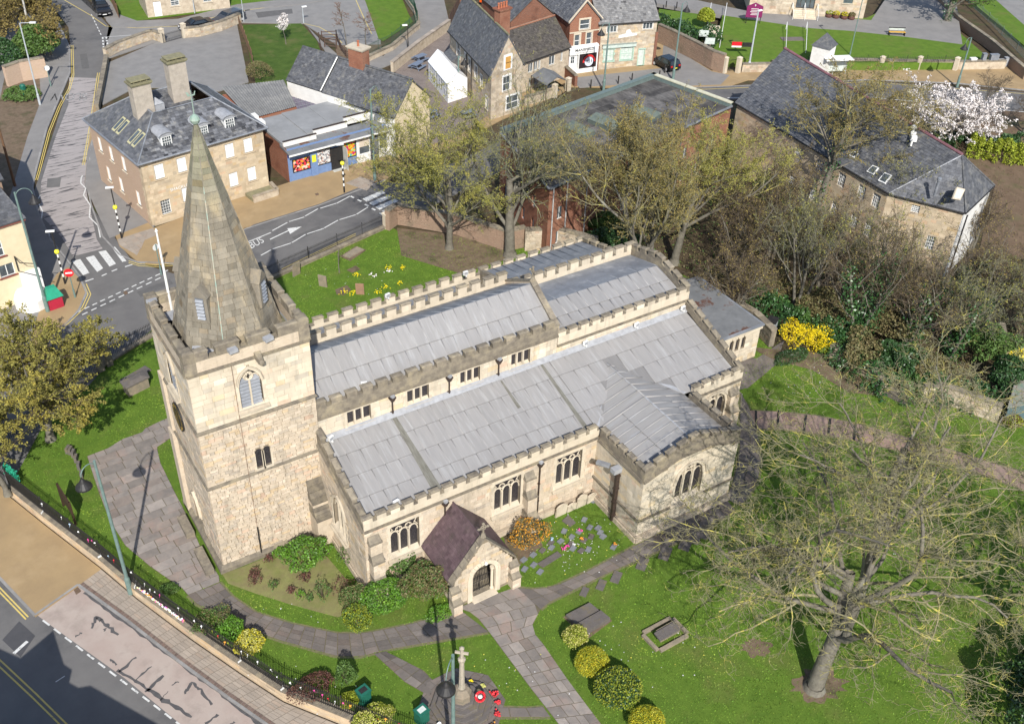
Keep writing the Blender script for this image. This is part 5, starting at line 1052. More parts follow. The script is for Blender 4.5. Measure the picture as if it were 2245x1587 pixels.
TEAL=M('grey_green_paint',(.14,.18,.17),(.11,.145,.14),3,.5)
STUCCO=M('rendered_chimney',(.42,.37,.31),(.34,.30,.25),2,.9,.5,9,c3=(.22,.20,.17),s3=.8)
MOSSY=M('mossy_stone',(.24,.22,.13),(.17,.16,.10),3,.95,.5,12)
CORR=M('fibre_cement',(.20,.20,.195),(.15,.15,.15),1.5,.9,.2,c3=(.27,.265,.25),s3=.6)
FELTG=M('grey_felt',(.26,.265,.27),(.21,.215,.22),.7,.85,.2,8,c3=(.33,.335,.34),s3=.35)
BLIND=M('white_blind',(.78,.78,.76),(.72,.72,.70),4,.6)
CLAY=M('terracotta',(.40,.14,.07),(.32,.11,.06),5,.8)
PURT=M('purple_ridge_tile',(.24,.11,.13),(.19,.09,.10),5,.7)
def XY(*a): return np.array([*a][:2]+[0.],float)
class Bld:
    def __init__(s,name,label,cat,O,ang,w,d,H,wallmat,group=None,z0=0.):
        s.O=XY(*O); s.U=np.array([math.cos(ang),math.sin(ang),0]); s.V=np.array([-math.sin(ang),math.cos(ang),0]); s.w,s.d,s.H,s.mat,s.z0=w,d,H,wallmat,z0
        s.t=thing(name,label,cat,s.O+s.U*w/2+s.V*d/2+[0,0,z0],group)
        s.faces={'F':(s.O,s.U,w),'R':(s.O+s.U*w,s.V,d),'B':(s.O+s.U*w+s.V*d,-s.U,w),'L':(s.O+s.V*d,-s.V,d)}
    def walls(s,holes={},gab={},mats={},only='FRBL',name='wall'):
        for f in only:
            O,U,L=s.faces[f]; mb=MB(); wall(mb,O,U,L,s.z0-.5 if s.z0==0 else s.z0,s.z0+s.H,holes.get(f,[]),.12,gable=gab.get(f)); mesh(name,mb,[mats.get(f,s.mat)],s.t)
    def win(s,f,h,style='sash',frame=None,glass=None,cols=2,rows=4,sill=None,dep=.12,surround=None,ext=.12):
        O,U,L=s.faces[f]; N_=NRM(U); frame=frame or WHITE; glass=glass or GLASS; w_=h.u1-h.u0; hh=h.z1-h.z0; b=.06; m_=MB()
        ob=lambda u,z,du,dz,n=-dep,dn=.05,k=0,mb=m_:mb.obox(O,U,N_,du,dn,dz,h.u0+u,n,h.z0+z,0,k)
        ob(0,0,w_,b);ob(0,hh-b,w_,b);ob(0,b,b,hh-2*b);ob(w_-b,b,b,hh-2*b)
        if style=='sash': ob(b,hh/2-.03,w_-2*b,.06,-dep,.06)
        if style=='case': 
            for i in range(1,cols): ob(w_*i/cols-.03,b,.06,hh-2*b)
        o=mesh('window',m_,[frame],s.t)
        g=MB(); g.face([O+U*(h.u0+.02)+N_*(.015-dep)+[0,0,h.z0+.02],O+U*(h.u1-.02)+N_*(.015-dep)+[0,0,h.z0+.02],O+U*(h.u1-.02)+N_*(.015-dep)+[0,0,h.z1-.02],O+U*(h.u0+.02)+N_*(.015-dep)+[0,0,h.z1-.02]]); mesh('pane',g,[glass],o)
        if style in('sash','bars'):
            bm=MB()
            for i in range(1,cols): ob(w_*i/cols-.012,b,.024,hh-2*b,-dep+.016,.02,0,bm)
            for i in range(1,rows): ob(b,hh*i/rows-.012,w_-2*b,.024,-dep+.016,.02,0,bm)
            if bm.V: mesh('glazing_bar',bm,[frame],o)
        sm=MB(); sm.obox(O,U,N_,w_+.3,.2,.1,h.u0-.15,-.1,h.z0-.1); mesh('sill',sm,[sill or DRESS],o)
        if surround:
            sm=MB()
            for u in (h.u0-ext,h.u1): sm.obox(O,U,N_,ext,.06,hh+.02,u,-.03,h.z0)
            sm.obox(O,U,N_,w_+2*ext,.06,ext*1.4,h.u0-ext,-.03,h.z1); mesh('surround',sm,[surround],o)
        return o
    def P(s,u,v,z): return s.O+s.U*u+s.V*v+np.array([0,0,z+s.z0])
def slatefield(par,poly,mat,sw=.28,sh=.22,name='slates',th=.02,var=.13,extra=0.):
    """a roof slope: deck polygon plus rows of overlapping slates (joined, far too many to pick apart)"""
    poly=[np.array(p,float) for p in poly]; n=np.cross(poly[1]-poly[0],poly[2]-poly[0]); n/=np.linalg.norm(n); 
    if n[2]<0: n=-n; poly=poly[::-1]
    m_=MB(); m_.face([p for p in poly]); m_.face([p-n*.12 for p in poly][::-1])
    k=len(poly)
    for i in range(k): a,b=poly[i],poly[(i+1)%k]; m_.face([a-n*.12,b-n*.12,b,a])
    o=mesh('roof',m_,[mat],par)
    eu=np.cross([0,0,1.],n); eu/=np.linalg.norm(eu); ev=np.cross(n,eu); o0=poly[0]
    L=[((p-o0)@eu,(p-o0)@ev) for p in poly]; x0=min(a for a,_ in L);x1=max(a for a,_ in L);y0=min(b for _,b in L);y1=max(b for _,b in L); jm=MB(); r=0; y=y0
    while y<y1-.05:
        x=x0-(sw/2 if r%2 else 0)+random.uniform(-.03,.03)
        while x<x1:
            w_=sw*random.uniform(.8,1.2); xa,xb=x+.006,x+w_-.006; yb=y+sh*1.15
            if tri_in((x+w_/2,y+sh*.5),L):
                if not(tri_in((xa,y+sh*.5),L)): xa=x+w_/2
                if not(tri_in((xb,y+sh*.5),L)): xb=x+w_/2
                if xb-xa>.05:
                    f=lambda a,b,h:o0+eu*a+ev*b+n*h; h0=th*random.uniform(.9,1.5); v=random.gauss(0,var)
                    q=[f(xa,y,h0+.006),f(xb,y,h0+.006),f(xb,yb,.004),f(xa,yb,.004)]
                    jm.raw([f(xa,y,0),f(xb,y,0)]+q,[(2,3,4,5),(0,1,3,2)],(v,v,v+.02))
            x+=w_
        y+=sh; r+=1
    if jm.V: mesh(name,jm,[mat],o,kind='stuff')
    return o
def ridge(par,a,b,mat,r=.11,L=.45,name='ridge_tile',joined=True):
    a=np.array(a,float);b=np.array(b,float);n=max(1,int(np.linalg.norm(b-a)/L)); m_=MB()
    for i in range(n):
        p,q=a+(b-a)*(i/n),a+(b-a)*((i+.97)/n); m_.tube(p,q,r*random.uniform(.95,1.1),None,6,random.gauss(0,.1))
    return mesh(name if not joined else 'ridge_tiles',m_,[mat],par,kind='stuff' if joined else None)
def chimney(par,c,w_,d_,z0,z1,rot,mat,cap=MOSSY,pots=0,potmat=None,capz=.35):
    m_=MB(); m_.box((c[0],c[1],z0),(w_,d_,z1-z0),rot); o=mesh('chimney',m_,[mat],par)
    m_=MB(); m_.box((c[0],c[1],z1),(w_+.2,d_+.2,.12),rot); m_.box((c[0],c[1],z1+.12),(w_+.34,d_+.34,.14),rot,-.1)
    if pots==0:
        for s_ in (-1,1):
            for q in (-.35,0,.35): m_.box((c[0]+math.cos(rot)*w_*q-math.sin(rot)*s_*d_*.35,c[1]+math.sin(rot)*w_*q+math.cos(rot)*s_*d_*.35,z1+.26),(.14,.14,.16),rot)
        m_.box((c[0],c[1],z1+.42),(w_+.1,d_+.1,.1),rot)
    mesh('chimney_cap',m_,[cap],o)
    for i in range(pots):
        f=(i-(pots-1)/2)*.38; m_=MB(); m_.lathe((c[0]+math.cos(rot)*f,c[1]+math.sin(rot)*f,z1+.24),[(.14,0),(.12,.1),(.11,.5),(.15,.55),(.13,.62)],10); mesh('chimney_pot',m_,[potmat or CLAY],o)
    return o
def gutter(par,a,b,mat=BLACK,r=.07): m_=MB(); m_.tube(a,b,r,None,6); return mesh('gutter',m_,[mat],par)
# ---- A. Georgian stone-fronted house (hipped M roof, two chimney stacks, dormers)
A=Bld('georgian_house','stone-fronted Georgian house with hipped slate roof and two tall rendered chimneys','house',(8.85,43.35),math.radians(8.3),12.3,11.3,6.35,SAND)
hF=[Hole(u,u+.92,z,z+1.45) for u in (1.15,3.35,8.2,10.15) for z in (4.35,1.35)]+[Hole(5.6,6.5,4.35,5.8)]
hF=[h for h in hF if not (h.u0==1.15 and h.z0==1.35)]+[Hole(1.15,2.1,.75,2.2)]
hL=[Hole(u,u+.75,z,z+1.5) for u,z in ((1.5,3.8),(4.0,3.8),(6.8,3.9),(2.2,1.0),(5.,1.0),(8.8,1.2))]
A.walls({'F':hF,'L':hL},mats={'L':BRICKP,'B':BRICKP})
for h in hF: A.win('F',h,'bars',glass=GLASS if h.z0==.75 else BLIND,cols=4,rows=5,surround=SAND,ext=.16,sill=SAND)
for h in hL: A.win('L',h,'bars',glass=BLIND,cols=2,rows=4)
l=[];stones(l,A.O,A.U,12.3,.1,6.2,.3,(.35,.9),hF,.016); l.sort(key=lambda s:-s[3]); jm=MB()
WAP=[o for o in A.t.children if o.name.startswith('wall')][0]
for s in l[:150]: m_=MB(); stone_faces(m_,s); mesh('stone',m_,[SAND],WAP)
for s in l[150:]: stone_faces(jm,s)
mesh('stonework',jm,[SAND],WAP,kind='stuff')
qn=MB()
for k_ in range(20): qn.obox(A.O,A.U,NRM(A.U),.55 if k_%2 else .35,.05,.3,-.03,-.02,.1+k_*.31,random.gauss(0,.08))
for k_ in range(20): qn.obox(A.O+A.V*.55,-A.V,NRM(-A.V),.58 if k_%2 else .4,.04,.3,0 if k_%2 else .18,-.02,.1+k_*.31,random.gauss(0,.08))
mesh('quoins',qn,[SAND],A.t,kind='stuff')
cn=MB(); 
for f in 'FRBL': O,U,L=A.faces[f]; cn.obox(O,U,NRM(U),L+.5,.28,.14,-.25,0,6.3); cn.obox(O,U,NRM(U),L+.3,.14,.1,-.15,0,6.2)
mesh('cornice',cn,[DRESS],A.t); P=A.P; e=.38
E0,E1,E2,E3=P(-e,-e,6.42),P(12.3+e,-e,6.42),P(12.3+e,11.3+e,6.42),P(-e,11.3+e,6.42); zr_=9.0; r0,r1,r2,r3=P(3.3,3.4,zr_),P(9.3,3.4,zr_),P(9.3,8.0,zr_),P(3.3,8.0,zr_)
slatefield(A.t,[E0,E1,r1,r0],SLATE,.4,.28,var=.32,th=.03); slatefield(A.t,[E3,E0,r0,r3],SLATE,.36,.27); slatefield(A.t,[E1,E2,r2,r1],SLATE,.4,.3); slatefield(A.t,[E2,E3,r3,r2],SLATE,.5,.4)
v0,v1=P(4.6,5.7,7.6),P(8.4,5.7,7.6); slatefield(A.t,[v0,v1,r2,r3],SLATE,.36,.27); slatefield(A.t,[v1,v0,r0,r1],SLATE,.5,.4)
for a,b in ((E0,r0),(E1,r1),(E3,r3),(E2,r2),(r3,r2),(r0,r1),(r0,r3),(r1,r2)): ridge(A.t,np.array(a)+[0,0,.03],np.array(b)+[0,0,.03],LEADD,.07)
for a,b in ((E0,E1),(E3,E0),(E1,E2)): gutter(A.t,a,b,LEADD,.1)
for uu_,zt in ((3.1,11.2),(7.6,11.6)): c=P(uu_,4.9 if uu_<5 else 6.9,0); chimney(A.t,c,1.75,1.05,7.4,zt+.2,math.radians(8.3),STUCCO)
c=P(4.4,5.0,0); m_=MB(); m_.box((c[0],c[1],7.6),(1.2,.9,1.6),.14); m_.lathe((c[0],c[1],9.2),[(.75,0),(.05,.5)],4,0,0,.9); mesh('lead_turret',m_,[FLASH],A.t)
for u in (3.0,6.6,9.3):        # dormers
    b=lambda a,v,z:P(u+a,v,z); m_=MB(); m_.hexa([b(-.5,.55,7.0),b(.5,.55,7.0),b(.5,2.2,7.0),b(-.5,2.2,7.0)],[b(-.5,.55,7.95),b(.5,.55,7.95),b(.5,2.2,7.95),b(-.5,2.2,7.95)],0)
    d=mesh('dormer',m_,[WHITE],A.t); g=MB(); g.face([b(-.4,.53,7.08),b(.4,.53,7.08),b(.4,.53,7.85),b(-.4,.53,7.85)]); mesh('pane',g,[GLASS],d); g=MB()
    for i in range(1,4): g.obox(A.O,A.U,NRM(A.U),.03,.03,.8,u-.4+.2*i,-.53,7.07)
    for i in range(1,3): g.obox(A.O,A.U,NRM(A.U),.8,.03,.03,u-.4,-.53,7.08+.26*i)
    mesh('glazing_bar',g,[WHITE],d); g=MB(); n=8
    for i in range(n):
        a0,a1=math.pi*i/n,math.pi*(i+1)/n; g.hexa([b(-.68*math.cos(a0),.4,7.95+.32*math.sin(a0)),b(-.68*math.cos(a1),.4,7.95+.32*math.sin(a1)),b(-.68*math.cos(a1),3.,7.95+.32*math.sin(a1)),b(-.68*math.cos(a0),3.,7.95+.32*math.sin(a0))][::-1],[b(-.72*math.cos(a0),.38,8.0+.34*math.sin(a0)),b(-.72*math.cos(a1),.38,8.0+.34*math.sin(a1)),b(-.72*math.cos(a1),3.,8.0+.34*math.sin(a1)),b(-.72*math.cos(a0),3.,8.0+.34*math.sin(a0))][::-1])
    g.face([b(-.68,.5,7.94),b(.68,.5,7.94),b(.45,.5,8.2),b(0,.5,8.27),b(-.45,.5,8.2)]); mesh('dormer_roof',g,[FLASH],d)
for v in (1.9,2.75,5.2,6.05):      # roof lights on the west slope
    f=lambda vv,t:np.array(E0)*(1-0)+0 if 0 else P(-e+(3.3+e)*t,vv,6.42+(zr_-6.42)*t)+A.V*0
    t0,t1=.22,.58; m_=MB(); q=[f(v,t0),f(v,t1),f(v+.62,t1),f(v+.62,t0)]; up=np.array([0,0,.05]); m_.hexa([x for x in q][::-1],[x+up for x in q][::-1]); rl_=mesh('roof_light',m_,[M('cream_frame',(.45,.42,.25),None,3,.6)],A.t)
    q=[f(v+.1,t0+.04),f(v+.1,t1-.04),f(v+.52,t1-.04),f(v+.52,t0+.04)]; g=MB(); g.face([x+up*1.2 for x in q][::-1]); mesh('pane',g,[GLASS],rl_)
text('SHACKLOCKS',A.P(3.6,-.06,2.95),A.U,(0,0,1),.42,WHITE,A.t,'lettering',.02)
tw_=MB(); O_=A.O+A.U*2.6
for a,b,h in (((3.0,-.6),(5.0,-1.9),.9),((5.0,-1.9),(6.6,-1.9),.9),((9.6,-1.7),(12.2,-1.7),.6),((12.2,-1.7),(12.4,-.1),.6)):
    p,q=A.P(a[0],a[1],0),A.P(b[0],b[1],0); u=un(q-p); n_=NRM(u); L=np.linalg.norm(q-p); tw_.obox(p,u,n_,L,.3,h,0,-.15,0); tw_.obox(p,u,n_,L,.36,.1,0,-.18,h,-.3)
single('low_stone_wall',tw_,[SANDB],'low mossy stone forecourt wall in front of the Georgian house','wall')
tp=MB(); tp.prism([tuple(A.P(9.6,-1.6,0)[:2]),tuple(A.P(12.2,-1.6,0)[:2]),tuple(A.P(12.2,-.1,0)[:2]),tuple(A.P(9.6,-.1,0)[:2])],0,.35); mesh('planted_forecourt',tp,[MOSSY],kind='structure')
# ---- B. parade of flat-roofed shops
B=Bld('shop','long low flat-roofed convenience shop with a blue painted front and pictures in the windows','shop',(23.25,45.35),math.radians(3.8),12.4,7.2,3.55,RENDER)
B.walls({},mats={'F':BLUEP,'L':BRICKR},only='FLRB'); P=B.P
m_=MB(); 
for a,b,c,d,z in ((0,.9,3.0,7.2,3.9),(3.0,1.5,6.0,7.2,4.0),(6.0,2.2,12.3,7.2,4.05)):
    m_.prism([tuple(P(a,b,0)[:2]),tuple(P(c,b,0)[:2]),tuple(P(c,d,0)[:2]),tuple(P(a,d,0)[:2])],3.5,z-.12,0,0)
mesh('roof',m_,[FELTG],B.t); m_=MB()
for a,b,c,z in ((0,.7,3.6,4.0),(3.6,1.3,7.4,4.15),(7.4,2.0,12.3,4.3)):
    m_.obox(B.O,B.U,NRM(B.U),c-a,.18,z-3.5,a,-b-.1,3.5,0,0); m_.obox(B.O,B.U,NRM(B.U),c-a+.05,.25,.06,a,-b-.14,z,0,1)
mesh('parapet',m_,[RENDER,DARKB],B.t)
m_=MB(); m_.hexa([P(-.1,-.75,3.1),P(12.4,-.75,3.1),P(12.4,1.3,3.3),P(-.1,1.3,3.3)],[P(-.1,-.75,3.2),P(12.4,-.75,3.2),P(12.4,1.3,3.6),P(-.1,1.3,3.6)]); cp_=mesh('canopy',m_,[FELT],B.t)
m_=MB(); m_.obox(B.O,B.U,NRM(B.U),12.6,.06,.16,-.15,.75,3.02); mesh('fascia',m_,[WHITE],cp_)
def picture(name,cols,seed,sc=9.):
    if name in MATS: return MATS[name]
    mt=bpy.data.materials.new(name); mt.use_nodes=True; n=mt.node_tree; p=n.nodes['Principled BSDF']; p.inputs['Roughness'].default_value=.2
    tc=n.nodes.new('ShaderNodeTexCoord'); v=n.nodes.new('ShaderNodeTexVoronoi'); v.inputs['Scale'].default_value=sc; mp=n.nodes.new('ShaderNodeMapping'); mp.inputs[1].default_value=(seed,seed*.7,0)
    n.links.new(tc.outputs['Object'],mp.inputs[0]); n.links.new(mp.outputs[0],v.inputs[0]); r=n.nodes.new('ShaderNodeValToRGB'); r.color_ramp.interpolation='CONSTANT'
    while len(r.color_ramp.elements)<len(cols): r.color_ramp.elements.new(.5)
    for i,c in enumerate(cols): r.color_ramp.elements[i].position=i/len(cols); r.color_ramp.elements[i].color=(*c,1)
    sp=n.nodes.new('ShaderNodeSeparateColor'); n.links.new(v.outputs['Color'],sp.inputs[0]); n.links.new(sp.outputs[0],r.inputs[0]); n.links.new(r.outputs[0],p.inputs['Base Color']); MATS[name]=mt; return mt
def shopwin(u0,u1,z0,z1,mat,n=.04,name='shop_window',frame=BLACK,par=B):
    f=MB(); O,U=par.O,par.U; N_=NRM(U)
    for a,b,c,d in ((u0-.06,z0-.06,u1-u0+.12,.06),(u0-.06,z1,u1-u0+.12,.06),(u0-.06,z0,.06,z1-z0),(u1,z0,.06,z1-z0)): f.obox(O,U,N_,c,.09,d,a,0,b)
    o=mesh(name,f,[frame],par.t); g=MB(); g.obox(O,U,N_,u1-u0,.02,z1-z0,u0,n-.02,z0); mesh('pane',g,[mat],o); return o
shopwin(.5,2.3,.95,2.2,picture('meat_poster',[(.03,.02,.02),(.55,.03,.05),(.6,.2,.15),(.02,.02,.02),(.7,.5,.4),(.6,.3,.02),(.65,.06,.08)],3,5.))
shopwin(3.15,4.6,1.0,2.5,picture('grey_goods_poster',[(.5,.5,.5),(.25,.25,.27),(.6,.6,.6),(.12,.12,.13),(.45,.3,.25),(.65,.65,.63)],8,7.),name='shop_window')
shopwin(6.15,7.5,1.0,2.6,picture('fruit_poster',[(.6,.5,.02),(.6,.08,.03),(.06,.35,.06),(.65,.25,.03),(.5,.03,.12),(.08,.4,.35),(.65,.6,.05)],5,6.))
shopwin(7.95,9.1,.9,2.7,GLASS,frame=WHITE); shopwin(10.3,12.1,.8,2.7,GLASS,frame=WHITE)
m_=MB(); m_.obox(B.O,B.U,NRM(B.U),1.15,.03,1.0,7.96,.045,1.7); mesh('blind',m_,[M('beige_blind',(.6,.52,.42),None,3,.8)],B.t)
m_=MB(); m_.obox(B.O,B.U,NRM(B.U),4.7,.06,1.0,7.7,.01,-.05); m_.obox(B.O,B.U,NRM(B.U),.3,.08,2.9,7.62,.01,0); mesh('white_stall_riser',m_,[RENDER],B.t)
m_=MB(); m_.obox(B.O,B.U,NRM(B.U),1.0,.05,2.7,9.2,.02,.0); mesh('roller_shutter',m_,[M('grey_shutter',(.13,.14,.16),(.10,.11,.125),8,.5)],B.t)
m_=MB(); m_.obox(B.O,B.U,NRM(B.U),1.4,.05,2.4,4.68,.02,.0,0,0); dr_=mesh('doorway',m_,[BLACK],B.t); m_=MB(); m_.obox(B.O,B.U,NRM(B.U),.06,.9,2.4,6.05,.05,0); m_.obox(B.O,B.U,NRM(B.U),1.35,.5,.03,4.7,.05,0); mesh('open_door',m_,[M('pale_glass_door',(.5,.5,.46),None,2,.3)],dr_)
SGB=M('navy_sign',(.035,.05,.17),None,2,.4); SGG=M('lime_sign',(.45,.60,.04),(.40,.5,.05),4,.4); SGR=M('red_sign',(.60,.03,.03),None,2,.4)
for a,b,mm,txt,tc_ in ((.0,3.0,SGB,'off licence',WHITE),(3.0,5.9,SGG,'CONVENIENCE STORE',BLACK),(5.9,8.0,SGR,'NEWS',WHITE)):
    m_=MB(); m_.obox(B.O,B.U,NRM(B.U),b-a,.08,.5,a,.02,2.62); o=mesh('sign_board',m_,[mm],B.t)
m_=MB(); m_.obox(B.O,B.U,NRM(B.U),.45,.02,.75,2.55,.13,1.5); mesh('notice',m_,[M('yellow_notice',(.65,.7,.03),(.6,.65,.05),3,.5)],B.t); m_=MB(); m_.obox(B.O,B.U,NRM(B.U),.75,.12,2.6,2.42,.0,0); mesh('blue_pilaster',m_,[BLUEP],B.t)
for k_ in (0,1):
    m_=MB(); c=B.P(-.55+k_*.0,5.6-k_*1.5,4.3); m_.box(tuple(c),(.45,.95,.85),.05); o=single('air_conditioning_unit',m_,[WHITE],('rear' if k_==0 else 'front')+' one of two white air conditioning units beside the flat shop roof','air conditioner'); m_=MB(); m_.lathe((0,0,0),[(.3,0),(.3,.02)],12); V_=[(c[0]-.23-z,c[1]-.05+x,c[2]+.42+y) for x,y,z in m_.V]; m_.V=V_; mesh('fan',m_,[LEADD],o)
# corrugated shed behind and dark glazed lean-to
CS=thing('workshop_shed','grey corrugated fibre-cement shed roof behind the flat-roofed shop','shed',(24.5,55.5,0)); m_=MB(); n=46
c4=[np.array([*G(485,192,4.6)]),np.array([*G(622,176,4.6)]),np.array([*G(650,234,3.9)]),np.array([*G(548,262,3.9)])]
for i in range(n):
    a,b=i/n,(i+1)/n; z_=.06*(i%2); f=lambda s_,t_:(c4[0]*(1-s_)+c4[1]*s_)*(1-t_)+(c4[3]*(1-s_)+c4[2]*s_)*t_
    m_.face([f(a,1)+[0,0,z_],f(b,1)+[0,0,.06-z_],f(b,0)+[0,0,.06-z_],f(a,0)+[0,0,z_]],random.gauss(0,.04))
mesh('roof',m_,[CORR],CS); m_=MB(); m_.prism([tuple(c[:2]) for c in c4],-.1,3.8); mesh('wall',m_,[BRICKR],CS)
LT=[(635,212),(713,195),(717,237),(655,252)]; m_=MB(); m_.prism(px(LT,3.2),-.1,3.2); o=single('lean_to',m_,[M('dark_glazed_roof',(.09,.08,.12),(.14,.12,.17),1.5,.35)],'low purple-grey translucent lean-to roof between the shed and the white cottage','lean-to')
rb=MB(); q=[np.array(G(a,b,3.23)) for a,b in LT]
for i in range(8): f=i/8; rb.tube(q[0]*(1-f)+q[1]*f,q[3]*(1-f)+q[2]*f,.025,None,4)
for i in range(5): f=i/5; rb.tube(q[0]*(1-f)+q[3]*f,q[1]*(1-f)+q[2]*f,.025,None,4)
mesh('glazing_bar',rb,[LEADD],o)
# ---- C. white cottage, ridge square to the street
angC=math.atan2(-5.3,2.5)+math.pi/2
C_=Bld('cottage','white rendered cottage with a long slate roof and one red brick chimney','house',(34.9,45.0),angC,6.0,14.5,4.75,RENDER); P=C_.P
C_.walls({},gab={'F':(3.0,7.55),'B':(3.0,7.55)},mats={'F':CREAM})
hz=7.6
slatefield(C_.t,[P(-.3,-.15,4.6),P(3,-.15,hz),P(3,6.1,hz),P(-.3,6.1,4.6)][::1],SLATE,.3,.22,var=.16); slatefield(C_.t,[P(6.3,-.15,4.6),P(3,-.15,hz),P(3,14.6,hz),P(6.3,14.6,4.6)],SLATE,.4,.3)
slatefield(C_.t,[P(-.1,6.1,4.8),P(3,6.1,hz),P(3,9.6,hz),P(-.1,9.6,4.8)],SLATE,.3,.22); slatefield(C_.t,[P(-.1,9.75,4.9),P(3,9.75,hz+.15),P(3,14.6,hz+.15),P(-.1,14.6,4.9)],SLATE,.3,.22)
ridge(C_.t,P(3,-.15,hz+.03),P(3,14.6,hz+.1),SLATE,.12); m_=MB(); m_.tube(P(-.1,9.7,4.95),P(3,9.7,hz+.15),.07,None,5); mesh('verge',m_,[WHITE],C_.t)
chimney(C_.t,P(3.1,6.9,0),1.1,1.9,6.8,9.2,angC,BRICKR,DRESS,1,CLAY); m_=MB(); m_.tube(P(-.3,-.1,4.6),P(-.3,6.1,4.6),.06,None,6); mesh('gutter',m_,[BLACK],C_.t)
for v in (1.5,3.6):
    C_.win('F',Hole(1.0+v*.6,1.8+v*.6,2.9,4.0),'sash')
# ---- D. public house
angD=math.atan2(49.0-48.2,52.97-48.35)
D=Bld('public_house','tall steep-roofed stone public house with white window surrounds and red brick chimneys','pub',(48.45,48.3),angD,4.6,14.3,5.5,SANDB); D.V=np.array([.19,.982,0]); D.faces={'F':(D.O,D.U,4.6),'R':(D.O+D.U*4.6,D.V,14.3),'B':(D.O+D.U*4.6+D.V*14.3,-D.U,4.6),'L':(D.O+D.V*14.3,-D.V,14.3)}; P=D.P
sh=.19-.0   # the long side leans away with the street
hL=[Hole(14.3-b,14.3-a,z0,z1) for a,b,z0,z1 in ((10.6,11.8,3.1,4.8),(8.2,9.0,2.9,4.5),(6.9,7.6,2.9,4.4),(4.6,5.4,2.8,4.4),(2.9,3.5,2.6,4.0),(1.0,1.7,.8,2.2))]
hFd=[Hole(1.85,2.75,5.5-.1,6.9),Hole(1.7,2.8,2.9,4.6),Hole(2.3,4.1,.5,2.1)]
D.walls({'L':hL,'F':[hFd[1],hFd[2]]},gab={'F':(2.3,9.2),'B':(2.3,9.2)})
l=[];stones(l,D.O,D.U,4.6,.2,9.0,.28,(.35,.8),hFd,.02,top=lambda u:5.5+3.7*(1-abs(u-2.3)/2.3)); stones(l,D.faces['L'][0],D.faces['L'][1],14.3,.2,5.4,.28,(.35,.8),hL,.02); jm=MB()
for s in l: stone_faces(jm,s)
mesh('stonework',jm,[SANDB],D.t,kind='stuff')
for h in hL: D.win('L',h,'sash',cols=2,rows=2,surround=WHITE,ext=.1)
for h in hFd[1:]: D.win('F',h,'sash',cols=2,rows=2,surround=WHITE,ext=.15)
m_=MB(); O,U,L=D.faces['F']; N_=NRM(U); m_.obox(O,U,N_,1.25,.08,1.75,1.68,0,5.35,0,0); o=mesh('window',m_,[WHITE],D.t,label='white-framed gable window boarded with orange board'); m_=MB(); m_.obox(O,U,N_,.75,.02,1.35,1.93,.08,5.5); m_.obox(O,U,N_,.75,.05,.06,1.93,.08,6.15,-.8); mesh('board',m_,[M('orange_board',(.55,.30,.08),(.48,.26,.07),3,.7)],o)
zz=9.25
slatefield(D.t,[P(-.35,-.1,5.2),P(2.3,-.1,zz),P(2.3,14.4,zz),P(-.35,14.4,5.2)],SLATE,.3,.24,var=.15); slatefield(D.t,[P(4.95,-.1,5.2),P(2.3,-.1,zz),P(2.3,14.4,zz),P(4.95,14.4,5.2)],SLATE,.3,.24)
ridge(D.t,P(2.3,-.1,zz+.03),P(2.3,14.4,zz+.03),MOSSY,.11); chimney(D.t,P(3.1,3.6,0),1.5,.95,7.2,10.6,angD,BRICKR,BRICKR,4,CLAY); chimney(D.t,P(2.3,14.2,0),.9,.9,7.5,10.0,angD,BRICKR,BRICKR,1,CLAY)
gutter(D.t,P(-.4,-.1,5.2),P(-.4,14.4,5.2)); 
dp=MB(); 
for v in (6.3,8.0): dp.tube(P(-.12,v,0),P(-.12,v,5.1),.045,None,6)
mesh('downpipe',dp,[BLACK],D.t)
m_=MB(); c=P(-1.3,12.6,0); m_.box((c[0],c[1],0),(2.4,2.6,2.1),angD); o=mesh('outhouse',m_,[BRICKD],D.t); m_=MB(); m_.hexa([P(-2.7,11.2,2.1),P(-.1,11.2,2.1),P(-.1,14.1,2.1),P(-2.7,14.1,2.1)],[P(-2.7,11.2,2.2),P(-.1,11.2,3.2),P(-.1,14.1,3.2),P(-2.7,14.1,2.2)]); mesh('outhouse_roof',m_,[SLATE],o)
# ---- E. low mossy-roofed range
E_=Bld('low_range','low stone range with a mossy brown tiled roof between pub and barber shop','building',(53.2,52.6),math.radians(12),10.3,5.5,3.9,SANDB); P=E_.P
hE=[Hole(a,b,2.2,3.3) for a,b in ((3.4,4.2),(4.35,5.0),(5.1,5.5),(6.9,7.9),(8.9,9.3))]+[Hole(a,a+.55,.5,1.5) for a in (3.6,4.5)]
E_.walls({'F':hE},gab={'R':(2.75,6.6),'L':(2.75,6.6)}); 
for h in hE: E_.win('F',h,'case',cols=2,surround=None)
slatefield(E_.t,[P(-.2,-.3,3.75),P(10.4,-.3,3.75),P(10.4,2.75,6.7),P(-.2,2.75,6.7)],SLATEM,.24,.2,var=.16); slatefield(E_.t,[P(-.2,5.8,3.75),P(10.4,5.8,3.75),P(10.4,2.75,6.7),P(-.2,2.75,6.7)],SLATEM,.4,.3); ridge(E_.t,P(-.2,2.75,6.75),P(10.4,2.75,6.75),BRICKR,.12); gutter(E_.t,P(-.2,-.32,3.72),P(10.4,-.32,3.72))
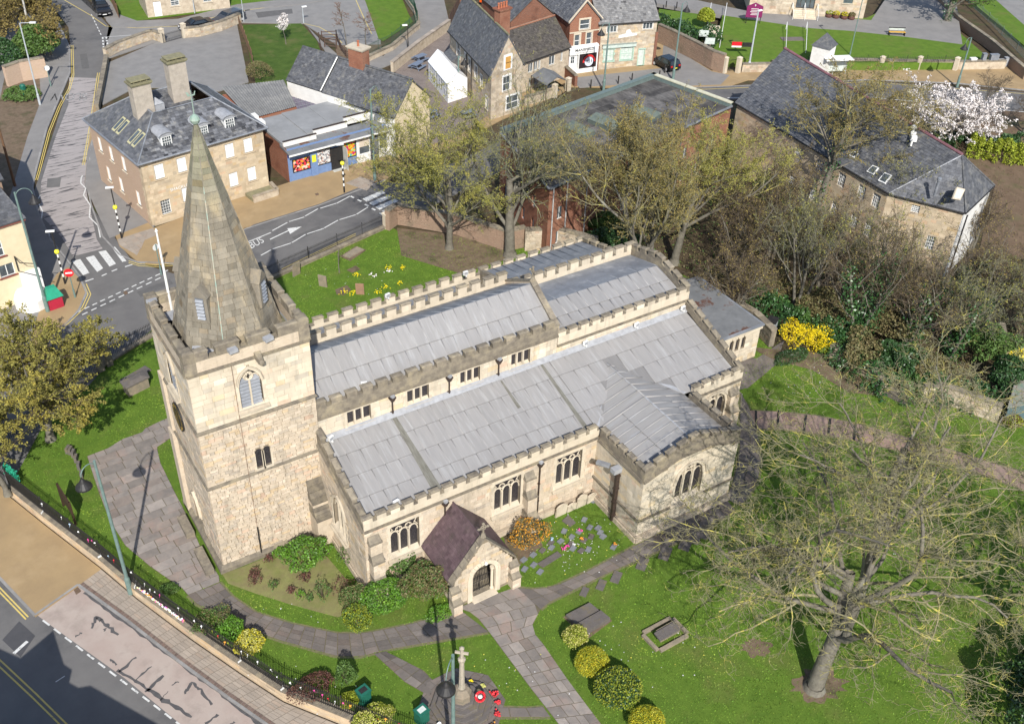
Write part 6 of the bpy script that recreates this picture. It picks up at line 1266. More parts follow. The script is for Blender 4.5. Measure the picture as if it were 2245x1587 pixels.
# shelter
SHL=thing('smoking_shelter','open timber shelter with a black felt roof beside the pub','shelter',G(1195,205)); a,b,c,d=[np.array(G(*q,z)) for q,z in (((1168,165),2.2),((1198,186),2.2),((1243,176),2.2),((1215,155),2.9))]
b0=G(1205,212); ux=un(np.array([4.1,.5,0])); vy=np.array([-ux[1],ux[0],0]); o0=np.array(G(1168,165,2.2))
cc=[np.array([*G(p,q,2.35)]) for p,q in ((1165,166),(1198,188),(1243,177),(1214,156))]
m_=MB(); mid0=(cc[0]+cc[3])/2+[0,0,.7];mid1=(cc[1]+cc[2])/2+[0,0,.7]
m_.raw([cc[0],cc[1],mid1,mid0,cc[2],cc[3]],[(0,1,2,3),(3,2,4,5)]); m_.raw([x-[0,0,.06] for x in (cc[0],cc[1],mid1,mid0,cc[2],cc[3])],[(3,2,1,0),(5,4,2,3)]); mesh('roof',m_,[FELT],SHL)
for p in cc: m_=MB(); m_.tube((p[0],p[1],0),(p[0],p[1],2.35),.06,None,6); mesh('post',m_,[DOORW],SHL)
# ---- F. red brick shop with gable
F_=Bld('barber_shop','narrow red brick shop with a steep gable and a white shopfront lettered MANSFIELD','shop',(63.75,55.5),math.radians(-8),4.0,9.0,6.5,BRICKR); P=F_.P
hFF=[Hole(.75,1.45,3.2,4.7),Hole(2.35,3.05,3.3,4.8),Hole(1.35,2.65,5.3,6.45)]
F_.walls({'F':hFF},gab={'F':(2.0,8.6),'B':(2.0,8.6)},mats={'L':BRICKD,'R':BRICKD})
for h in hFF: F_.win('F',h,'sash',cols=1,rows=1,surround=DRESS,ext=.16)
slatefield(F_.t,[P(-.25,-.2,6.3),P(2,-.2,8.75),P(2,9,8.75),P(-.25,9,6.3)],SLATE,.3,.22,var=.16); slatefield(F_.t,[P(4.25,-.2,6.3),P(2,-.2,8.75),P(2,9,8.75),P(4.25,9,6.3)],SLATE,.3,.22)
m_=MB(); 
for s_ in (0,1): x=-.3 if s_==0 else 4.3; m_.hexa([P(x,-.28,6.3),P(2,-.28,8.75),P(2,-.1,8.75),P(x,-.1,6.3)],[P(x,-.28,6.5),P(2,-.28,8.95),P(2,-.1,8.95),P(x,-.1,6.5)])
m_.obox(F_.O,F_.U,NRM(F_.U),4.0,.05,.14,0,0,4.95); mesh('coping',m_,[DRESS],F_.t)
O,U,N_=F_.O,F_.U,NRM(F_.U); m_=MB(); m_.obox(O,U,N_,3.8,.45,.5,.1,0,0); m_.obox(O,U,N_,3.9,.35,.75,.05,0,2.35); m_.obox(O,U,N_,1.1,.12,2.4,.1,0,0); m_.obox(O,U,N_,.15,.42,2.4,3.75,0,0); m_.obox(O,U,N_,.1,.42,2.0,1.25,0,.4); m_.hexa([O+U*0+N_*.4+[0,0,3.1],O+U*4.0+N_*.4+[0,0,3.1],O+U*4.0+[0,0,3.1],O+[0,0,3.1]],[O+N_*.4+[0,0,3.15],O+U*4.0+N_*.4+[0,0,3.15],O+U*4.0+[0,0,3.4],O+[0,0,3.4]]); SF=mesh('shopfront',m_,[WHITE],F_.t)
m_=MB(); m_.obox(O,U,N_,2.4,.05,1.7,1.35,.3,.55); mesh('shop_window',m_,[M('dark_shop_glass',(.03,.02,.022),None,2,.15)],SF); m_=MB()
def disk(c,r0,r1,a0,a1,mat,n=24,off=.0,par=SF,nm='window_roundel'):
    m_=MB()
    for i in range(n):
        a,b=a0+(a1-a0)*i/n,a0+(a1-a0)*(i+1)/n; m_.face([c+U*r0*math.cos(a)+np.array([0,0,r0*math.sin(a)])+N_*off,c+U*r1*math.cos(a)+np.array([0,0,r1*math.sin(a)])+N_*off,c+U*r1*math.cos(b)+np.array([0,0,r1*math.sin(b)])+N_*off,c+U*r0*math.cos(b)+np.array([0,0,r0*math.sin(b)])+N_*off][::1])
    return mesh(nm,m_,[mat],par)
cw=O+U*2.75+N_*.37+[0,0,1.3]; disk(cw,.62,.86,-.1,math.pi+.1,SGR); disk(cw,0.001,.6,0,2*math.pi,M('pale_blue_print',(.55,.6,.7),(.7,.72,.75),12,.4),off=.004)
for r in (.42,.56): disk(cw,r,r+.02,0,2*math.pi,SGB,off=.01,nm='roundel_ring')
m_=MB(); m_.obox(O,U,N_,.1,.04,.45,2.7,.38,1.1); m_.obox(O,U,N_,.08,.04,.3,2.45,.38,1.2); m_.obox(O,U,N_,.08,.04,.3,3.0,.38,1.2); mesh('roundel_motif',m_,[BLACK],SF)
text('MANSFIELD',O+U*2.05+N_*.36+[0,0,2.86],U,(0,0,1),.42,BLACK,SF,'lettering',.01,1.2,0,.02); text('CLASSIC BARBER SHOP',O+U*2.05+N_*.36+[0,0,2.52],U,(0,0,1),.2,BLACK,SF,'lettering',.01,1.2)
m_=MB(); m_.obox(O,U,N_,.45,.04,.8,.35,.12,1.3); m_.obox(O,U,N_,.04,.05,.8,.55,.12,1.3,0,1);m_.obox(O,U,N_,.45,.05,.04,.35,.12,1.68,0,1); mesh('door_window',m_,[GLASS,WHITE],SF)
chimney(F_.t,P(3.9,3.5,0),1.0,1.2,7,10,-.14,BRICKD,BRICKD,2,CLAY)
RW=Bld('rear_wing','red brick rear wing with grey slate roof behind the low mossy range','house',(58.5,60.5),math.radians(-8),6.0,9,5.9,BRICKD); P=RW.P; RW.walls({},gab={'F':(3.0,8.4),'B':(3.0,8.4)})
slatefield(RW.t,[P(-.2,-.2,5.8),P(3,-.2,8.5),P(3,9,8.5),P(-.2,9,5.8)],SLATE,.4,.3); slatefield(RW.t,[P(6.2,-.2,5.8),P(3,-.2,8.5),P(3,9,8.5),P(6.2,9,5.8)],SLATE,.4,.3)
# ---- G. stone building with mint shopfronts
angG=math.atan2(52.9-55.0,75-67.7); G_=Bld('stone_shop','broad rubble-stone building with mint green shop windows and a stone-slate roof','shop',(67.75,54.95),angG,7.55,8,5.85,SANDB); P=G_.P
hG=[Hole(1.0,2.3,4.5,5.3),Hole(5.7,7.0,4.6,5.4),Hole(.9,2.2,.9,2.4),Hole(3.1,4.7,.9,2.5),Hole(5.5,6.3,.0,2.1)]
G_.walls({'F':hG},gab={'L':(4,8.6),'R':(4,8.6)}); l=[];stones(l,G_.O,G_.U,7.55,.1,5.7,.27,(.3,.85),hG,.035); jm=MB()
for s in l: stone_faces(jm,s)
mesh('stonework',jm,[SANDB],G_.t,kind='stuff')
for h in hG[:2]: G_.win('F',h,'case',cols=3,surround=WHITE,ext=.06)
PALE=M('pale_window_display',(.55,.6,.56),(.42,.47,.44),4,.3)
for h in hG[2:4]: G_.win('F',h,'sash',frame=MINT,glass=PALE,cols=3,rows=3,surround=MINT,sill=MINT,ext=.14)
G_.win('F',hG[4],'case',frame=MINT,glass=PALE,cols=1,surround=MINT,ext=.1)
O,U,N_=G_.O,G_.U,NRM(G_.U); m_=MB(); m_.obox(O,U,N_,4.4,.22,.42,.6,0,2.62); m_.obox(O,U,N_,4.5,.3,.06,.55,0,3.04,-.4); o=mesh('sign_board',m_,[M('pale_mint',(.5,.58,.53),None,3,.5)],G_.t)
m_=MB(); 
for a,b,c,d in ((2.9,4.6,.35,.6),(3.1,4.6,.8,.25)): pass
m_.raw([O+U*2.6+N_*.04+[0,0,3.75],O+U*5.0+N_*.04+[0,0,3.95],O+U*5.0+N_*.04+[0,0,4.2],O+U*4.3+N_*.04+[0,0,4.3],O+U*4.0+N_*.04+[0,0,4.75],O+U*3.6+N_*.04+[0,0,4.7],O+U*3.5+N_*.04+[0,0,4.25],O+U*2.6+N_*.04+[0,0,4.1]],[(0,1,2,7),(7,2,3,6),(6,3,4,5)]); mesh('white_panel',m_,[WHITE],G_.t)
for u in (-.12,7.45): m_=MB(); m_.obox(O,U,N_,.35,.12,4.2,u,0,0); mesh('brick_pier',m_,[BRICKD],G_.t)
STSL=M('stone_slate',(.15,.15,.15),(.20,.195,.185),2.5,.85,.4,9); slatefield(G_.t,[P(-.2,-.3,5.7),P(7.75,-.3,5.7),P(7.75,4,8.8),P(-.2,4,8.8)],STSL,.34,.28,var=.17); slatefield(G_.t,[P(-.2,8.3,5.7),P(7.75,8.3,5.7),P(7.75,4,8.8),P(-.2,4,8.8)],STSL,.4,.3); gutter(G_.t,P(-.2,-.33,5.66),P(7.75,-.33,5.66))
# ---- H. brick mill with the big flat roof
mp_=[(1432,168),(1604,232),(1352,346),(1205,413),(1098,290)]; zH=6.9
MP=px(mp_,zH); ML=thing('mill','large red brick mill with a wide flat felt roof and three raised green roof lanterns','mill',(np.mean([p[0] for p in MP]),np.mean([p[1] for p in MP]),0))
for i in range(len(MP)):
    a,b=np.array([*MP[i],0.]),np.array([*MP[(i+1)%len(MP)],0.])
    u=un(a-b); L=np.linalg.norm(a-b); n_=NRM(u); hs_=[]
    if i in (1,2,3,0): hs_=[Hole(x,x+.7,z,z+1.3) for x in np.arange(1.2,L-1.5,2.3) for z in (.8,3.3)]
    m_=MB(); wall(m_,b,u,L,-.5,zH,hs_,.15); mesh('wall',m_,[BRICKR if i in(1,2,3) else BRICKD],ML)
    for h in hs_:
        f=MB(); f.obox(b,u,n_,.7,.06,.06,h.u0,-.15,h.z0);f.obox(b,u,n_,.7,.06,.06,h.u0,-.15,h.z1-.06);f.obox(b,u,n_,.05,.06,1.3,h.u0+.32,-.15,h.z0); w_=mesh('window',f,[WHITE],ML); g=MB(); g.face([b+u*h.u0-n_*.13+[0,0,h.z0],b+u*h.u1-n_*.13+[0,0,h.z0],b+u*h.u1-n_*.13+[0,0,h.z1],b+u*h.u0-n_*.13+[0,0,h.z1]]); mesh('pane',g,[GLASS],w_)
MROOF=M('mill_roof_felt',(.06,.057,.056),(.09,.086,.085),1.1,.85,.3,6,c3=(.17,.16,.15),s3=.9,spec=.08,stretch=(1.2,.7,1),thr3=(.42,.7))
m_=MB(); m_.prism(MP,zH-.4,zH-.1); MR_=mesh('roof',m_,[MROOF],ML)
fs_=grid_slabs(MP,.1,(1.0,1.1),(1.6,2.4)); jm=MB()
for p in fs_:
    c=sum(np.array(q[:2]) for q in p)/len(p); e_=[tuple(np.array(q[:2])+(c-np.array(q[:2]))*.012) for q in p]; m_=MB(); m_.prism(e_,zH-.12,zH-.085+random.uniform(0,.02),random.gauss(0,.2)); mesh('felt_sheet',m_,[MROOF],MR_)
for i in (0,4):     # parapets
    a,b=np.array([*MP[i],0.]),np.array([*MP[(i+1)%len(MP)],0.]); u=un(a-b); L=np.linalg.norm(a-b); n_=NRM(u); m_=MB(); m_.obox(b,u,n_,L,.45,.55,0,-.4,zH-.2,0,0); m_.obox(b,u,n_,L+.2,.5,.1,-.1,-.45,zH+.35,0,1 if i==0 else 0); mesh('parapet',m_,[TEAL,M('pale_coping',(.55,.53,.40),(.45,.43,.32),2,.8)],ML)
for (pa,pb) in (((1300,262),(1358,285)),((1385,243),(1440,262)),((1250,280),(1290,300))):
    a=np.array(G(*pa,zH));b=np.array(G(*pb,zH)); rot=math.atan2(b[1]-a[1],b[0]-a[0]); c=(a+b)/2; m_=MB(); L=np.linalg.norm(b-a)
    m_.box((c[0],c[1],zH-.1),(L,1.7,.45),rot); 
    u=np.array([math.cos(rot),math.sin(rot),0]);v=np.array([-u[1],u[0],0]); q=lambda s_,t_,z:c+u*s_*L/2+v*t_*.9+np.array([0,0,z-c[2]])
    m_.hexa([q(-1.02,-1,zH+.35),q(1.02,-1,zH+.35),q(1.02,1,zH+.35),q(-1.02,1,zH+.35)],[q(-.8,-.05,zH+.85),q(.8,-.05,zH+.85),q(.8,.05,zH+.85),q(-.8,.05,zH+.85)],.15); mesh('roof_lantern',m_,[M('green_patina_felt',(.11,.135,.12),(.08,.10,.09),2,.85,.2)],ML)
gt_=MB()
for i in (1,2,3): a,b=np.array([*MP[i],0.]),np.array([*MP[(i+1)%len(MP)],0.]); u=un(a-b); gt_.obox(b,u,NRM(u),np.linalg.norm(a-b),.16,.14,0,.0,zH-.1)
mesh('eaves_gutter',gt_,[LEADD],ML); 
for f in (.15,.45,.75,.95): a,b=np.array([*MP[2],0.]),np.array([*MP[3],0.]); p=a*(1-f)+b*f+NRM(un(a-b))*.12; m_=MB(); m_.tube((p[0],p[1],0),(p[0],p[1],zH),.06,None,6); mesh('downpipe',m_,[M('pale_grey_pipe',(.45,.45,.44),None,3,.5)],ML)
# lower annexe with skylight strip
m_=MB(); an=px([(1352,362),(1245,412),(1235,432),(1345,380)],5.4)
AN=thing('mill_annexe','low brick annexe with a glazed strip roof against the mill','annexe',(*an[0],0)); m_.prism(an,-.2,5.4); mesh('wall',m_,[BRICKR],AN); m_=MB()
for i in range(9):
    f=i/9; a=np.array(an[0])*(1-f)+np.array(an[1])*f; b=np.array(an[3])*(1-f)+np.array(an[2])*f; g=np.array(an[0])*(1-f-.09)+np.array(an[1])*(f+.09); h=np.array(an[3])*(1-f-.09)+np.array(an[2])*(f+.09)
    m_=MB(); m_.hexa([(*a,5.42),(*g,5.42),(*h,5.42),(*b,5.42)],[(*a,5.9),(*g,5.9),(*h,5.48),(*b,5.48)]); mesh('skylight_pane',m_,[GLASS],AN); m_=MB(); m_.tube((*a,5.93),(*b,5.52),.04,None,4); mesh('skylight_bar',m_,[FLASH],AN)
# ---- I. long slate-roofed stone building with a hipped end
LB=thing('slate_roofed_hall','long sandstone hall with a wide grey slate roof, pink ridge tiles and a hipped end','hall',(70,14,0)); ze,zrr=6.58,10.2
A0=G(1610,226,ze);A1=G(1948,426,ze);A2=G(2117,469,ze);A3=G(2180,409,ze); R0=G(1720,107,zrr); R1=G(2108,345,zrr-.2); A4=R1+(R1-A1)*[.6,.6,0]; R0[2]=R1[2]=zrr; A4=np.array([75.5,6.5,ze]); A5=A4+(R0-R1)
slatefield(LB,[A0,A1,R1],SLATE,.36,.27,var=.13); slatefield(LB,[A0,R1,R0],SLATE,.36,.27,var=.13); slatefield(LB,[A1,A2,R1],SLATE,.36,.27); slatefield(LB,[A2,A3,R1],SLATE,.36,.27); slatefield(LB,[A3,A4,R1],SLATE,.36,.27); slatefield(LB,[A5,A4,R1,R0][::-1],SLATE,.5,.4)
ridge(LB,R0+[0,0,.05],R1+[0,0,.05],PURT,.13,.5,joined=True); ridge(LB,R1,A2+[0,0,.1],SLATE,.08); ridge(LB,R1,A1+[0,0,.1],FLASH,.05); ridge(LB,R1,A3+[0,0,.1],SLATE,.09)
CP4=[A0,A1,A2,A3,A4,A5]; cm=np.mean(CP4,0)
LWIN=[]
for i in range(6):
    a=CP4[i]+(cm-CP4[i])*.02; b=CP4[(i+1)%6]+(cm-CP4[(i+1)%6])*.02; a=XY(*a); b=XY(*b); u=un(b-a); L=np.linalg.norm(b-a); hs_=[]
    if i==0: hs_=[Hole(L-x,L-x+.9,z,z+1.3) for x in (1.6,3.4,6.0,9,12) for z in (4.6,1.6)]
    if i==1: hs_=[Hole(2.2,2.9,5.4,6.1),Hole(4.2,4.9,2.3,3.6)]
    m_=MB(); wall(m_,a,u,L,-.5,ze-.05,hs_,.15); W_=mesh('wall',m_,[SANDB if i<2 else RENDER],LB)
    if i<2: 
        l=[];stones(l,a,u,L,.1,ze-.1,.3,(.4,.9),hs_,.02); jm=MB()
        for s in l: stone_faces(jm,s)
        mesh('stonework',jm,[SAND],W_,kind='stuff')
    for h in hs_:
        n_=NRM(u); f=MB()
        for k_ in range(5): f.obox(a,u,n_,.05,.06,h.z1-h.z0,h.u0+(h.u1-h.u0-.05)*k_/4,-.14,h.z0)
        for k_ in range(5): f.obox(a,u,n_,h.u1-h.u0,.06,.05,h.u0,-.14,h.z0+(h.z1-h.z0-.05)*k_/4)
        w_=mesh('window',f,[WHITE],LB); g=MB(); g.face([a+u*h.u0-n_*.13+[0,0,h.z0-a[2]],a+u*h.u1-n_*.13+[0,0,h.z0-a[2]],a+u*h.u1-n_*.13+[0,0,h.z1-a[2]],a+u*h.u0-n_*.13+[0,0,h.z1-a[2]]]); mesh('pane',g,[GLASS],w_)
b=np.array([A2[0],A2[1],0.])+[.1,-.15,0]; m_=MB(); m_.tube(b,b+[0,0,6.5],.07,None,6); m_.tube(A1+[0,0,-.02],A2,.08,None,6); m_.tube(A2,A3,.08,None,6); m_.tube(A0,A1,.08,None,6); mesh('gutter_and_pipe',m_,[BLACK],LB)
def onroof(a,b,c,pxl,dz=.0):   # point where the sight line meets a roof plane
    n_=np.cross(b-a,c-a); d=ray(*pxl); return CP+d*((a-CP)@n_/(d@n_)),un(n_ if n_[2]>0 else -n_)
def rooflight(pl,q4,par,frame=WHITE,gl=GLASS):
    m_=MB(); pts=[onroof(*pl,q) for q in q4]; n_=pts[0][1]; p=[x[0] for x in pts]; m_.hexa([x+n_*.02 for x in p],[x+n_*.14 for x in p]); o=mesh('roof_light',m_,[frame],par); c=sum(p)/4; g=MB(); g.face([c+(x-c)*.78+n_*.15 for x in p]); mesh('pane',g,[gl],o)
rooflight((A2,A3,R1),[(2085,437),(2102,440),(2113,416),(2095,411)][::1],LB,DRESS,PALE)
for q in ([(1900,378),(1915,385),(1928,370),(1914,364)],[(1925,398),(1941,405),(1956,386),(1940,380)],[(1862,342),(1873,348),(1882,338),(1871,333)]): rooflight((A0,A1,R1),q,LB)
p,n_=onroof(A0,A1,R1,(2002,303)); m_=MB(); m_.box(tuple(p-[0,0,.1]),(1.2,.5,.45),.8); m_.lathe(tuple(p+[.4,.5,.2]),[(.12,0),(.12,.5),(.3,.55),(.2,.7)],10); m_.lathe(tuple(p+[-.9,-.6,-.3]),[(.1,0),(.1,.5),(.2,.55)],8); mesh('roof_vent',m_,[WHITE],LB)
p,n_=onroof(A0,A1,R1,(2050,425)); m_=MB(); m_.lathe(tuple(p-[0,0,.2]),[(.13,0),(.13,1.4),(.19,1.45),(.19,1.7),(.1,1.75)],10); mesh('flue',m_,[LEADD],LB)
# small turret roof at the road end
tp=G(1795,160,0); m_=MB(); m_.box((tp[0],tp[1],0),(2.2,2.2,3.6),.4); TU=single('stone_kiosk',m_,[RENDER],'small white kiosk with a pyramid slate roof behind the slate-roofed hall','kiosk'); m_=MB(); m_.lathe((tp[0],tp[1],3.6),[(1.8,0),(.05,1.5)],4,0,0,.4+math.pi/4); mesh('roof',m_,[SLATE],TU)
# ---- J. chapel front at the top right, raised lawn, walls and steps
J=Bld('chapel','pale stone chapel front with entrance steps and white handrails at the top edge','chapel',tuple(G(1640,28,.9)[:2]),math.atan2(*(G(1892,42,.9)-G(1640,28,.9))[1::-1]),float(np.linalg.norm(G(1892,42,.9)-G(1640,28,.9))),8,6,SANDB,z0=.9); P=J.P
hJ=[Hole(J.w*.40,J.w*.56,1.0+.9,4),Hole(J.w*.80,J.w*.88,2.9,4.4),Hole(J.w*.12,J.w*.2,2.9,4.4)]
J.walls({'F':hJ}); m_=MB(); l=[];stones(l,J.O,J.U,J.w,.95,6.2,.35,(.4,1.1),hJ,.025)
for s in l: stone_faces(m_,s)
mesh('stonework',m_,[SANDB],J.t,kind='stuff'); slatefield(J.t,[P(-.3,-.3,6),P(J.w+.3,-.3,6),P(J.w+.3,4,8.5),P(-.3,4,8.5)],SLATE,.5,.4)
J.win('F',hJ[0],'case',frame=DOORW,cols=4); J.win('F',hJ[1],'sash',cols=2,rows=3,frame=TEAL); J.win('F',hJ[2],'sash',cols=2,rows=3)
for i in range(5):
    m_=MB(); m_.obox(J.O,J.U,NRM(J.U),J.w*.2,.3,.17*(5-i),J.w*.38,i*.3+.05,.9,random.gauss(0,.06)); mesh('step',m_,[DRESS],J.t)
for u in (.37,.475,.585):
    m_=MB(); a=J.O+J.U*J.w*u+NRM(J.U)*.2; b=a+NRM(J.U)*1.7; m_.path([a+[0,0,1.8],a+[0,0,2.7],b+[0,0,1.9],b+[0,0,.9]],.035,5); mesh('handrail',m_,[WHITE],J.t)
def pwall(name,label,pts,z0,z1,th,mat,cap=None,cat='wall',zpx=0.,piers=(),group=None,capmat=None,stone=False):
    Pp=px(pts,zpx); m_=MB(); c_=MB()
    t=thing(name,label,cat,(*Pp[0],z0),group); 
    for a,b in zip(Pp[:-1],Pp[1:]):
        a=XY(*a);b=XY(*b); u=un(b-a); L=np.linalg.norm(b-a); n_=NRM(u); m_.obox(a,u,n_,L+.05,th,z1-z0,-.02,-th/2,z0); 
        k=0.
        while k<L-.01: w_=min(random.uniform(.6,1.1),L-k); c_.obox(a,u,n_,w_-.02,th+.14,.13,k,-th/2-.07,z1,random.gauss(0,.12)); k+=w_
    w_=mesh('wall',m_,[mat],t); mesh('coping',c_,[capmat or OLD],t,kind='stuff')
    if stone:
        jm=MB()
        for a,b in zip(Pp[:-1],Pp[1:]):
            for a_,b_ in ((a,b),(b,a)):
                a2=XY(*a_);b2=XY(*b_);u=un(b2-a2); l=[];stones(l,a2+NRM(u)*th/2,u,np.linalg.norm(b2-a2),z0+.05,z1,.22,(.25,.6),[],.04)
                for s in l: stone_faces(jm,s)
        mesh('stonework',jm,[mat],w_,kind='stuff')
    for p in piers:
        q=G(*p,zpx); m2=MB(); m2.box((q[0],q[1],z0),(.5,.5,z1-z0+.55),.3); m2.lathe((q[0],q[1],z1+.55),[(.42,0),(.4,.08),(.1,.2)],4,0,0,.3+math.pi/4); mesh('pier',m2,[DRESS],t)
    return t
pwall('retaining_wall','long low stone wall with small piers along the lawn beside the far road',[(1690,152),(1760,152),(1870,148),(1990,150),(2110,152),(2200,150)],0,1.0,.4,SANDB,piers=((1930,152),(2012,152),(2093,154)))
pwall('retaining_wall','low stone wall between the gate piers and the slate-roofed hall',[(1625,158),(1690,157)],0,1.0,.4,SANDB,stone=True)
pwall('old_stone_wall','tall mottled old stone wall beside the black parked car',[(1441,92),(1470,105),(1520,130),(1560,152),(1585,160)],0,2.3,.4,BRICKO,stone=True)
for i,p in enumerate(((1587,160),(1617,160))):
    m_=MB(); q=G(*p); m_.box((q[0],q[1],0),(.5,.5,1.9),.2); m_.lathe((q[0],q[1],1.9),[(.4,0),(.38,.1),(.1,.2)],4,0,0,.98); single('gate_pier',m_,[DRESS],('left' if i==0 else 'right')+' square stone gate pier below the chapel lawn','gate pier')
m_=MB(); a,b=G(1592,157),G(1612,155)
for i in range(9): p=a+(b-a)*i/8; m_.tube(p,p+[0,0,1.5],.02,None,4)
m_.tube(a+[0,0,1.4],b+[0,0,1.4],.03,None,4);m_.tube(a+[0,0,.2],b+[0,0,.2],.03,None,4); single('iron_gate',m_,[BLACK],'black iron gate between two stone piers','gate')
st_=thing('stone_steps','pale stone steps with white handrails climbing to the chapel','steps',G(1557,108))
a,b=G(1560,125),G(1568,52); 
for i in range(12):
    f=i/12; p=np.array(G(1556+8*f,128-48*f-8,.0)); m_=MB(); m_.box((p[0],p[1],0),(1.6,.5,.1+.09*i),-.45,random.gauss(0,.08)); mesh('step',m_,[DRESS],st_)
for dx in (-17,17):
    a=np.array(G(1558+dx,120));b=np.array(G(1572+dx,40)); m_=MB(); m_.path([a,a+[0,0,1.0],b+[0,0,2.1],b+[0,0,.9]],.04,5); 
    for f in (.25,.5,.75): p=a+(b-a)*f; m_.tube(p,p+[0,0,1.+1.0*f],.03,None,4)
    mesh('handrail',m_,[WHITE],st_)
rp=thing('ramp_steps','dark stone steps with white handrails between the two chapel lawns','steps',G(1745,110,.9))
for i in range(8):
    f=i/8; p=np.array(G(1740-f*5,128-f*40,.5)); m_=MB(); m_.box((p[0],p[1],0.),(3.0,1.2,.35+.09*i),-.45,random.gauss(0,.05)); mesh('step',m_,[FLAGD],rp)
for dx in (-22,22):
    a=np.array(G(1742+dx,125,.4));b=np.array(G(1745+dx,65,.9)); m_=MB(); m_.path([a,a+[0,0,1.],b+[0,0,1.],b],.04,5); mesh('handrail',m_,[WHITE],rp)
# ---- K. cream corner building on the left
K=Bld('corner_building','cream painted brick corner building with white sash windows and a grey slate roof','building',(-14.5,34.4),math.atan2(36.6-34.4,-2.3+14.5)+0.0,12.4,7.5,7.3,CREAM); P=K.P
hK=[Hole(9.2,10.3,4.6,6.0),Hole(9.5,10.7,2.7,3.8),Hole(6.6,8.4,2.2,4.0),Hole(5.8,6.9,4.6,6.0)]
K.walls({'F':hK})
for h,s_ in zip(hK,('sash','case','case','sash')): K.win('F',h,s_,cols=2,rows=2,sill=M('red_sill',(.24,.08,.06),None,3,.6))
slatefield(K.t,[P(-.3,-.3,7.3),P(12.55,-.3,7.3),P(12.0,3.5,9.3),P(-.3,3.5,9.3)],SLATE,.35,.27); slatefield(K.t,[P(12.55,-.3,7.3),P(12.55,7.6,7.3),P(12.0,3.6,9.3)],SLATE,.35,.27); slatefield(K.t,[P(12.55,7.6,7.3),P(-.3,7.6,7.3),P(-.3,3.5,9.3),P(12.0,3.5,9.3)],SLATE,.35,.27)
m_=MB(); m_.obox(K.O,K.U,NRM(K.U),12.6,.2,.28,-.1,0,7.05); mesh('red_eaves_band',m_,[M('red_sill',(.24,.08,.06),None,3,.6)],K.t); m_=MB(); m_.obox(K.O,K.U,NRM(K.U),1.6,.3,2.5,10.9,0,.1,0,0); mesh('white_shopfront',m_,[WHITE],K.t)
m_=MB(); m_.path([P(10.9,-.1,4.3),P(10.9,-1.2,4.2),P(12.2,-1.2,3.6)],.04,4); m_.path([P(10.9,-.1,2.9),P(12.2,-1.2,2.4)],.04,4); m_.tube(P(10.9,-.15,2.9),P(10.9,-.15,4.3),.04,None,4); mesh('sign_bracket',m_,[BLACK],K.t)
# neighbour up the street whose shadow falls across the road
K2=Bld('terrace_building','grey-roofed terrace building behind the cream corner building','building',(-13,43.5),math.radians(6),10.6,13,7.2,BRICKO); K2.walls({},gab={'R':(6.5,9.6)}); P=K2.P; slatefield(K2.t,[P(-.3,-.3,7.1),P(10.8,-.3,7.1),P(10.8,6.5,9.7),P(-.3,6.5,9.7)],SLATE,.4,.3); slatefield(K2.t,[P(10.8,13.3,7.1),P(-.3,13.3,7.1),P(-.3,6.5,9.7),P(10.8,6.5,9.7)],SLATE,.4,.3)
# houses at the top-left edge
for O_,w_,lab in (((311,38),330/10.,'pale stone cottage with a white door at the top left edge'),):
    p=G(325,40);q=G(505,18); hb=Bld('cottage',lab,'house',tuple(p[:2]),math.atan2(q[1]-p[1],q[0]-p[0]),float(np.linalg.norm(q-p)),6,4.5,SANDB); hb.walls({'F':[Hole(.9,1.9,0,2.0),Hole(3.2,4.3,1.2,2.3),Hole(7.5,8.6,1.2,2.3)]}); hb.win('F',Hole(.9,1.9,0,2.0),'case',glass=WHITE,cols=1); hb.win('F',Hole(3.2,4.3,1.2,2.3)); hb.win('F',Hole(7.5,8.6,1.2,2.3)); P=hb.P; slatefield(hb.t,[P(-.3,-.3,4.4),P(hb.w+.3,-.3,4.4),P(hb.w+.3,3,6.6),P(-.3,3,6.6)],SLATE,.5,.4)
# ---- building behind the camera's lower left whose shadow crosses the street
sh8=[(-17.2,-8.1),(-16.3,-9.4),(-14.25,-8.35),(-14.3,-11.1),(-14.0,-11.7),(-14.4,-12.4),(-14.0,-13.1),(-13.4,-13.3),(-10.9,-17.7),(-8,-23),(-20,-34),(-34,-20)]
OB=thing('street_corner_building','brick building on the near side of the street, casting its gabled shadow on the road','building',(-16,-18,ZS)); m_=MB(); m_.prism(sh8,ZS,8.0); mesh('wall',m_,[BRICKR],OB); m_=MB(); m_.prism([(x+(-17-x)*.02,y+(-20-y)*.02) for x,y in sh8],8.0,8.03); mesh('roof',m_,[SLATE],OB)
for i in (7,8):
    a=XY(*sh8[i+1]);b=XY(*sh8[i]); u=un(b-a)
    for k_ in range(int(np.linalg.norm(b-a)/2.4)):
        for z in (1.0,4.5): m_=MB(); n_=-NRM(u) if 0 else NRM(u)*-1; m_.obox(a,u,n_*1.,1.,.08,1.6,.7+k_*2.4,-.02,z); w_=mesh('window',m_,[WHITE],OB); m_=MB(); m_.obox(a,u,n_*1.,.8,.02,1.4,.8+k_*2.4,.06,z+.1); mesh('pane',m_,[GLASS],w_)
print('town',time.time()-T0)
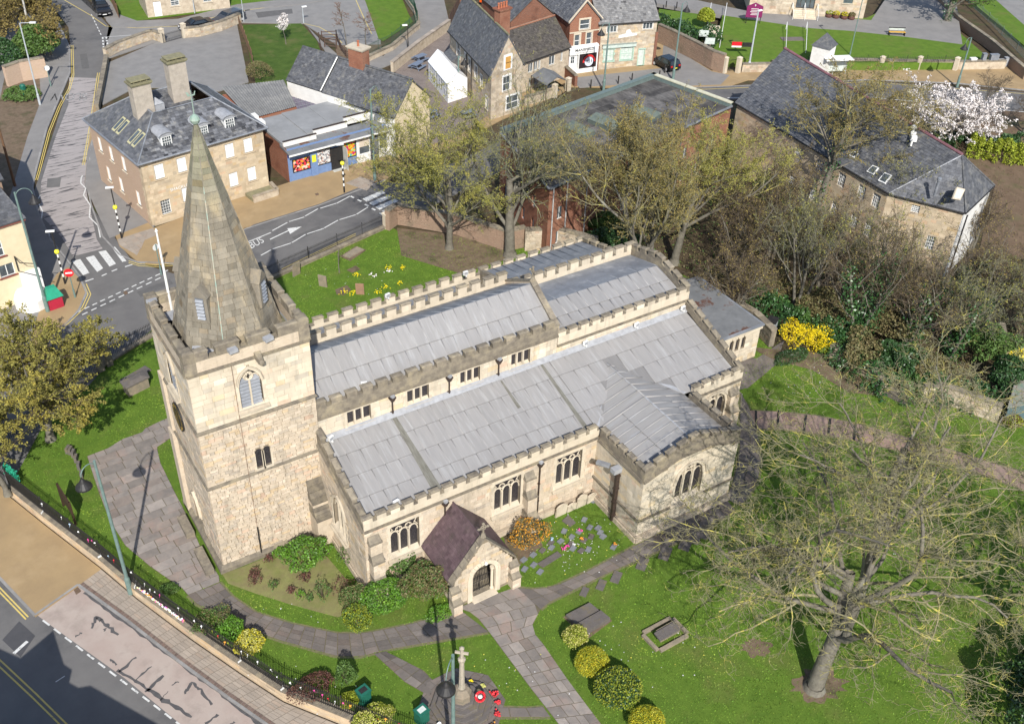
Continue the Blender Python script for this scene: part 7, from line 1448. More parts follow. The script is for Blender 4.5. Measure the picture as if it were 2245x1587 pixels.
# ================================================================ TREES AND PLANTS
def nrm(a): return a/(np.linalg.norm(a,axis=-1,keepdims=True)+1e-9)
def grow(P,D,L,R,K,wob,up,rng,droop=0.):
    pts=[P]; d=nrm(D)
    for s in range(K):
        d=nrm(d+wob*rng.normal(size=d.shape)+np.array([0,0,up-droop*s/K])); pts.append(pts[-1]+d*(L/K)[:,None])
    return np.stack(pts,1)
def tubes(pts,R,m,tip=.35):
    n,k,_=pts.shape; t=np.empty_like(pts); t[:,1:-1]=pts[:,2:]-pts[:,:-2]; t[:,0]=pts[:,1]-pts[:,0]; t[:,-1]=pts[:,-1]-pts[:,-2]; t=nrm(t)
    ref=np.where(np.abs(t[:,:1,2:3])<.9,np.array([0,0,1.]),np.array([1.,0,0])); a=nrm(np.cross(t,np.broadcast_to(ref,t.shape))); b=np.cross(t,a)
    rr=(R[:,None]*np.linspace(1,tip,k)[None,:])[:,:,None,None]; ang=np.arange(m)*2*np.pi/m
    V=pts[:,:,None,:]+rr*(np.cos(ang)[None,None,:,None]*a[:,:,None,:]+np.sin(ang)[None,None,:,None]*b[:,:,None,:])
    idx=np.arange(n*k*m).reshape(n,k,m); q=np.stack([idx[:,:-1],np.roll(idx[:,:-1],-1,2),np.roll(idx[:,1:],-1,2),idx[:,1:]],-1).reshape(-1,4)
    return V.reshape(-1,3),q
def qmesh(name,parts,mat,par,kind=None,tint=None,smooth=True):
    V=np.concatenate([p[0] for p in parts]); off=np.cumsum([0]+[len(p[0]) for p in parts[:-1]]); Q=np.concatenate([p[1]+o for p,o in zip(parts,off)])
    me=bpy.data.meshes.new(name); W=V-root(par); me.vertices.add(len(V)); me.vertices.foreach_set('co',W.astype(np.float32).ravel())
    me.loops.add(Q.size); me.loops.foreach_set('vertex_index',Q.astype(np.int32).ravel()); me.polygons.add(len(Q)); me.polygons.foreach_set('loop_start',np.arange(0,Q.size,4,dtype=np.int32)); me.polygons.foreach_set('loop_total',np.full(len(Q),4,np.int32)); me.update(calc_edges=True)
    if smooth: me.polygons.foreach_set('use_smooth',[True]*len(Q))
    me.materials.append(mat)
    if tint is not None: a=me.attributes.new('tint','FLOAT_VECTOR','FACE'); a.data.foreach_set('vector',np.asarray(tint,np.float32).ravel())
    o=bpy.data.objects.new(name,me); COL.objects.link(o); o.parent=par; return put(o,kind=kind)
def kids(pts,R,L,c,t0,th,ratio,rng,rr=.6,tip=.35,upb=0.):
    n,k,_=pts.shape; t=np.clip(np.linspace(t0,1,c)[None,:]+rng.uniform(-.07,.07,(n,c)),t0,.995); f=t*(k-1); i=np.minimum(f.astype(int),k-2); fr=(f-i)[...,None]; ar=np.arange(n)[:,None]
    p=pts[ar,i]*(1-fr)+pts[ar,i+1]*fr; tan=nrm(pts[ar,i+1]-pts[ar,i]); rv=rng.normal(size=tan.shape); pr=nrm(rv-tan*(rv*tan).sum(-1,keepdims=True))
    an=rng.uniform(th*.6,th*1.35,(n,c,1)); d=np.cos(an)*tan+np.sin(an)*pr; d[...,2]+=upb
    l=L[:,None]*ratio*rng.uniform(.65,1.15,(n,c))*(1.15-.45*t); r=R[:,None]*(1-(1-tip)*t)*rr*rng.uniform(.75,1.05,(n,c))
    return p.reshape(-1,3),d.reshape(-1,3),l.ravel(),r.ravel()
def leafquads(c,size,rng,flat=.0,asp=.6):
    n=len(c); u=nrm(rng.normal(size=(n,3))); v=rng.normal(size=(n,3)); v=nrm(v-u*(u*v).sum(1,keepdims=True)); s=(size*rng.uniform(.6,1.3,n))[:,None]
    return np.stack([c-u*s,c-v*s*asp,c+u*s,c+v*s*asp],1)
BARKG=M('lichened_bark',(.17,.155,.125),(.11,.10,.08),3,.9,.6,18,c3=(.22,.21,.17),s3=1.2)
TWIGY=M('yellow_lichen_twig',(.26,.24,.135),(.14,.13,.085),2.2,.9,0,c3=(.46,.41,.09),s3=1.6,thr3=(.52,.64))
TWIGB=M('brown_twig',(.13,.10,.07),(.09,.07,.05),2,.9,0,c3=(.19,.15,.09),s3=1)
TWIGG=M('green_grey_twig',(.19,.19,.125),(.12,.12,.085),2,.9,0,c3=(.28,.26,.10),s3=1.3)
BUDY=M('yellow_green_bud',(.28,.265,.055),(.20,.20,.05),1.2,.8,0,c3=(.36,.29,.05),s3=.6)
BUDB=M('ochre_bud',(.22,.17,.05),(.15,.12,.045),1.2,.8,0,c3=(.30,.22,.05),s3=.6)
NT=[0]
def tree(name,label,cat,base,H,spread,seed,lv=((9,.25,.8,.62),(7,.3,.7,.55),(7,.3,.75,.5),(6,.25,.8,.5)),R0=.42,lean=(0,0),trunkf=.35,twig=TWIGY,bark=BARKG,bud=None,nbud=0,bsz=.05,stems=1,up=.06,wob=.12,group=None,K=(7,7,5,4,3),ivy=0,flat=.75):
    rng=np.random.default_rng(seed); base=np.array([*base][:2]+[0.],float); t=thing(name,label,cat,base,group)
    D0=np.array([[lean[0],lean[1],1.]]*stems)+(rng.normal(0,.16,(stems,3))*[1,1,0] if stems>1 else 0); P0=np.array([base]*stems)+rng.normal(0,.3 if stems>1 else 0,(stems,3))*[1,1,0]-[0,0,.15]
    L0=np.full(stems,H*(trunkf+.2)); Rr=np.full(stems,R0)
    p=grow(P0,D0,L0,Rr,K[0],.05,.03,rng); tr=[(p,Rr,10,.55),(np.stack([P0,P0+[0,0,.5]],1),Rr*1.5,10,.68)]
    c,t0,th,ra=lv[0]; P,D,L,R=kids(p,Rr,np.full(stems,H*1.0),c,trunkf/(trunkf+.2)*.75,th,ra*flat+.08,rng,.55,.55,.25)
    L*=spread/(H*.55); q=grow(P,D,L,R,K[1],wob,up+.03,rng); tr.append((q,R,7,.35))
    tw=[]; last=None
    for i,(c,t0,th,ra) in enumerate(lv[1:]):
        P,D,L,R=kids(q,R,L,c,t0,th,ra,rng,.6,.35,.05); R=np.maximum(R,.0135); q=grow(P,D,L,R,K[min(i+2,4)],wob*(1.3+.3*i),up*.6,rng); tw.append((q,R,5 if i==0 else 4 if i==1 else 3,.4))
    ap=q.reshape(-1,3); top=np.percentile(ap[:,2],99.5); lx=np.array([lean[0],lean[1]])*H*.45; rad=np.percentile(np.linalg.norm(ap[:,:2]-base[:2]-lx,axis=1),94); sc=np.array([spread/rad,spread/rad,H/top])
    def aff(v): 
        z=np.clip(v[...,2:]/top*2.5,0,1); f=np.concatenate([1+(sc[0]-1)*z,1+(sc[1]-1)*z,np.full_like(z,sc[2])],-1); return base+(v-base)*f
    qmesh('trunk',[tubes(aff(a),b,c_,d_) for a,b,c_,d_ in tr],bark,t); qmesh('crown',[tubes(aff(a),b,c_,d_) for a,b,c_,d_ in tw],twig,t,kind=None); q=aff(q); p=aff(p)
    if bud is not None and nbud:
        allp=q.reshape(-1,3); k=rng.integers(0,len(allp),nbud); c=allp[k]+rng.normal(0,.06,(nbud,3)); bulk('buds',leafquads(c,bsz,rng),bud,t,rng.normal(0,.18,nbud)[:,None]*np.ones(3))
    if ivy:
        pp=p.reshape(-1,3); k=rng.integers(0,len(pp),ivy); c=pp[k]+rng.normal(0,.35,(ivy,3))*[1,1,2.2]; c[:,2]=np.abs(c[:,2]); bulk('ivy',leafquads(c,.12,rng),IVY,t,rng.normal(0,.22,ivy)[:,None]*np.ones(3))
    return t
LG=M('bright_green_leaf',(.11,.24,.02),(.06,.15,.015),2,.5,0,spec=.4,c3=(.17,.28,.03),s3=1.2)
LD=M('dark_green_leaf',(.035,.085,.022),(.022,.055,.018),2,.45,0,spec=.5,c3=(.06,.12,.03),s3=1)
IVY=M('ivy_leaf',(.04,.11,.03),(.025,.07,.02),1.5,.4,0,spec=.5,c3=(.08,.15,.03),s3=.5)
LM=M('mid_green_leaf',(.08,.14,.03),(.05,.10,.022),1.5,.6,0,c3=(.13,.17,.05),s3=.8)
LY=M('golden_leaf',(.46,.40,.02),(.34,.31,.02),3,.6,0,c3=(.52,.46,.06),s3=2)
LYG=M('yellow_green_leaf',(.24,.27,.02),(.16,.21,.02),3,.6,0,c3=(.33,.33,.05),s3=2)
LV=M('cream_variegated_leaf',(.52,.48,.17),(.30,.32,.07),5,.6,0)
LR=M('red_brown_leaf',(.12,.05,.04),(.08,.04,.03),3,.6,0,c3=(.16,.10,.05),s3=2)
LBR=M('bronze_leaf',(.17,.13,.06),(.10,.10,.04),4,.6,0,c3=(.13,.17,.05),s3=2)
FORS=M('forsythia_flower',(.78,.60,.01),(.65,.50,.01),3,.6)
ORB=M('orange_berry',(.60,.28,.02),(.45,.20,.02),3,.6)
PETW=M('white_blossom',(.78,.74,.72),(.62,.57,.55),3,.7)
SOILD=M('shrub_core',(.03,.035,.015),(.02,.02,.01),3,.95)
def bush(name,label,c,r,n,mat,size=.07,seed=0,cat='shrub',group=None,core=True,rough_=.12,mix=None,z0=0.,stems=True,asp=.6,kind=None,flat=False):
    """leaf shell with an uneven outline round a few stems"""
    rng=np.random.default_rng(seed*7+11); c=np.array([c[0],c[1],z0],float); r=np.array(r if hasattr(r,'__len__') else (r,r,r),float); t=thing(name,label,cat,c,group)
    d=nrm(rng.normal(size=(n,3))); d[:,2]=np.abs(d[:,2])*1.0-.12; ph=rng.uniform(0,6.28,(6,)); k=rng.normal(0,3.2,(6,3))
    bump=sum(np.sin(d@k[i]+ph[i]) for i in range(6))/6; f=(1+rough_*2.2*bump)*(1-np.abs(rng.normal(0,.13,n)))
    p=c+[0,0,r[2]*(.12 if flat else .5)*1.0]+d*r*[1,1,.88 if flat else .55]*f[:,None]; p[:,2]=np.maximum(p[:,2],z0+.03)
    if mix is not None: m2,fr=mix; k_=rng.random(n)<fr; bulk('foliage',leafquads(p[~k_],size,rng,asp=asp),mat,t,rng.normal(0,.17,(~k_).sum())[:,None]*np.ones(3)); bulk('flowers' if m2 in (FORS,ORB,PETW) else 'new_leaves',leafquads(p[k_]+d[k_]*.04,size,rng,asp=asp),m2,t,rng.normal(0,.13,k_.sum())[:,None]*np.ones(3))
    else: bulk('foliage',leafquads(p,size,rng,asp=asp),mat,t,rng.normal(0,.17,n)[:,None]*np.ones(3))
    if stems:
        m_=MB()
        for i in range(7):
            a=random.uniform(0,6.28); m_.tube(c,c+np.array([math.cos(a)*r[0]*.6,math.sin(a)*r[1]*.6,r[2]*.75]),.025,.01,4)
        mesh('stems',m_,[TWIGB],t)
    return t
def hedge(name,label,pts,h,wd,n,mat,size=.09,seed=1,cat='hedge',z0=0.,rough_=.3,mix=None,zp=None):
    rng=np.random.default_rng(seed); P=[np.array(G(a,b,z0)) for a,b in pts] if zp is None else pts; t=thing(name,label,cat,P[0]); seg=[np.linalg.norm(b-a) for a,b in zip(P[:-1],P[1:])]; T=sum(seg); k=rng.choice(len(seg),n,p=np.array(seg)/T); f=rng.random(n)[:,None]; A=np.array(P)[k];B=np.array(P)[k+1]; c=A+(B-A)*f
    u=nrm(B-A); nn=np.stack([u[:,1],-u[:,0],0*u[:,0]],1); a=rng.uniform(0,math.pi,n); s_=(k+f[:,0])*5.; rr=(1+rough_*np.sin(s_*1.7+1)*np.sin(s_*3.1)+rough_*.5*rng.normal(size=n)*.4)
    p=c+nn*(np.cos(a)*wd*rr)[:,None]+np.array([0,0,1])*((np.sin(a)*h*rr)*rng.uniform(.82,1,n))[:,None]+rng.normal(0,.05,(n,3)); p[:,2]=np.maximum(p[:,2],z0+.02); bulk('foliage',leafquads(p,size,rng),mat,t,rng.normal(0,.2,n)[:,None]*np.ones(3)); return t
# ---- the trees
BIG=((11,.2,.95,.62),(8,.25,.75,.58),(7,.2,.8,.54),(7,.15,.85,.5),(2,.2,.8,.55))
tree('bare_tree','largest bare lichen-yellow tree at lower right, its thick pale trunk leaning right','tree',G(1785,1508),17,10.2,5,BIG,R0=.5,lean=(.2,.05),trunkf=.30,K=(7,8,6,5,4,3),wob=.2,up=-.01,flat=.9)
tree('bare_tree','bare grey-stemmed tree standing behind the leaning trunk at lower right','tree',G(1850,1385),18.5,8.2,8,((9,.25,.7,.6),(7,.25,.7,.58),(6,.2,.8,.54),(6,.15,.85,.5),(2,.2,.8,.5)),R0=.36,lean=(.02,.05),trunkf=.5,K=(7,7,6,5,4,3),wob=.15)
tree('bare_tree','bare yellow-twigged tree filling the lower right corner','tree',G(2300,1480),14.5,9,13,((10,.25,.9,.62),(8,.25,.75,.58),(7,.2,.8,.52),(6,.15,.85,.5),(2,.2,.8,.5)),R0=.5,lean=(-.1,.0),trunkf=.32,K=(7,7,6,5,4,3),wob=.16)
MID=((11,.15,.85,.62),(8,.25,.7,.56),(7,.2,.8,.52),(6,.15,.85,.5))
tree('budding_tree','yellow-green budding tree north of the nave, nearest the zebra crossing','tree',G(985,545),15.6,6.6,21,MID,R0=.32,lean=(-.05,.0),trunkf=.12,twig=TWIGG,bud=BUDY,nbud=56000,bsz=.05)
tree('bare_tree','thick-trunked pale bare tree beyond the north aisle parapet','tree',G(1118,560),15.8,7.8,22,MID,R0=.5,lean=(.03,.0),trunkf=.14,twig=TWIGG,bud=BUDY,nbud=6000,bsz=.05,wob=.15)
tree('budding_tree','ochre budding tree with twin trunk rising behind the chancel','tree',G(1415,655),17.5,6.4,23,MID,R0=.34,trunkf=.24,twig=TWIGY,bud=BUDB,nbud=34000,bsz=.06,stems=2)
tree('budding_tree','wide yellow-twigged tree to the right of the twin-trunked tree','tree',G(1478,575),16,7.4,24,MID,R0=.38,lean=(.1,.0),trunkf=.2,twig=TWIGY,bud=BUDY,nbud=40000,bsz=.05)
tree('bare_tree','tall golden-tipped tree in front of the long slate-roofed hall','tree',G(1785,500),17,7.8,25,MID,R0=.34,lean=(.02,.0),trunkf=.42,twig=TWIGY,bud=BUDB,nbud=20000,bsz=.06,ivy=500)
tree('golden_tree','dense golden-leaved tree on the left beside the churchyard railings','tree',(-6.2,17.6),9.4,5.7,26,((10,.2,.9,.62),(8,.2,.75,.56),(6,.2,.8,.5),(5,.15,.85,.5)),R0=.3,trunkf=.2,twig=TWIGB,bud=M('golden_olive_leaf',(.24,.21,.045),(.16,.155,.04),1.1,.8,0,c3=(.33,.26,.04),s3=.5),nbud=46000,bsz=.075)
tree('small_tree','slim golden tree on the left near the green bunting','tree',(-9.9,13.6),7.,4.2,27,((8,.2,.9,.62),(7,.2,.75,.56),(6,.2,.8,.5),(4,.15,.85,.5)),R0=.2,trunkf=.25,twig=TWIGB,bud=MATS['golden_olive_leaf'],nbud=22000,bsz=.08)
UND=((7,.15,.8,.6),(6,.2,.7,.55),(6,.2,.8,.5),(4,.2,.8,.5))
for i,(x,y,h,sp,tw,nb,iv,lab) in enumerate(((1750,680,10,3.6,TWIGG,2500,0,'many-stemmed bare tree above the ivy hedge behind the forsythia'),(1870,745,10,3.4,TWIGB,1500,2600,'ivy-clad bare tree, a bright green column in the thicket'),(1890,690,9,3.6,TWIGG,2500,0,'pale-stemmed bare tree right of the ivy column'),(1610,610,8.5,3.8,TWIGB,3000,0,'brown twiggy tree against the mill end of the thicket'),(1690,560,9,4.,TWIGB,4000,0,'russet bare tree below the slate-roofed hall wall'),(1990,760,8,3.6,TWIGB,1500,900,'dark bare tree in the middle of the thicket'),(2080,780,7.5,3.4,TWIGG,2000,1400,'ivy-footed tree left of the dark evergreen clump'),(2170,700,8,3.8,TWIGB,2500,0,'brown bare tree at the foot of the hall corner'),(2245,760,7.5,3.6,TWIGG,2500,0,'grey-green bare tree at the right edge of the thicket'),(1980,560,8.5,3.2,TWIGG,1500,0,'slender bare tree before the sandstone hall wall'),(1800,620,8,3.8,TWIGB,3500,0,'brown bare tree in the middle distance below the hall windows'),(2130,560,6,2.8,TWIGB,1000,0,'thin bare sapling beside the hall corner'),(1600,700,6,3.0,TWIGB,2000,0,'low brown tree beside the vestry roof'))):
    tree('thicket_tree',lab,'tree',G(x,y),h*1.15,sp*1.15,40+i,UND,R0=.15,trunkf=.2,twig=tw,bud=BUDB if tw is TWIGB else BUDY,nbud=nb,bsz=.06,stems=3,ivy=iv,group='trees of the thicket beyond the churchyard wall')
tree('blossom_tree','white blossoming cherry tree beside the road at upper right','tree',G(2085,318),6.3,5.3,60,((9,.2,1.0,.62),(7,.2,.8,.56),(6,.2,.8,.5),(4,.2,.8,.5)),R0=.16,trunkf=.2,twig=TWIGB,bud=PETW,nbud=20000,bsz=.09,stems=2)
tree('bare_tree','twiggy brown bare tree at the right edge beside the road','tree',G(2235,290),7,3.6,61,UND,R0=.16,trunkf=.25,twig=TWIGB,stems=2)
tree('bare_tree','small bare tree by the grey street cabinets','tree',G(2145,250),5.5,2.6,62,UND,R0=.12,trunkf=.3,twig=TWIGB)
tree('old_tree','dark ivy-green tree with a gnarled trunk on the chapel bank','tree',G(2072,60),9,5,63,UND,R0=.45,trunkf=.3,twig=TWIGB,bud=LM,nbud=9000,bsz=.11,ivy=700)
tree('blossom_sapling','small white blossoming sapling on the estate lawn','tree',G(627,98),3.8,1.0,64,((7,.3,.7,.6),(5,.2,.8,.56),(4,.2,.8,.5)),R0=.05,trunkf=.5,twig=TWIGB,bud=PETW,nbud=1500,bsz=.07)
for i,(x,y) in enumerate(((762,112),(803,108))): tree('larch_sapling',('left' if i==0 else 'right')+' one of two thin russet larch saplings by the wooden gate','tree',G(x,y),6.0-i*1.4,1.5,65+i,((16,.05,1.3,.5),(6,.2,.8,.5),(5,.2,.8,.5)),R0=.07,trunkf=.8,twig=M('russet_twig',(.20,.11,.07),(.14,.08,.05),2,.9),up=0.)
tree('bare_sapling','staked bare sapling on the north lawn','tree',G(744,598),2.6,.7,68,((7,.3,.7,.6),(4,.2,.8,.56)),R0=.045,trunkf=.55,twig=TWIGB)
tree('birch_tree','white-barked birch at the top left corner','tree',G(68,75),9.5,2.8,69,UND,R0=.16,trunkf=.5,twig=TWIGB,bark=M('birch_bark',(.6,.58,.53),(.35,.33,.3),4,.8),bud=BUDB,nbud=2500,bsz=.09)
for i,(x,y,h,sp,m_,sd) in enumerate(((15,90,6,4,TWIGB,70),(95,60,6,3.5,TWIGB,71),(110,120,5,3,TWIGB,72),(5,30,7,4,TWIGB,73))): tree('bank_tree',('lower','middle','roadside','uppermost')[i]+' brown twiggy tree on the bank at the top left','tree',G(x,y),h,sp,sd,UND,R0=.12,trunkf=.15,twig=m_,bud=BUDB,nbud=9000,bsz=.11,stems=3)
bush('bank_shrub','mid green leafy shrub on the bank behind the tall street light',G(88,135),(2.6,2.6,4.2),5000,LM,.16,3); bush('bank_shrub','lime green low shrub at the foot of the bank',G(62,130),(1.6,1.6,1.7),1500,LG,.15,4); bush('bank_shrub','dark conifer-like shrub at the left edge of the bank',G(10,155),(2.4,2.4,3.6),3500,LD,.16,5); bush('bank_shrub','weedy green clump round the bank bin',G(50,212),(2.0,2.2,.7),1800,LM,.13,6)
# pinkish stone wall on the bank
# clipped bushes beside the main path
bush('clipped_bush','smallest pale yellow-green clipped bush at the head of the row by the main path',G(1260,1412),(.75,.75,1.35),3000,LYG,.05,11,mix=(LV,.3),rough_=.05); bush('clipped_bush','round golden clipped bush, second in the row by the main path',G(1295,1468),(1.02,1.02,1.5),8000,LY,.04,12,rough_=.03,mix=(LYG,.35)); bush('clipped_bush','largest clipped bush, mottled dark and lime green, beside the main path',G(1352,1532),(1.32,1.32,1.9),9000,LD,.055,13,rough_=.05,mix=(LYG,.4)); bush('clipped_bush','golden clipped bush cut by the bottom edge of the picture',G(1415,1600),(1.0,1.0,1.5),7000,LY,.04,14,rough_=.03,mix=(LYG,.35))
bush('forsythia','larger flowering yellow forsythia by the churchyard wall',G(1742,765),(1.2,1.2,2.4),2300,FORS,.05,15,rough_=.5); bush('forsythia','smaller yellow forsythia beside the clipped green ball',G(1790,772),(1.1,1.1,1.9),1900,FORS,.05,16,rough_=.5)
bush('low_hedge','low blue-green hedge in front of the forsythia',G(1735,785),(1.7,.8,.9),3000,LD,.05,17,flat=True,cat='hedge'); bush('round_shrub','small round yellow-green shrub right of the forsythia',G(1806,772),(.7,.7,.95),2000,LYG,.05,18)
bush('laurel','glossy bright green laurel by the aisle buttress',G(845,1330),(1.55,1.3,1.9),6500,LG,.065,19,mix=(LM,.2)); bush('bronze_shrub','large bronze and green shrub between laurel and porch',G(938,1308),(1.6,1.35,2.5),6500,LBR,.065,20,rough_=.2,mix=(LM,.3)); bush('leafy_shrub','sparse green shrub under the first aisle window',G(880,1262),(1.1,.8,2.1),1600,LM,.085,21,rough_=.3); bush('yellow_shrub','upright yellow-green shrub at the lawn edge below the laurel',G(785,1372),(.95,.95,1.5),3600,LYG,.05,22,mix=(LM,.35),rough_=.18); bush('dark_shrub','dark olive shrub above the yellow-green one',G(778,1330),(.85,.85,1.7),2800,LM,.055,23,mix=(LBR,.35),rough_=.2); bush('groundcover','bright green groundcover strip in front of the bronze shrub',G(965,1345),(1.0,.6,.5),1500,LG,.05,24,flat=True)
bush('rose_bush','bright green leafy bush against the tower buttress',G(672,1240),(1.3,1.1,1.9),3400,LG,.075,25,rough_=.3,mix=(LM,.3)); bush('rose_bush','small green rose bush by the tower wall',G(617,1222),(.5,.5,.8),450,LG,.06,26,rough_=.3)
for i,(x,y,r_,m_,lab) in enumerate(((590,1232,.3,LR,'tiny dark rose bush nearest the tower wall'),(560,1280,.4,LR,'dark red rose bush at the left of the moss bed'),(600,1290,.3,LM,'small green rose bush in the middle of the moss bed'),(560,1265,.35,LR,'withered rose bush below the tower corner'),(710,1310,.6,LM,'spreading rose bush at the right of the moss bed'),(660,1310,.3,LG,'small lime rose bush near the bed edge'),(680,1318,.3,LM,'dark green rose bush near the bed edge'),(670,1275,.35,LR,'reddish rose bush in the centre of the bed'),(755,1300,.5,LR,'dark twiggy rose bush near the aisle wall'),(760,1235,.6,LM,'rose bush climbing at the aisle west wall'),(720,1215,.4,LG,'lime green rose bush under the west window'),(640,1300,.25,LR,'tiny red-brown rose bush'))): bush('rose_bush',lab,G(x,y),(r_,r_,r_*2),int(500*r_),m_,.055,30+i,rough_=.5,group='rose bushes in the moss bed')
bush('berry_bush','orange-berried bush against the aisle wall right of the porch',G(1160,1200),(1.25,.9,2.1),3600,LBR,.055,45,mix=(ORB,.36),rough_=.3)
bush('bright_shrub','bright lime green shrub just inside the front railings',G(505,1395),(.85,.85,1.2),2200,LG,.065,46,rough_=.22); bush('variegated_shrub','pale yellow variegated shrub behind the front railings',G(548,1425),(.85,.85,1.2),3000,LV,.055,47,mix=(LY,.4)); bush('twiggy_shrub','olive twiggy shrub left of the lime green shrub',G(470,1372),(1.2,.8,.9),2200,LM,.055,48,mix=(LBR,.4),rough_=.3); bush('twiggy_shrub','small dark shrub on the railings at the forecourt corner',G(370,1300),(.6,.5,.6),700,LM,.06,49); bush('red_shrub','red-brown barberry behind the railings',G(690,1515),(1.2,.8,1.0),2600,LR,.05,50,rough_=.3); bush('dark_shrub','dark green upright shrub behind the barberry',G(762,1500),(.6,.6,1.8),1600,LM,.06,51,rough_=.3); bush('yellow_shrub','yellow-green shrub left of the green bin',G(768,1545),(.55,.5,.9),1400,LYG,.055,52); bush('variegated_shrub','cream variegated shrub at the bottom edge behind the railings',G(820,1590),(1.3,.8,1.2),3200,LV,.06,53,mix=(LYG,.4))
bush('yellow_conifer','rounded golden conifer on the grass bank at the top',G(1545,62,.9),(1.2,1.2,2.8),3200,LYG,.13,54,z0=.9,rough_=.04)
hedge('hedge','dark green hedge above the old stone wall at the top',[(1440,60),(1490,75),(1540,100),(1560,85)],1.6,1.3,5000,LD,.15,55,z0=.9)
hedge('hedge','bright yellow-green hedge below the blossom tree',[(2120,330),(2190,345),(2300,355)],1.7,1.5,6000,LYG,.13,56); hedge('hedge','dark green hedge behind the blossom tree',[(2050,300),(2110,320),(2245,320)],1.2,1.1,3500,LD,.14,57)
hedge('ivy_hedge','glossy dark ivy mass along the churchyard boundary beyond the vestry',[(1640,665),(1690,690),(1745,725),(1830,745),(1850,790)],1.7,1.4,9000,IVY,.10,58,mix=None)
hedge('ivy_hedge','dense ivy over the wall on the right above the lawn',[(1850,790),(1900,835),(1960,865),(2060,868),(2150,885),(2210,905)],1.6,1.3,9500,IVY,.10,59)
for i,(x,y,r_,h,n,m_,lab) in enumerate(((2120,690,2.6,4.2,8000,LD,'dark evergreen clump at the foot of the hall corner'),(2150,790,2.2,3.6,5000,LM,'mid-green evergreen mass beyond the ivy wall'),(1960,820,1.9,2.6,4500,LD,'low dark evergreen in the thicket shade'),(1880,800,1.9,2.4,3000,LBR,'brownish shrub above the ivy hedge'),(2190,860,1.6,2.8,4500,LD,'dark laurel beside the green shed'),(2030,830,1.6,2.2,3500,LBR,'bronze scrub between the evergreens'),(1350,560,2.4,2.4,5500,LD,'dark evergreen shrub beyond the chancel parapet'),(1695,430,2.6,2.0,3500,LM,'mid-green shrub below the slate-roofed hall'),(1680,640,2.0,2.0,3500,LBR,'brown-green scrub behind the vestry'),(1800,700,2.2,2.4,4500,LBR,'brown scrub under the bare trees'),(1945,730,2.2,2.2,4000,LBR,'russet scrub in the thicket middle'),(2220,620,2.4,2.0,4000,LBR,'brown scrub at the right of the hall corner'),(1690,500,2.6,1.8,4000,LBR,'dull brown scrub by the mill end wall'),(1330,515,2.0,2.0,3500,LM,'green shrub by the mill wall'))): bush('thicket_shrub',lab,G(x,y),(r_,r_,h),n,m_,.11,80+i,rough_=.35,group='shrubs of the thicket beyond the churchyard wall')
bush('flowerbed_shrub','pink and green leafy clump on the bank at the right edge',G(2215,935),(.9,.7,1.1),1800,LYG,.07,96,mix=(LR,.3)); bush('yellow_shrub','golden variegated shrubs above the small lawn on the right edge',G(2225,800),(1.3,1.0,1.4),2500,LV,.08,97,mix=(FORS,.2)); bush('dry_shrub','dry straw-coloured shrub beside the boundary wall',G(1890,835),(1.5,1.1,.9),2200,M('straw',(.30,.22,.12),(.2,.14,.08),3,.9),.06,98,asp=.12,rough_=.3)
bush('verge_shrub','round bare-green shrub at the corner of the car park',G(570,175),(1.7,1.7,2.0),2600,LBR,.09,99,asp=.3,rough_=.2); bush('verge_shrub','wispy upright shrub on the estate lawn',G(675,185),(1.3,1.1,1.7),900,LBR,.09,100,asp=.2,rough_=.4); hedge('ivy_strip','narrow ivy growing on the side wall of the shop',[(603,350),(597,320),(592,300)],2.2,.5,1400,IVY,.12,101); bush('wall_ivy','ivy clump by the mill corner and slate roof',G(1640,262),(2,1.,2.6),1800,IVY,.13,102)
hedge('wall_weeds','creeping plants along the foot of the hall wall',[(1640,290),(1720,350)],1.2,.7,1500,LM,.12,103)
bush('darkening_bush','deep dark evergreen cut by the bottom right corner',G(2290,1600),(3.2,3.2,5.0),9000,LD,.12,120,rough_=.3)  # added bush, its dark leaves stand in for the deep shade in this corner
# daffodils and crocuses on the north lawn
FLW=['the furthest left of the upper group','left of the two white clumps','right of the two white clumps','just behind the right-hand white clump','the furthest right','behind the aisle parapet, centre','the lowest right by the parapet','just left of the reddish headstone','touching the foot of the reddish headstone','lowest, against the parapet']
for i,(x,y,wh) in enumerate(((783,605,0),(818,608,1),(852,600,1),(852,590,0),(882,590,0),(845,635,0),(877,625,0),(757,645,0),(774,646,0),(828,645,0))):
    p=G(x,y); m_=MB()
    for _ in range(15):
        a,b=random.gauss(0,.18),random.gauss(0,.18); s=.036; z=random.uniform(.15,.3); m_.tube((p[0]+a,p[1]+b,0),(p[0]+a,p[1]+b,z),.012,.008,3,0,1); m_.face([(p[0]+a-s,p[1]+b-s,z),(p[0]+a+s,p[1]+b-s,z),(p[0]+a+s,p[1]+b+s,z+.03),(p[0]+a-s,p[1]+b+s,z+.03)],0,0)
    single('flower_clump',m_,[PETW if wh else FORS,LG],('white' if wh else 'yellow')+' spring flower clump on the north lawn, '+FLW[i],'flowers',group='white flower clumps on the north lawn' if wh else 'yellow flower clumps on the north lawn')
hd=RNG.uniform(0,1,(1,)); 
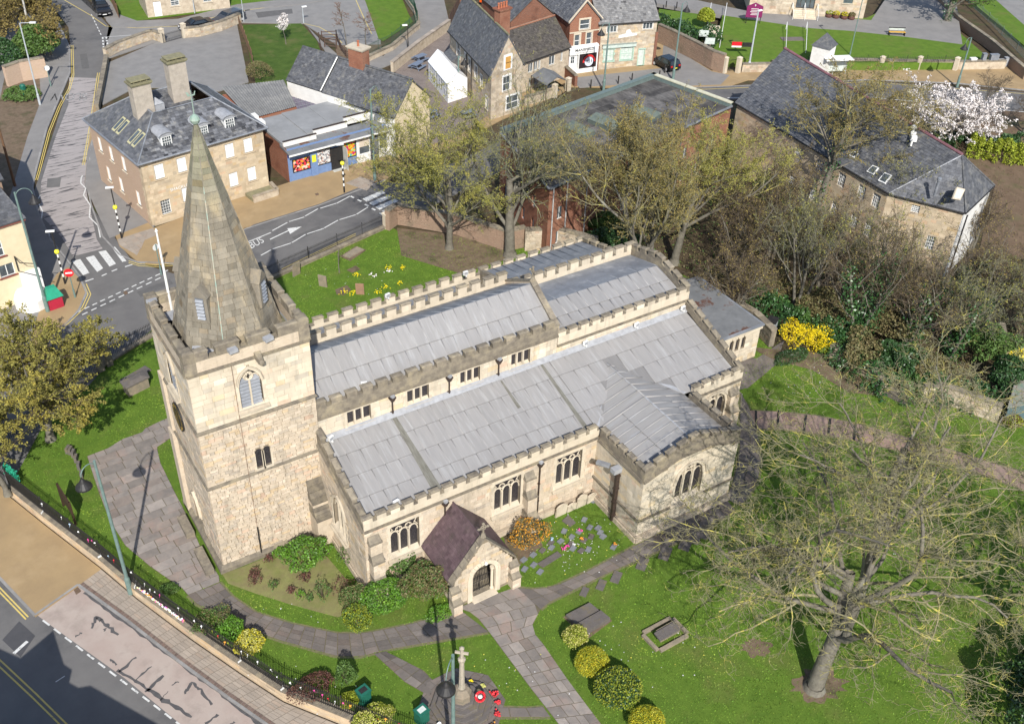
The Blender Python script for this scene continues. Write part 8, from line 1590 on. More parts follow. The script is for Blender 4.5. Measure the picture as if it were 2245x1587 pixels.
# rough growth and fallen twigs over the thicket floor
def litter(poly,n,mat,size,name,asp,z=.08):
    P=np.array(poly); lo,hi=P.min(0),P.max(0); q=RNG.uniform(lo,hi,(n,2)); k=np.array([tri_in(a,poly) for a in q]); q=q[k]; c=np.c_[q,np.abs(RNG.normal(0,z,len(q)))+.02]; bulk(name,leafquads(c,size,RNG,asp=asp),mat,GROUND,RNG.normal(0,.25,len(q))[:,None]*np.ones(3),'stuff')
TH=px([(1500,590),(1330,520),(1250,520),(1140,490),(1360,400),(1600,260),(1700,300),(1950,430),(2080,610),(2245,640),(2300,760),(2200,860),(1960,840),(1840,760),(1700,770),(1650,660)])
litter(TH,9000,TWIGB,.35,'fallen_twigs',.03,.12); litter(TH,16000,LBR,.10,'leaf_litter',.6); litter(TH,9000,LM,.11,'ground_cover',.5,.15)
litter(px([(2120,360),(2245,260),(2500,300),(2500,600),(2200,560)]),5000,LBR,.08,'dry_weeds',.4,.05)
print('veg',time.time()-T0)
# ================================================================ STREET FURNITURE, GRAVES, VEHICLES
LAMPG=M('grey_green_post',(.16,.23,.21),(.12,.18,.165),3,.5)
GALV=M('galvanised_steel',(.42,.45,.47),(.34,.37,.39),3,.45)
def arc3(c,r,a0,a1,dirx,n=8): return [np.array(c)+np.array([dirx[0]*r*math.cos(a0+(a1-a0)*i/n),dirx[1]*r*math.cos(a0+(a1-a0)*i/n),r*math.sin(a0+(a1-a0)*i/n)]) for i in range(n+1)]
def heritage_lamp(label,b,H,ang,arm=1.0,z0=0.,mat=None,group='swan-neck street lamps'):
    mat=mat or LAMPG; b=np.array([b[0],b[1],z0]); t=thing('street_lamp',label,'street lamp',b,group); d=(math.cos(ang),math.sin(ang)); m_=MB()
    m_.lathe(tuple(b),[(.17,0),(.17,1.3),(.11,1.5),(.10,H*.5),(.075,H)],10); mesh('post',m_,[mat],t)
    m_=MB(); top=b+[0,0,H]; c=top+np.array([d[0]*arm*.5,d[1]*arm*.5,-.45]); pts=arc3(c,arm*.5,math.pi,0.0,d); m_.path(pts,.03,5); e=pts[-1]; mesh('swan_neck',m_,[mat],t)
    m_=MB(); m_.lathe(tuple(e-[0,0,.75]),[(.46,0),(.44,.1),(.2,.38),(.14,.5),(.06,.62),(.04,.75)],16); mesh('lamp_shade',m_,[BLACK],t); m_=MB(); m_.lathe(tuple(e-[0,0,.85]),[(.1,0),(.26,.1)],12); mesh('lens',m_,[GLASS],t); return t
heritage_lamp('tall swan-neck lamp rising outside the front railings left of the tower path',G(287,1300,ZS+.1),10.9,3.6,1.0,ZS+.1)
LB2=G(993,1435,9.9); heritage_lamp('tall swan-neck lamp in front of the war memorial, foot out of frame',LB2,10.65,3.9,1.1,ZS)
heritage_lamp('tall swan-neck lamp beside the cream corner building',G(105,682),10.9,0.0,1.2)
heritage_lamp('swan-neck lamp on the pavement outside the shop parade, partly behind the budding tree',G(822,395),9.6,.4,1.1)
heritage_lamp('swan-neck lamp in front of the barber shop',G(1323,200),8.2,3.2,1.1); heritage_lamp('swan-neck lamp beside the black hatchback',G(1475,177),9.4,.3,1.1)
heritage_lamp('swan-neck lamp on the far pavement at the right, by the blossom tree',G(2098,191),6.2,3.3,1.1); heritage_lamp('slender swan-neck lamp by the white marquee',G(1005,215),5.,0.2,.9)
def column(label,b,H,arm,ang,mat=GALV,r=.09):
    b=np.array([b[0],b[1],0.]); t=thing('street_light',label,'street light',b); m_=MB(); m_.lathe(tuple(b),[(r*1.5,0),(r*1.5,1.2),(r,1.3),(r*.7,H)],10); d=np.array([math.cos(ang),math.sin(ang),.05]); 
    if arm: m_.tube(b+[0,0,H],b+[0,0,H]+d*arm,.035,None,6)
    mesh('post',m_,[mat],t); m_=MB(); e=b+[0,0,H]+d*arm; m_.box((e[0]+d[0]*.25,e[1]+d[1]*.25,e[2]-.05),(.65,.28,.12),ang); mesh('lantern',m_,[WHITE],t)
column('tall grey street light on the left bank beside the worn street',G(88,230),9.2,1.1,math.atan2(*(G(95,52,9.2)-G(47,52,9.2))[1::-1]))
column('tall pale steel pole by the chapel gate piers',G(1640,157),7.6,0,0,GALV,.12); column('small street light on the sloping path behind the white cottage',G(895,112),3.3,.1,2.8,BLACK,.05); column('small street light in front of the estate houses',G(535,48),3.6,0,0,GALV,.05); column('thin grey column beside the chapel front',G(1860,135,.0),9.5,0,0,LAMPG,.07)
column('short grey column in front of the top left cottage',G(427,30),4.2,0,0,GALV,.05); column('white post on the estate road corner',G(666,52),2.2,0,0,GALV,.05)
m_=MB(); b=G(33,408); m_.lathe(tuple(b),[(.14,0),(.10,6.6)],8); single('telegraph_pole',m_,[M('brown_pole',(.16,.09,.05),(.12,.07,.04),3,.9)],'brown leaning wooden pole behind the corner building','telegraph pole')
# belisha beacons
GLOBE=M('yellow_globe',(.80,.75,.05),(.75,.70,.05),3,.3)
def beacon(label,b,tall=True,ang=2.8):
    b=np.array([b[0],b[1],0.]); t=thing('crossing_beacon',label,'crossing beacon',b,'crossing beacons'); m_=MB(); n=7
    m_.tube(b,b+[0,0,.7],.085,None,10,0,1)
    for i in range(n): m_.tube(b+[0,0,.7+i*.32],b+[0,0,.7+(i+1)*.32],.075,None,10,0,(i)%2)
    mesh('striped_pole',m_,[WHITE,BLACK],t); z=.7+n*.32; m_=MB(); m_.lathe(tuple(b+[0,0,z]),[(.05,0),(.17,.08),(.22,.22),(.17,.36),(.05,.44)],12); mesh('globe',m_,[GLOBE],t,smooth=True)
    if tall: m_=MB(); m_.tube(b+[0,0,z+.4],b+[0,0,5.1],.05,None,8); mesh('upper_pole',m_,[BLACK],t); m_=MB(); m_.box(tuple(b+[-.1,0,5.1]),(.7,.22,.1),ang); mesh('floodlight',m_,[WHITE],t)
beacon('striped crossing beacon on the buff pavement left of the Georgian house',G(267,522)); beacon('striped crossing beacon outside the fruit poster shop',G(755,422)); beacon('striped crossing beacon behind the red no-entry sign',G(143,622))
# signs
REDS=M('sign_red',(.62,.02,.03),None,2,.35)
def signpost(name,label,b,H,face,r=.38,ang=-1.9,mat=REDS,bar=True,z0=0.):
    b=np.array([b[0],b[1],z0]); t=thing(name,label,'road sign',b); m_=MB(); m_.tube(b,b+[0,0,H+r],.045,None,8); m_.tube(b,b+[0,0,.8],.08,None,8); mesh('post',m_,[LAMPG],t); N_=np.array([math.cos(ang),math.sin(ang),0]);U=np.array([-N_[1],N_[0],0]); c=b+[0,0,H]+N_*.08; m_=MB(); n=20
    q=[c+U*r*math.cos(2*math.pi*i/n)+np.array([0,0,r*math.sin(2*math.pi*i/n)]) for i in range(n)]; m_.raw(q+[x-N_*.02 for x in q],[tuple(range(n)),tuple(range(2*n-1,n-1,-1))]+[(i,n+i,n+(i+1)%n,(i+1)%n) for i in range(n)]); mesh('disc',m_,[mat],t)
    if bar: m_=MB(); z=.07; m_.raw([c+U*-.27+[0,0,-z]+N_*.01,c+U*.27+[0,0,-z]+N_*.01,c+U*.27+[0,0,z]+N_*.01,c+U*-.27+[0,0,z]+N_*.01],[(0,1,2,3)]); mesh('bar',m_,[WHITE],t)
    return t
signpost('no_entry_sign','red no-entry sign with white bar at the corner by the zebra crossing',G(165,652),2.45,0); t=signpost('speed_sign','white round road sign with a red edge on the buff pavement',G(354,602),2.7,0,.3,2.0,WHITE,False)
# kiosk with green roof
b=G(122,672); KR=M('crimson_board',(.40,.02,.05),(.33,.02,.04),2,.6); KG=M('emerald_roof',(.02,.30,.18),(.02,.24,.15),3,.6)
t=thing('toy_kiosk','small crimson box kiosk with an emerald green pitched roof outside the corner building','kiosk',b); m_=MB(); m_.box(tuple(b),(1.15,.8,1.1),.15); mesh('body',m_,[KR],t); m_=MB(); ca,sa=math.cos(.15),math.sin(.15); q=lambda x,y,z:(b[0]+ca*x-sa*y,b[1]+sa*x+ca*y,z); m_.hexa([q(-.7,-.55,1.08),q(.7,-.55,1.08),q(.7,.55,1.08),q(-.7,.55,1.08)],[q(-.35,-.2,1.95),q(.35,-.2,1.95),q(.35,.2,1.95),q(-.35,.2,1.95)]); mesh('roof',m_,[KG],t)
m_=MB(); b=G(72,668); m_.lathe((b[0],b[1],0),[(1.3,0),(1.3,.9),(1.1,1.3),(.3,1.5)],14); t=single('white_canopy',m_,[WHITE],'white rounded shopfront canopy at the foot of the corner building','canopy')
# flagpole on the tower
m_=MB(); m_.lathe((1.26,6.3,15.2),[(.09,0),(.07,3),(.045,5.2),(.09,5.25),(.03,5.4)],8); single('flagpole',m_,[WHITE],'white flagpole standing on the tower roof left of the spire','flagpole')
# ---- front boundary wall and railings
WT=thing('boundary_wall','curved pale stone retaining wall along the front pavement','wall',(*WF[3],ZS)); m_=MB(); jm=MB(); cp=MB()
WO=[XY(*p) for p in WF]; WI=[XY(*p) for p in offs(WF,.42)]
for a,b,c,d in zip(WO[:-1],WO[1:],WI[1:],WI[:-1]):
    z=lambda p,h:p+np.array([0,0,h]); m_.hexa([z(a,ZS-.2),z(b,ZS-.2),z(c,ZS-.2),z(d,ZS-.2)],[z(a,.02),z(b,.02),z(c,.02),z(d,.02)])
    u=un(b-a); L=np.linalg.norm(b-a); l=[];stones(l,a,u,L,ZS+.12,.0,.2,(.4,1.0),[],.012); 
    for s in l: stone_faces(jm,s)
    k=0.
    while k<L-.01:
        w_=min(random.uniform(.7,1.3),L-k); f0,f1=(k+.008)/L,(k+w_-.008)/L; A_=a+(b-a)*f0;B_=a+(b-a)*f1;C2=d+(c-d)*f1;D2=d+(c-d)*f0; n_=NRM(u)*.03; h=.13+random.uniform(0,.012); c1=MB(); c1.hexa([z(A_+n_,.02),z(B_+n_,.02),z(C2-n_,.02),z(D2-n_,.02)],[z(A_+n_,h),z(B_+n_,h),z(C2-n_,h),z(D2-n_,h)],random.gauss(0,.1)); mesh('coping_stone',c1,[OLD],WT); k+=w_
WM=M('wall_face_stone',(.56,.44,.30),(.48,.37,.25),1.5,.9,.3,12,c3=(.40,.33,.24),s3=.6); mesh('wall',m_,[WM],WT); mesh('stonework',jm,[WM],WT,kind='stuff')
def railing(name,label,P,h,mat,sp=.12,z0=.13,post=2.4,tip=True,hoops=False,r=.016):
    t=thing(name,label,'railing',(*P[0][:2],z0)); bars=MB(); rails=MB(); k=0
    for a,b in zip(P[:-1],P[1:]):
        a=np.array([a[0],a[1],z0]);b=np.array([b[0],b[1],z0]); L=np.linalg.norm(b-a); n=max(1,int(L/sp)); 
        for i in range(n): p=a+(b-a)*i/n; bars.tube(p,p+[0,0,h],r,r*.9 if not tip else r,4,caps=False); (bars.lathe(tuple(p+[0,0,h]),[(r*1.8,0),(.002,.09)],4) if tip else None)
        for z in (.1,h-.12): rails.tube(a+[0,0,z],b+[0,0,z],.018,None,5)
        m=max(1,int(L/post))
        for i in range(m): p=a+(b-a)*i/m; s_=MB(); s_.tube(p,p+[0,0,h+.12],.028,None,6); s_.lathe(tuple(p+[0,0,h+.12]),[(.045,0),(.05,.04),(.004,.12)],6); mesh('post',s_,[mat],t)
    mesh('bars',bars,[mat],t,kind='stuff'); mesh('rails',rails,[mat],t); return t
RL=offs(WF,.22); RLT=railing('iron_railing','black spiked iron railing along the front churchyard wall, hung with ribbons and flowers',RL,1.2,BLACK,.115,r=.021)
RF=px([(18,1062),(0,1035),(-40,990),(-60,940)],0)
for nm,i0,n in (('bow',0,60),):
    cols=[M('bow_white',(.8,.8,.8),None,2,.6),M('bow_pink',(.75,.08,.35),None,2,.6),M('bow_blue',(.45,.6,.75),None,2,.6),M('bow_orange',(.8,.35,.05),None,2,.6),M('bow_red',(.65,.03,.05),None,2,.6),LYG]
    k=0
    for a,b in zip(RL[1:-2],RL[2:-1]):
        a=XY(*a);b=XY(*b); L=np.linalg.norm(b-a); n=int(L/.42)
        for i in range(n):
            if random.random()<.35: continue
            p=a+(b-a)*(i+random.random()*.5)/n; m_=MB(); s=random.uniform(.04,.075); z=random.uniform(.75,1.15); m_.lathe((p[0],p[1],z),[(s*.3,0),(s,s*.6),(s*1.1,s),(s*.4,s*1.8)],6); m_.tube(p+[0,0,z],p+[random.uniform(-.1,.1),-.04,z-.16],s*.3,.004,4); c=random.choice([0,0,0,0,0,1,1,2,3,4,5]); mesh('bow',m_,[cols[c]],RLT)
tr=MB(); 
for i in range(150):
    f=random.random(); a=XY(*RL[3]);b=XY(*RL[4]); p=a+(b-a)*(.05+f*.85)+NRM(un(b-a))*random.uniform(.03,.13); s=random.uniform(.03,.07); tr.lathe((p[0],p[1],.14+random.uniform(0,.12)),[(s*.6,0),(s,s),(s*.3,s*1.6)],5,(0,0,0) if random.random()<.5 else random.choice([(0,-.85,-.5),(0,-.5,-.9),(-.1,-.1,-.5),(-.3,-.6,.1)]))
mesh('flower_tributes',tr,[cols[0]],None,kind='stuff')
TRB=[o for o in S.objects if o.name=='flower_tributes'][0]
for i in (1,2,3,5,6): 
    a=XY(*WF[i])+XY(*(np.array(offs(WF,.1)[i])-np.array(WF[i]))); m_=MB(); m_.box((a[0],a[1],-.05),(.22,.05,.28),random.random()); m_.tube((a[0],a[1],.1),(a[0]+.2,a[1]+.3,.4),.015,None,4); mesh('bracket',m_,[WHITE],WT)
m_=MB(); 
for i in range(160): f=random.random(); p=np.array(G(18+24*f,1042+24*f,0))+[random.gauss(0,.08),random.gauss(0,.08),random.uniform(.3,1.1)]; s=.06; m_.face([p+[-s,0,-s],p+[s,0,-s],p+[s,.02,s],p+[-s,.02,s]],random.gauss(0,.2))
single('bunting',m_,[KG],'emerald green knitted bunting on the railings at the far left','bunting')
NR=railing('iron_railing','black iron railing on a low wall between the north lawn and the road',px([(338,733),(480,668),(612,603),(740,545),(848,497)],0),1.1,BLACK,.125,z0=.25); 
pw=pwall('low_wall','low stone kerb wall under the railings north of the church',[(338,735),(480,670),(612,605),(740,547),(848,499)],0,.2,.35,OLD)
railing('iron_railing','black railing curving behind the golden tree beside the road',px([(338,733),(290,760),(235,795),(190,830),(120,880),(40,960),(-30,1010),(-20,1040),(18,1066)],0),1.1,BLACK,.15,z0=.1); pwall('low_wall','low dark wall curving behind the golden tree',[(338,735),(290,762),(235,797),(190,832),(120,882),(40,962),(-30,1012)],0,.12,.35,OLD)
for i,(x,y,h) in enumerate(((847,500,1.5),(222,812,1.7),(240,800,1.7))): p=G(x,y); m_=MB(); m_.box((p[0],p[1],0),(.5,.45,h),.2); m_.lathe((p[0],p[1],h),[(.42,0),(.40,.1),(.08,.25)],4,0,0,.98); single('stone_pier',m_,[DRESS if i==0 else OLD],('stone pier at the east end of the north railings','left stone gate pier under the golden tree','right stone gate pier under the golden tree')[i],'gate pier')
pwall('brick_wall','old pinkish brick and stone boundary wall under the budding tree',[(850,505),(870,490),(1000,512),(1110,548),(1150,540)],0,2.0,.45,BRICKO,stone=True)
pwall('stone_wall','buff stone boundary wall between the church and the brick mill',[(1150,548),(1220,545),(1305,568)],0,2.1,.45,SANDB,stone=True)
pwall('stone_wall','mossy stone boundary wall running down beside the chancel',[(1465,640),(1560,670),(1650,720),(1690,760)],0,1.6,.45,OLD,stone=True)
pwall('stone_wall','curved pale stone wall behind the forsythia and the lawn',[(1818,778),(1850,795),(1905,830),(1935,862)],0,1.1,.45,SANDB,stone=True)
pwall('stone_wall','crumbling sandstone garden wall under the ivy at the right',[(2015,880),(2060,878),(2120,900),(2185,925)],0,1.5,.4,SANDB,stone=True)
pwall('stone_wall','dark low wall in front of the scrub left of the sandstone garden wall',[(1940,862),(1985,885)],0,.5,.5,FLAGD)
pwall('stone_wall','stone garden wall between gardens at the right edge',[(2195,800),(2185,740)],0,1.4,.35,BRICKO); 
a=[np.array(G(*q,0)) for q in ((2195,935),(2245,925),(2280,880),(2215,865))]; t=thing('garden_shed','grey-green timber shed with a mossy felt roof at the right edge','shed',a[0]); m_=MB(); m_.prism([tuple(x[:2]) for x in a],0,1.9); mesh('wall',m_,[M('blue_green_board',(.09,.14,.15),(.07,.11,.12),2,.8)],t); m_=MB(); c_=sum(a)/4; m_.prism([tuple((c_+(x-c_)*1.12)[:2]) for x in a],1.9,2.02); mesh('roof',m_,[M('pinkish_moss_felt',(.25,.22,.2),(.14,.20,.15),2,.9,c3=(.33,.22,.2),s3=1.5)],t)
pwall('car_park_wall','curved sandstone wall round the car park behind the Georgian house',[(232,128),(262,112),(300,98),(335,86),(357,93)],0,1.1,.4,SANDB,piers=((357,93),),stone=True); pwall('car_park_wall','sandstone wall in front of the parked black saloon',[(405,83),(440,80),(485,68),(527,50)],0,1.2,.4,SANDB,piers=((405,83),),stone=True)
pwall('car_park_kerb_wall','dark narrow wall running down beside the worn street',[(215,245),(228,180),(236,135)],0,.8,.35,OLD); railing('metal_gate','black metal gate across the car park entrance',px([(359,96),(404,83)],0),1.1,BLACK,.15,z0=.05)
pwall('ramp_wall','long sandstone wall beside the sloping path behind the marquee',[(860,160),(920,112),(985,66)],0,1.3,.35,SANDB,capmat=PAVEB); pwall('ramp_wall','low stone retaining wall along the estate lawn and path',[(800,138),(860,110),(918,62),(910,30),(882,-10)],0,.6,.35,SANDB); railing('mesh_fence','dark green mesh fence above the path behind the white cottage',px([(800,135),(860,106),(916,58),(908,28),(880,-12)],0),1.3,M('dark_green_fence',(.03,.08,.05),None,3,.6),.16,z0=.6,tip=False)
def woodfence(name,label,pts,h,mat,board=True,rails=2):
    P=px(pts,0); t=thing(name,label,'fence',(*P[0],0))
    for a,b in zip(P[:-1],P[1:]):
        a=XY(*a);b=XY(*b); L=np.linalg.norm(b-a); u=un(b-a)
        if board:
            n=int(L/.16)
            for i in range(n): p=a+u*(i*.16); m_=MB(); m_.obox(p,u,NRM(u),.14,.025,h+random.uniform(-.02,.02),0,0,0,random.gauss(0,.1)); mesh('board',m_,[mat],t)
        else:
            for k_ in range(rails): m_=MB(); m_.obox(a,u,NRM(u),L,.04,.1,0,0,.25+k_*(h-.35)/max(1,rails-1)); mesh('rail',m_,[mat],t)
        for i in range(max(1,int(L/2))+1): p=a+u*min(i*2,L); m_=MB(); m_.box((p[0],p[1],0),(.1,.1,h+.1)); mesh('post',m_,[mat],t)
WB=M('brown_fence_board',(.20,.12,.07),(.15,.09,.055),3,.9,.3,orand=.12); woodfence('board_fence','brown close-boarded fence between car park and estate lawn',[(525,58),(538,90),(553,132),(560,170)],1.3,WB); WB2=M('dark_brown_rail',(.10,.065,.05),(.08,.05,.04),3,.9)
woodfence('rail_fence','dark brown timber post-and-rail fence round the footpath gate',[(700,90),(705,120),(716,145),(735,150)],1.,WB2,False,3); woodfence('rail_fence','dark brown timber rails beside the larch saplings',[(740,92),(748,112),(760,128),(792,132)],.9,WB2,False,3); woodfence('kissing_gate','small dark timber kissing gate on the estate footpath',[(706,90),(738,88),(738,108),(712,104)],1.2,WB2,False,3); woodfence('board_fence','dark board fence behind the public house',[(985,60),(1010,10),(1020,-20)],1.6,WB2); woodfence('board_fence','brown fence panel beside the parked black car at the top left',[(240,-5),(262,42)],1.6,WB)
railing('iron_railing','black railing in front of the parked black car at the top left',px([(165,-10),(218,38),(245,38)],0),1.,BLACK,.2,z0=.1)
# ---- graves and memorials
SLG=M('grave_stone',(.27,.22,.16),(.20,.17,.13),3,.9,.5,12,c3=(.16,.15,.11),s3=2,orand=.08); SLD=M('grave_slab',(.13,.115,.105),(.10,.09,.085),3,.9,.5,12,c3=(.17,.14,.08),s3=1.5); SLGR=M('grey_granite',(.20,.21,.23),(.15,.16,.175),8,.5); RST=M('red_grave_stone',(.32,.19,.12),(.26,.16,.11),3,.9,.4)
def headstone(label,b,w_,h,ang,mat=SLG,top='round',lean=.0,group=None,z0=0.):
    U=np.array([math.cos(ang),math.sin(ang),0.]);N_=NRM(U); b=np.array([b[0],min(b[1],-6.6) if b[1]<-3 else b[1],z0-.05]); n=8; prof=[(-w_/2,0),(w_/2,0)]
    if top=='round': prof+=[(w_/2*math.cos(math.pi*i/n),h-w_*.35+w_*.35*math.sin(math.pi*i/n)) for i in range(n+1)]
    elif top=='shoulder': prof+=[(w_/2,h*.82),(w_*.36,h*.84),(w_*.25,h*.97),(0,h),(-w_*.25,h*.97),(-w_*.36,h*.84),(-w_/2,h*.82)]
    else: prof+=[(w_/2,h),(-w_/2,h)]
    m_=MB(); f=[b+U*x+np.array([0,0,z])+N_*(.06+lean*z) for x,z in prof]; g=[b+U*x+np.array([0,0,z])-N_*(.06-lean*z) for x,z in prof]; k=len(f); m_.raw(f+g,[tuple(range(k)),tuple(range(2*k-1,k-1,-1))]+[(i,k+i,k+(i+1)%k,(i+1)%k) for i in range(k)]); return single('headstone',m_,[mat],label,'headstone',group)
for lab,p,w_,h,mt,a in (('tall grey headstone nearest the tower on the north lawn',(650,603),.8,1.3,SLG,.35),('leaning grey headstone in the middle of the north lawn',(709,628),.75,1.2,SLG,-.9),('reddish headstone near the aisle parapet on the north lawn',(790,645),.7,1.15,RST,-.6)): headstone(lab,G(*p),w_,h,a,mt,'flat',.08)
for i,(x,y,w_,h,tp) in enumerate(((1216,1115,.85,1.15,'round'),(1240,1106,.7,.8,'shoulder'),(1262,1098,.75,1.25,'shoulder'),(1283,1086,.8,.9,'round'))): headstone(('large round-topped','low shouldered','tall shouldered','low broad')[i]+' pale headstone leaning on the aisle wall left of the transept',G(x,y),w_,h,0.03,DRESS,tp,.12)
def slab(name,label,px4,h,mat,z0=.02,cat='grave slab',kerbm=None,group=None):
    P=px(px4,z0); m_=MB(); m_.prism(P,z0-.05,z0+h); o=single(name,m_,[mat],label,cat,group); return o
slab('grave_slab','broad flat ledger stone on the north lawn',[(752,562),(783,543),(798,549),(766,567)],.12,SLG); psheet('soil_patch',[(745,562),(780,540),(803,548),(768,572)],.03,SOIL); psheet('soil_patch',[(735,635),(760,625),(770,635),(755,647),(738,645)],.03,SOIL); psheet('soil_patch',[(760,592),(780,582),(790,590),(772,598)],.03,SOIL)
slab('grave_slab','pair of dark ledger slabs, the upper one, right of the main path',[(1240,1352),(1292,1325),(1313,1342),(1262,1372)],.22,SLD); slab('grave_slab','pair of dark ledger slabs, the lower raised one, right of the main path',[(1262,1375),(1316,1345),(1337,1362),(1285,1392)],.34,SLD)
psheet('soil_patch',[(1234,1352),(1292,1320),(1342,1360),(1288,1400)],.018,SOIL)
tb=thing('table_tomb','sunken grey table tomb inside a stone kerb on the south lawn','tomb',G(1457,1392)); m_=MB(); P4=px([(1412,1392),(1472,1360),(1504,1392),(1444,1425)],0); A_=np.array([*P4,])
for a,b in zip(P4,P4[1:]+P4[:1]): a=XY(*a);b=XY(*b); u=un(b-a); m_.obox(a,u,NRM(u),np.linalg.norm(b-a),.22,.18,0,-.22,0)
mesh('kerb',m_,[SLG],tb); m_=MB(); Q=px([(1436,1392),(1478,1368),(1490,1385),(1448,1408)],.0); m_.prism([tuple(q) for q in Q],0,.45); mesh('tomb_chest',m_,[SLG],tb); m_=MB(); Q=px([(1434,1388),(1478,1363),(1491,1380),(1447,1405)],.5); m_.prism([tuple(q) for q in Q],.45,.55); mesh('tomb_top',m_,[SLD],tb)
ct=thing('chest_tomb','grey hipped chest tomb on the lawn left of the tower','tomb',G(297,850)); P4=[np.array(q) for q in px([(270,858),(322,832),(330,848),(283,872)],0)]; c=sum(P4)/4; P4=[c+(q-c)*.95 for q in P4]; m_=MB(); m_.prism([tuple(q) for q in P4],0,.85); mesh('tomb_chest',m_,[SLG],ct); m_=MB(); z=.85; a=[c+(q-c)*1.15 for q in P4]; b_=[c+(q-c)*.5 for q in P4]; m_.hexa([(*q,z) for q in a],[(*q,z+.1) for q in a]); m_.hexa([(*q,z+.1) for q in a],[(*q,z+.3) for q in b_]); mesh('tomb_lid',m_,[SLD],ct)
slab('grave_slab','flat dark slab beside the chest tomb',[(262,835),(318,803),(332,812),(275,845)],.08,SLD)
k_=0
TABL=['grey memorial tablet nearest the transept wall corner','grey tablet just left of the transept-corner tablet','grey memorial tablet beside the upper pink posy','grey memorial tablet below the aisle headstones','pale grey memorial tablet left of the square ledger','dark tablet touching the pink posy row','grey memorial tablet by the blue posy','grey tablet between berry bush and long ledger','dark tablet above the left end of the long ledger','grey memorial tablet left of the long ledger','grey tablet below the left end of the long ledger','lowest left grey tablet near the porch buttress','grey memorial tablet just under the long ledger','round-looking tablet with stones right of the square ledger','dark tablet in the centre of the daisied lawn','ring-shaped tablet near the transept side','grey tablet in the middle of the upper row','grey tablet left of the middle of the upper row','dark tablet beside the central orange posy','dark tablet nearest the berry bush','dark tablet on the lower centre of the lawn','grey tablet at the lower right of the daisied lawn','tablet at the right end of the long ledger','grey tablet nearest the porch corner','grey tablet against the transept side in the upper corner']
for i,(x,y,w_) in enumerate(((1345,1200,1),(1322,1177,1),(1311,1158,1),(1281,1140,1),(1253,1178,1),(1251,1193,0),(1229,1187,1),(1209,1201,1),(1189,1207,0),(1169,1217,1),(1170,1239,1),(1150,1248,1),(1184,1254,1),(1293,1157,2),(1296,1177,0),(1316,1168,2),(1270,1166,1),(1237,1165,1),(1280,1185,0),(1208,1190,0),(1274,1208,0),(1290,1205,1),(1256,1203,2),(1148,1228,1),(1300,1098,1))):
    p=G(x,y); ang=.45+random.uniform(-.2,.2); m_=MB(); s=.42; m_.box((p[0],p[1],.0),(s,s*.75,.09),ang); o=single('memorial_tablet',m_,[SLGR if w_ else SLD],'','memorial tablet','small flat memorial tablets in the lawn right of the porch'); o['label']=TABL[i]
for lab,p4 in (('long dark ledger slab in the lawn beside the porch',[(1178,1236),(1222,1209),(1232,1218),(1190,1244)]),('dark square ledger in the lawn by the aisle headstones',[(1232,1142),(1246,1130),(1262,1146),(1250,1155)])): slab('grave_slab',lab,p4,.06,SLD)
for i,(x,y) in enumerate(((1278,1294),(1315,1279),(1348,1262),(1405,1233),(1455,1210),(1500,1188),(1520,1172),(1540,1160))):
    p=G(x,y); m_=MB(); s=.7+.1*i; m_.box((p[0],p[1]-.15,0),(s*1.05,s*.6,.06+.006*i),.62); o=single('grave_slab',m_,[SLD],('first','second','third','fourth','fifth','sixth','seventh','last')[i]+' from the left of the small dark ledgers set along the path south of the transept','grave slab','dark ledgers along the transept path')
for i,(x,y,cl) in enumerate(((1271,1165,(1,)),(1210,1185,(2,)),(1275,1184,(3,)),(1236,1206,(1,)),(1258,1196,(0,)),(1125,1233,(1,)),(1347,1194,(3,)),(1244,1200,(1,)),(1238,1178,(5,)))):
    p=G(x,y); m_=MB()
    for _ in range(9): a,b=random.gauss(0,.07),random.gauss(0,.07); m_.lathe((p[0]+a,p[1]+b,.06),[(.01,0),(.03,.1),(.035,.13),(.01,.16)],5)
    single('flower_posy',m_,[cols[cl[0]]],['pink posy by the headstones','pale blue posy near the berry bush','orange posy on the central tablets','pink posy beside the long ledger','white posy near the lower ledger','pink posy at the porch corner','orange posy nearest the transept corner','second pink posy at the end of the long ledger','lime green posy in the upper tablets'][i],'flowers')
# war memorial cross
mc3=np.array([mc[0],mc[1],0.]); WMM=thing('war_memorial','tall stone memorial cross on octagonal steps with poppy wreaths','memorial',mc3)
PALEST=M('pale_weathered_stone',(.40,.35,.28),(.30,.27,.21),3,.9,.5,12)
for i in range(4): m_=MB(); m_.lathe((mc[0],mc[1],.0+i*.19),[(1.75-i*.33,0),(1.75-i*.33,.17),(1.7-i*.33,.19)],8,random.gauss(0,.06),0,math.pi/8); mesh('step',m_,[SLD],WMM)
m_=MB(); m_.lathe((mc[0],mc[1],.76),[(.56,0),(.56,.5),(.42,.75),(.3,.85)],8,0,0,math.pi/8); mesh('plinth',m_,[SLG],WMM); m_=MB(); m_.lathe((mc[0],mc[1],1.6),[(.21,0),(.17,.3),(.13,2.2),(.18,2.25),(.18,2.35),(.13,2.45)],8); mesh('shaft',m_,[PALEST],WMM)
m_=MB(); c=np.array([mc[0],mc[1],4.0]); U_=np.array([.75,-.66,0]); m_.tube(c,c+[0,0,.95],.12,.09,6); m_.tube(c+[0,0,.55]-U_*.36,c+[0,0,.55]+U_*.36,.09,None,6); m_.lathe(tuple(c+[0,0,.85]),[(.12,0),(.15,.08),(.03,.2)],6); m_.lathe(tuple(c+[0,0,-.05]),[(.2,0),(.22,.1),(.12,.2)],8); mesh('cross_head',m_,[PALEST],WMM)
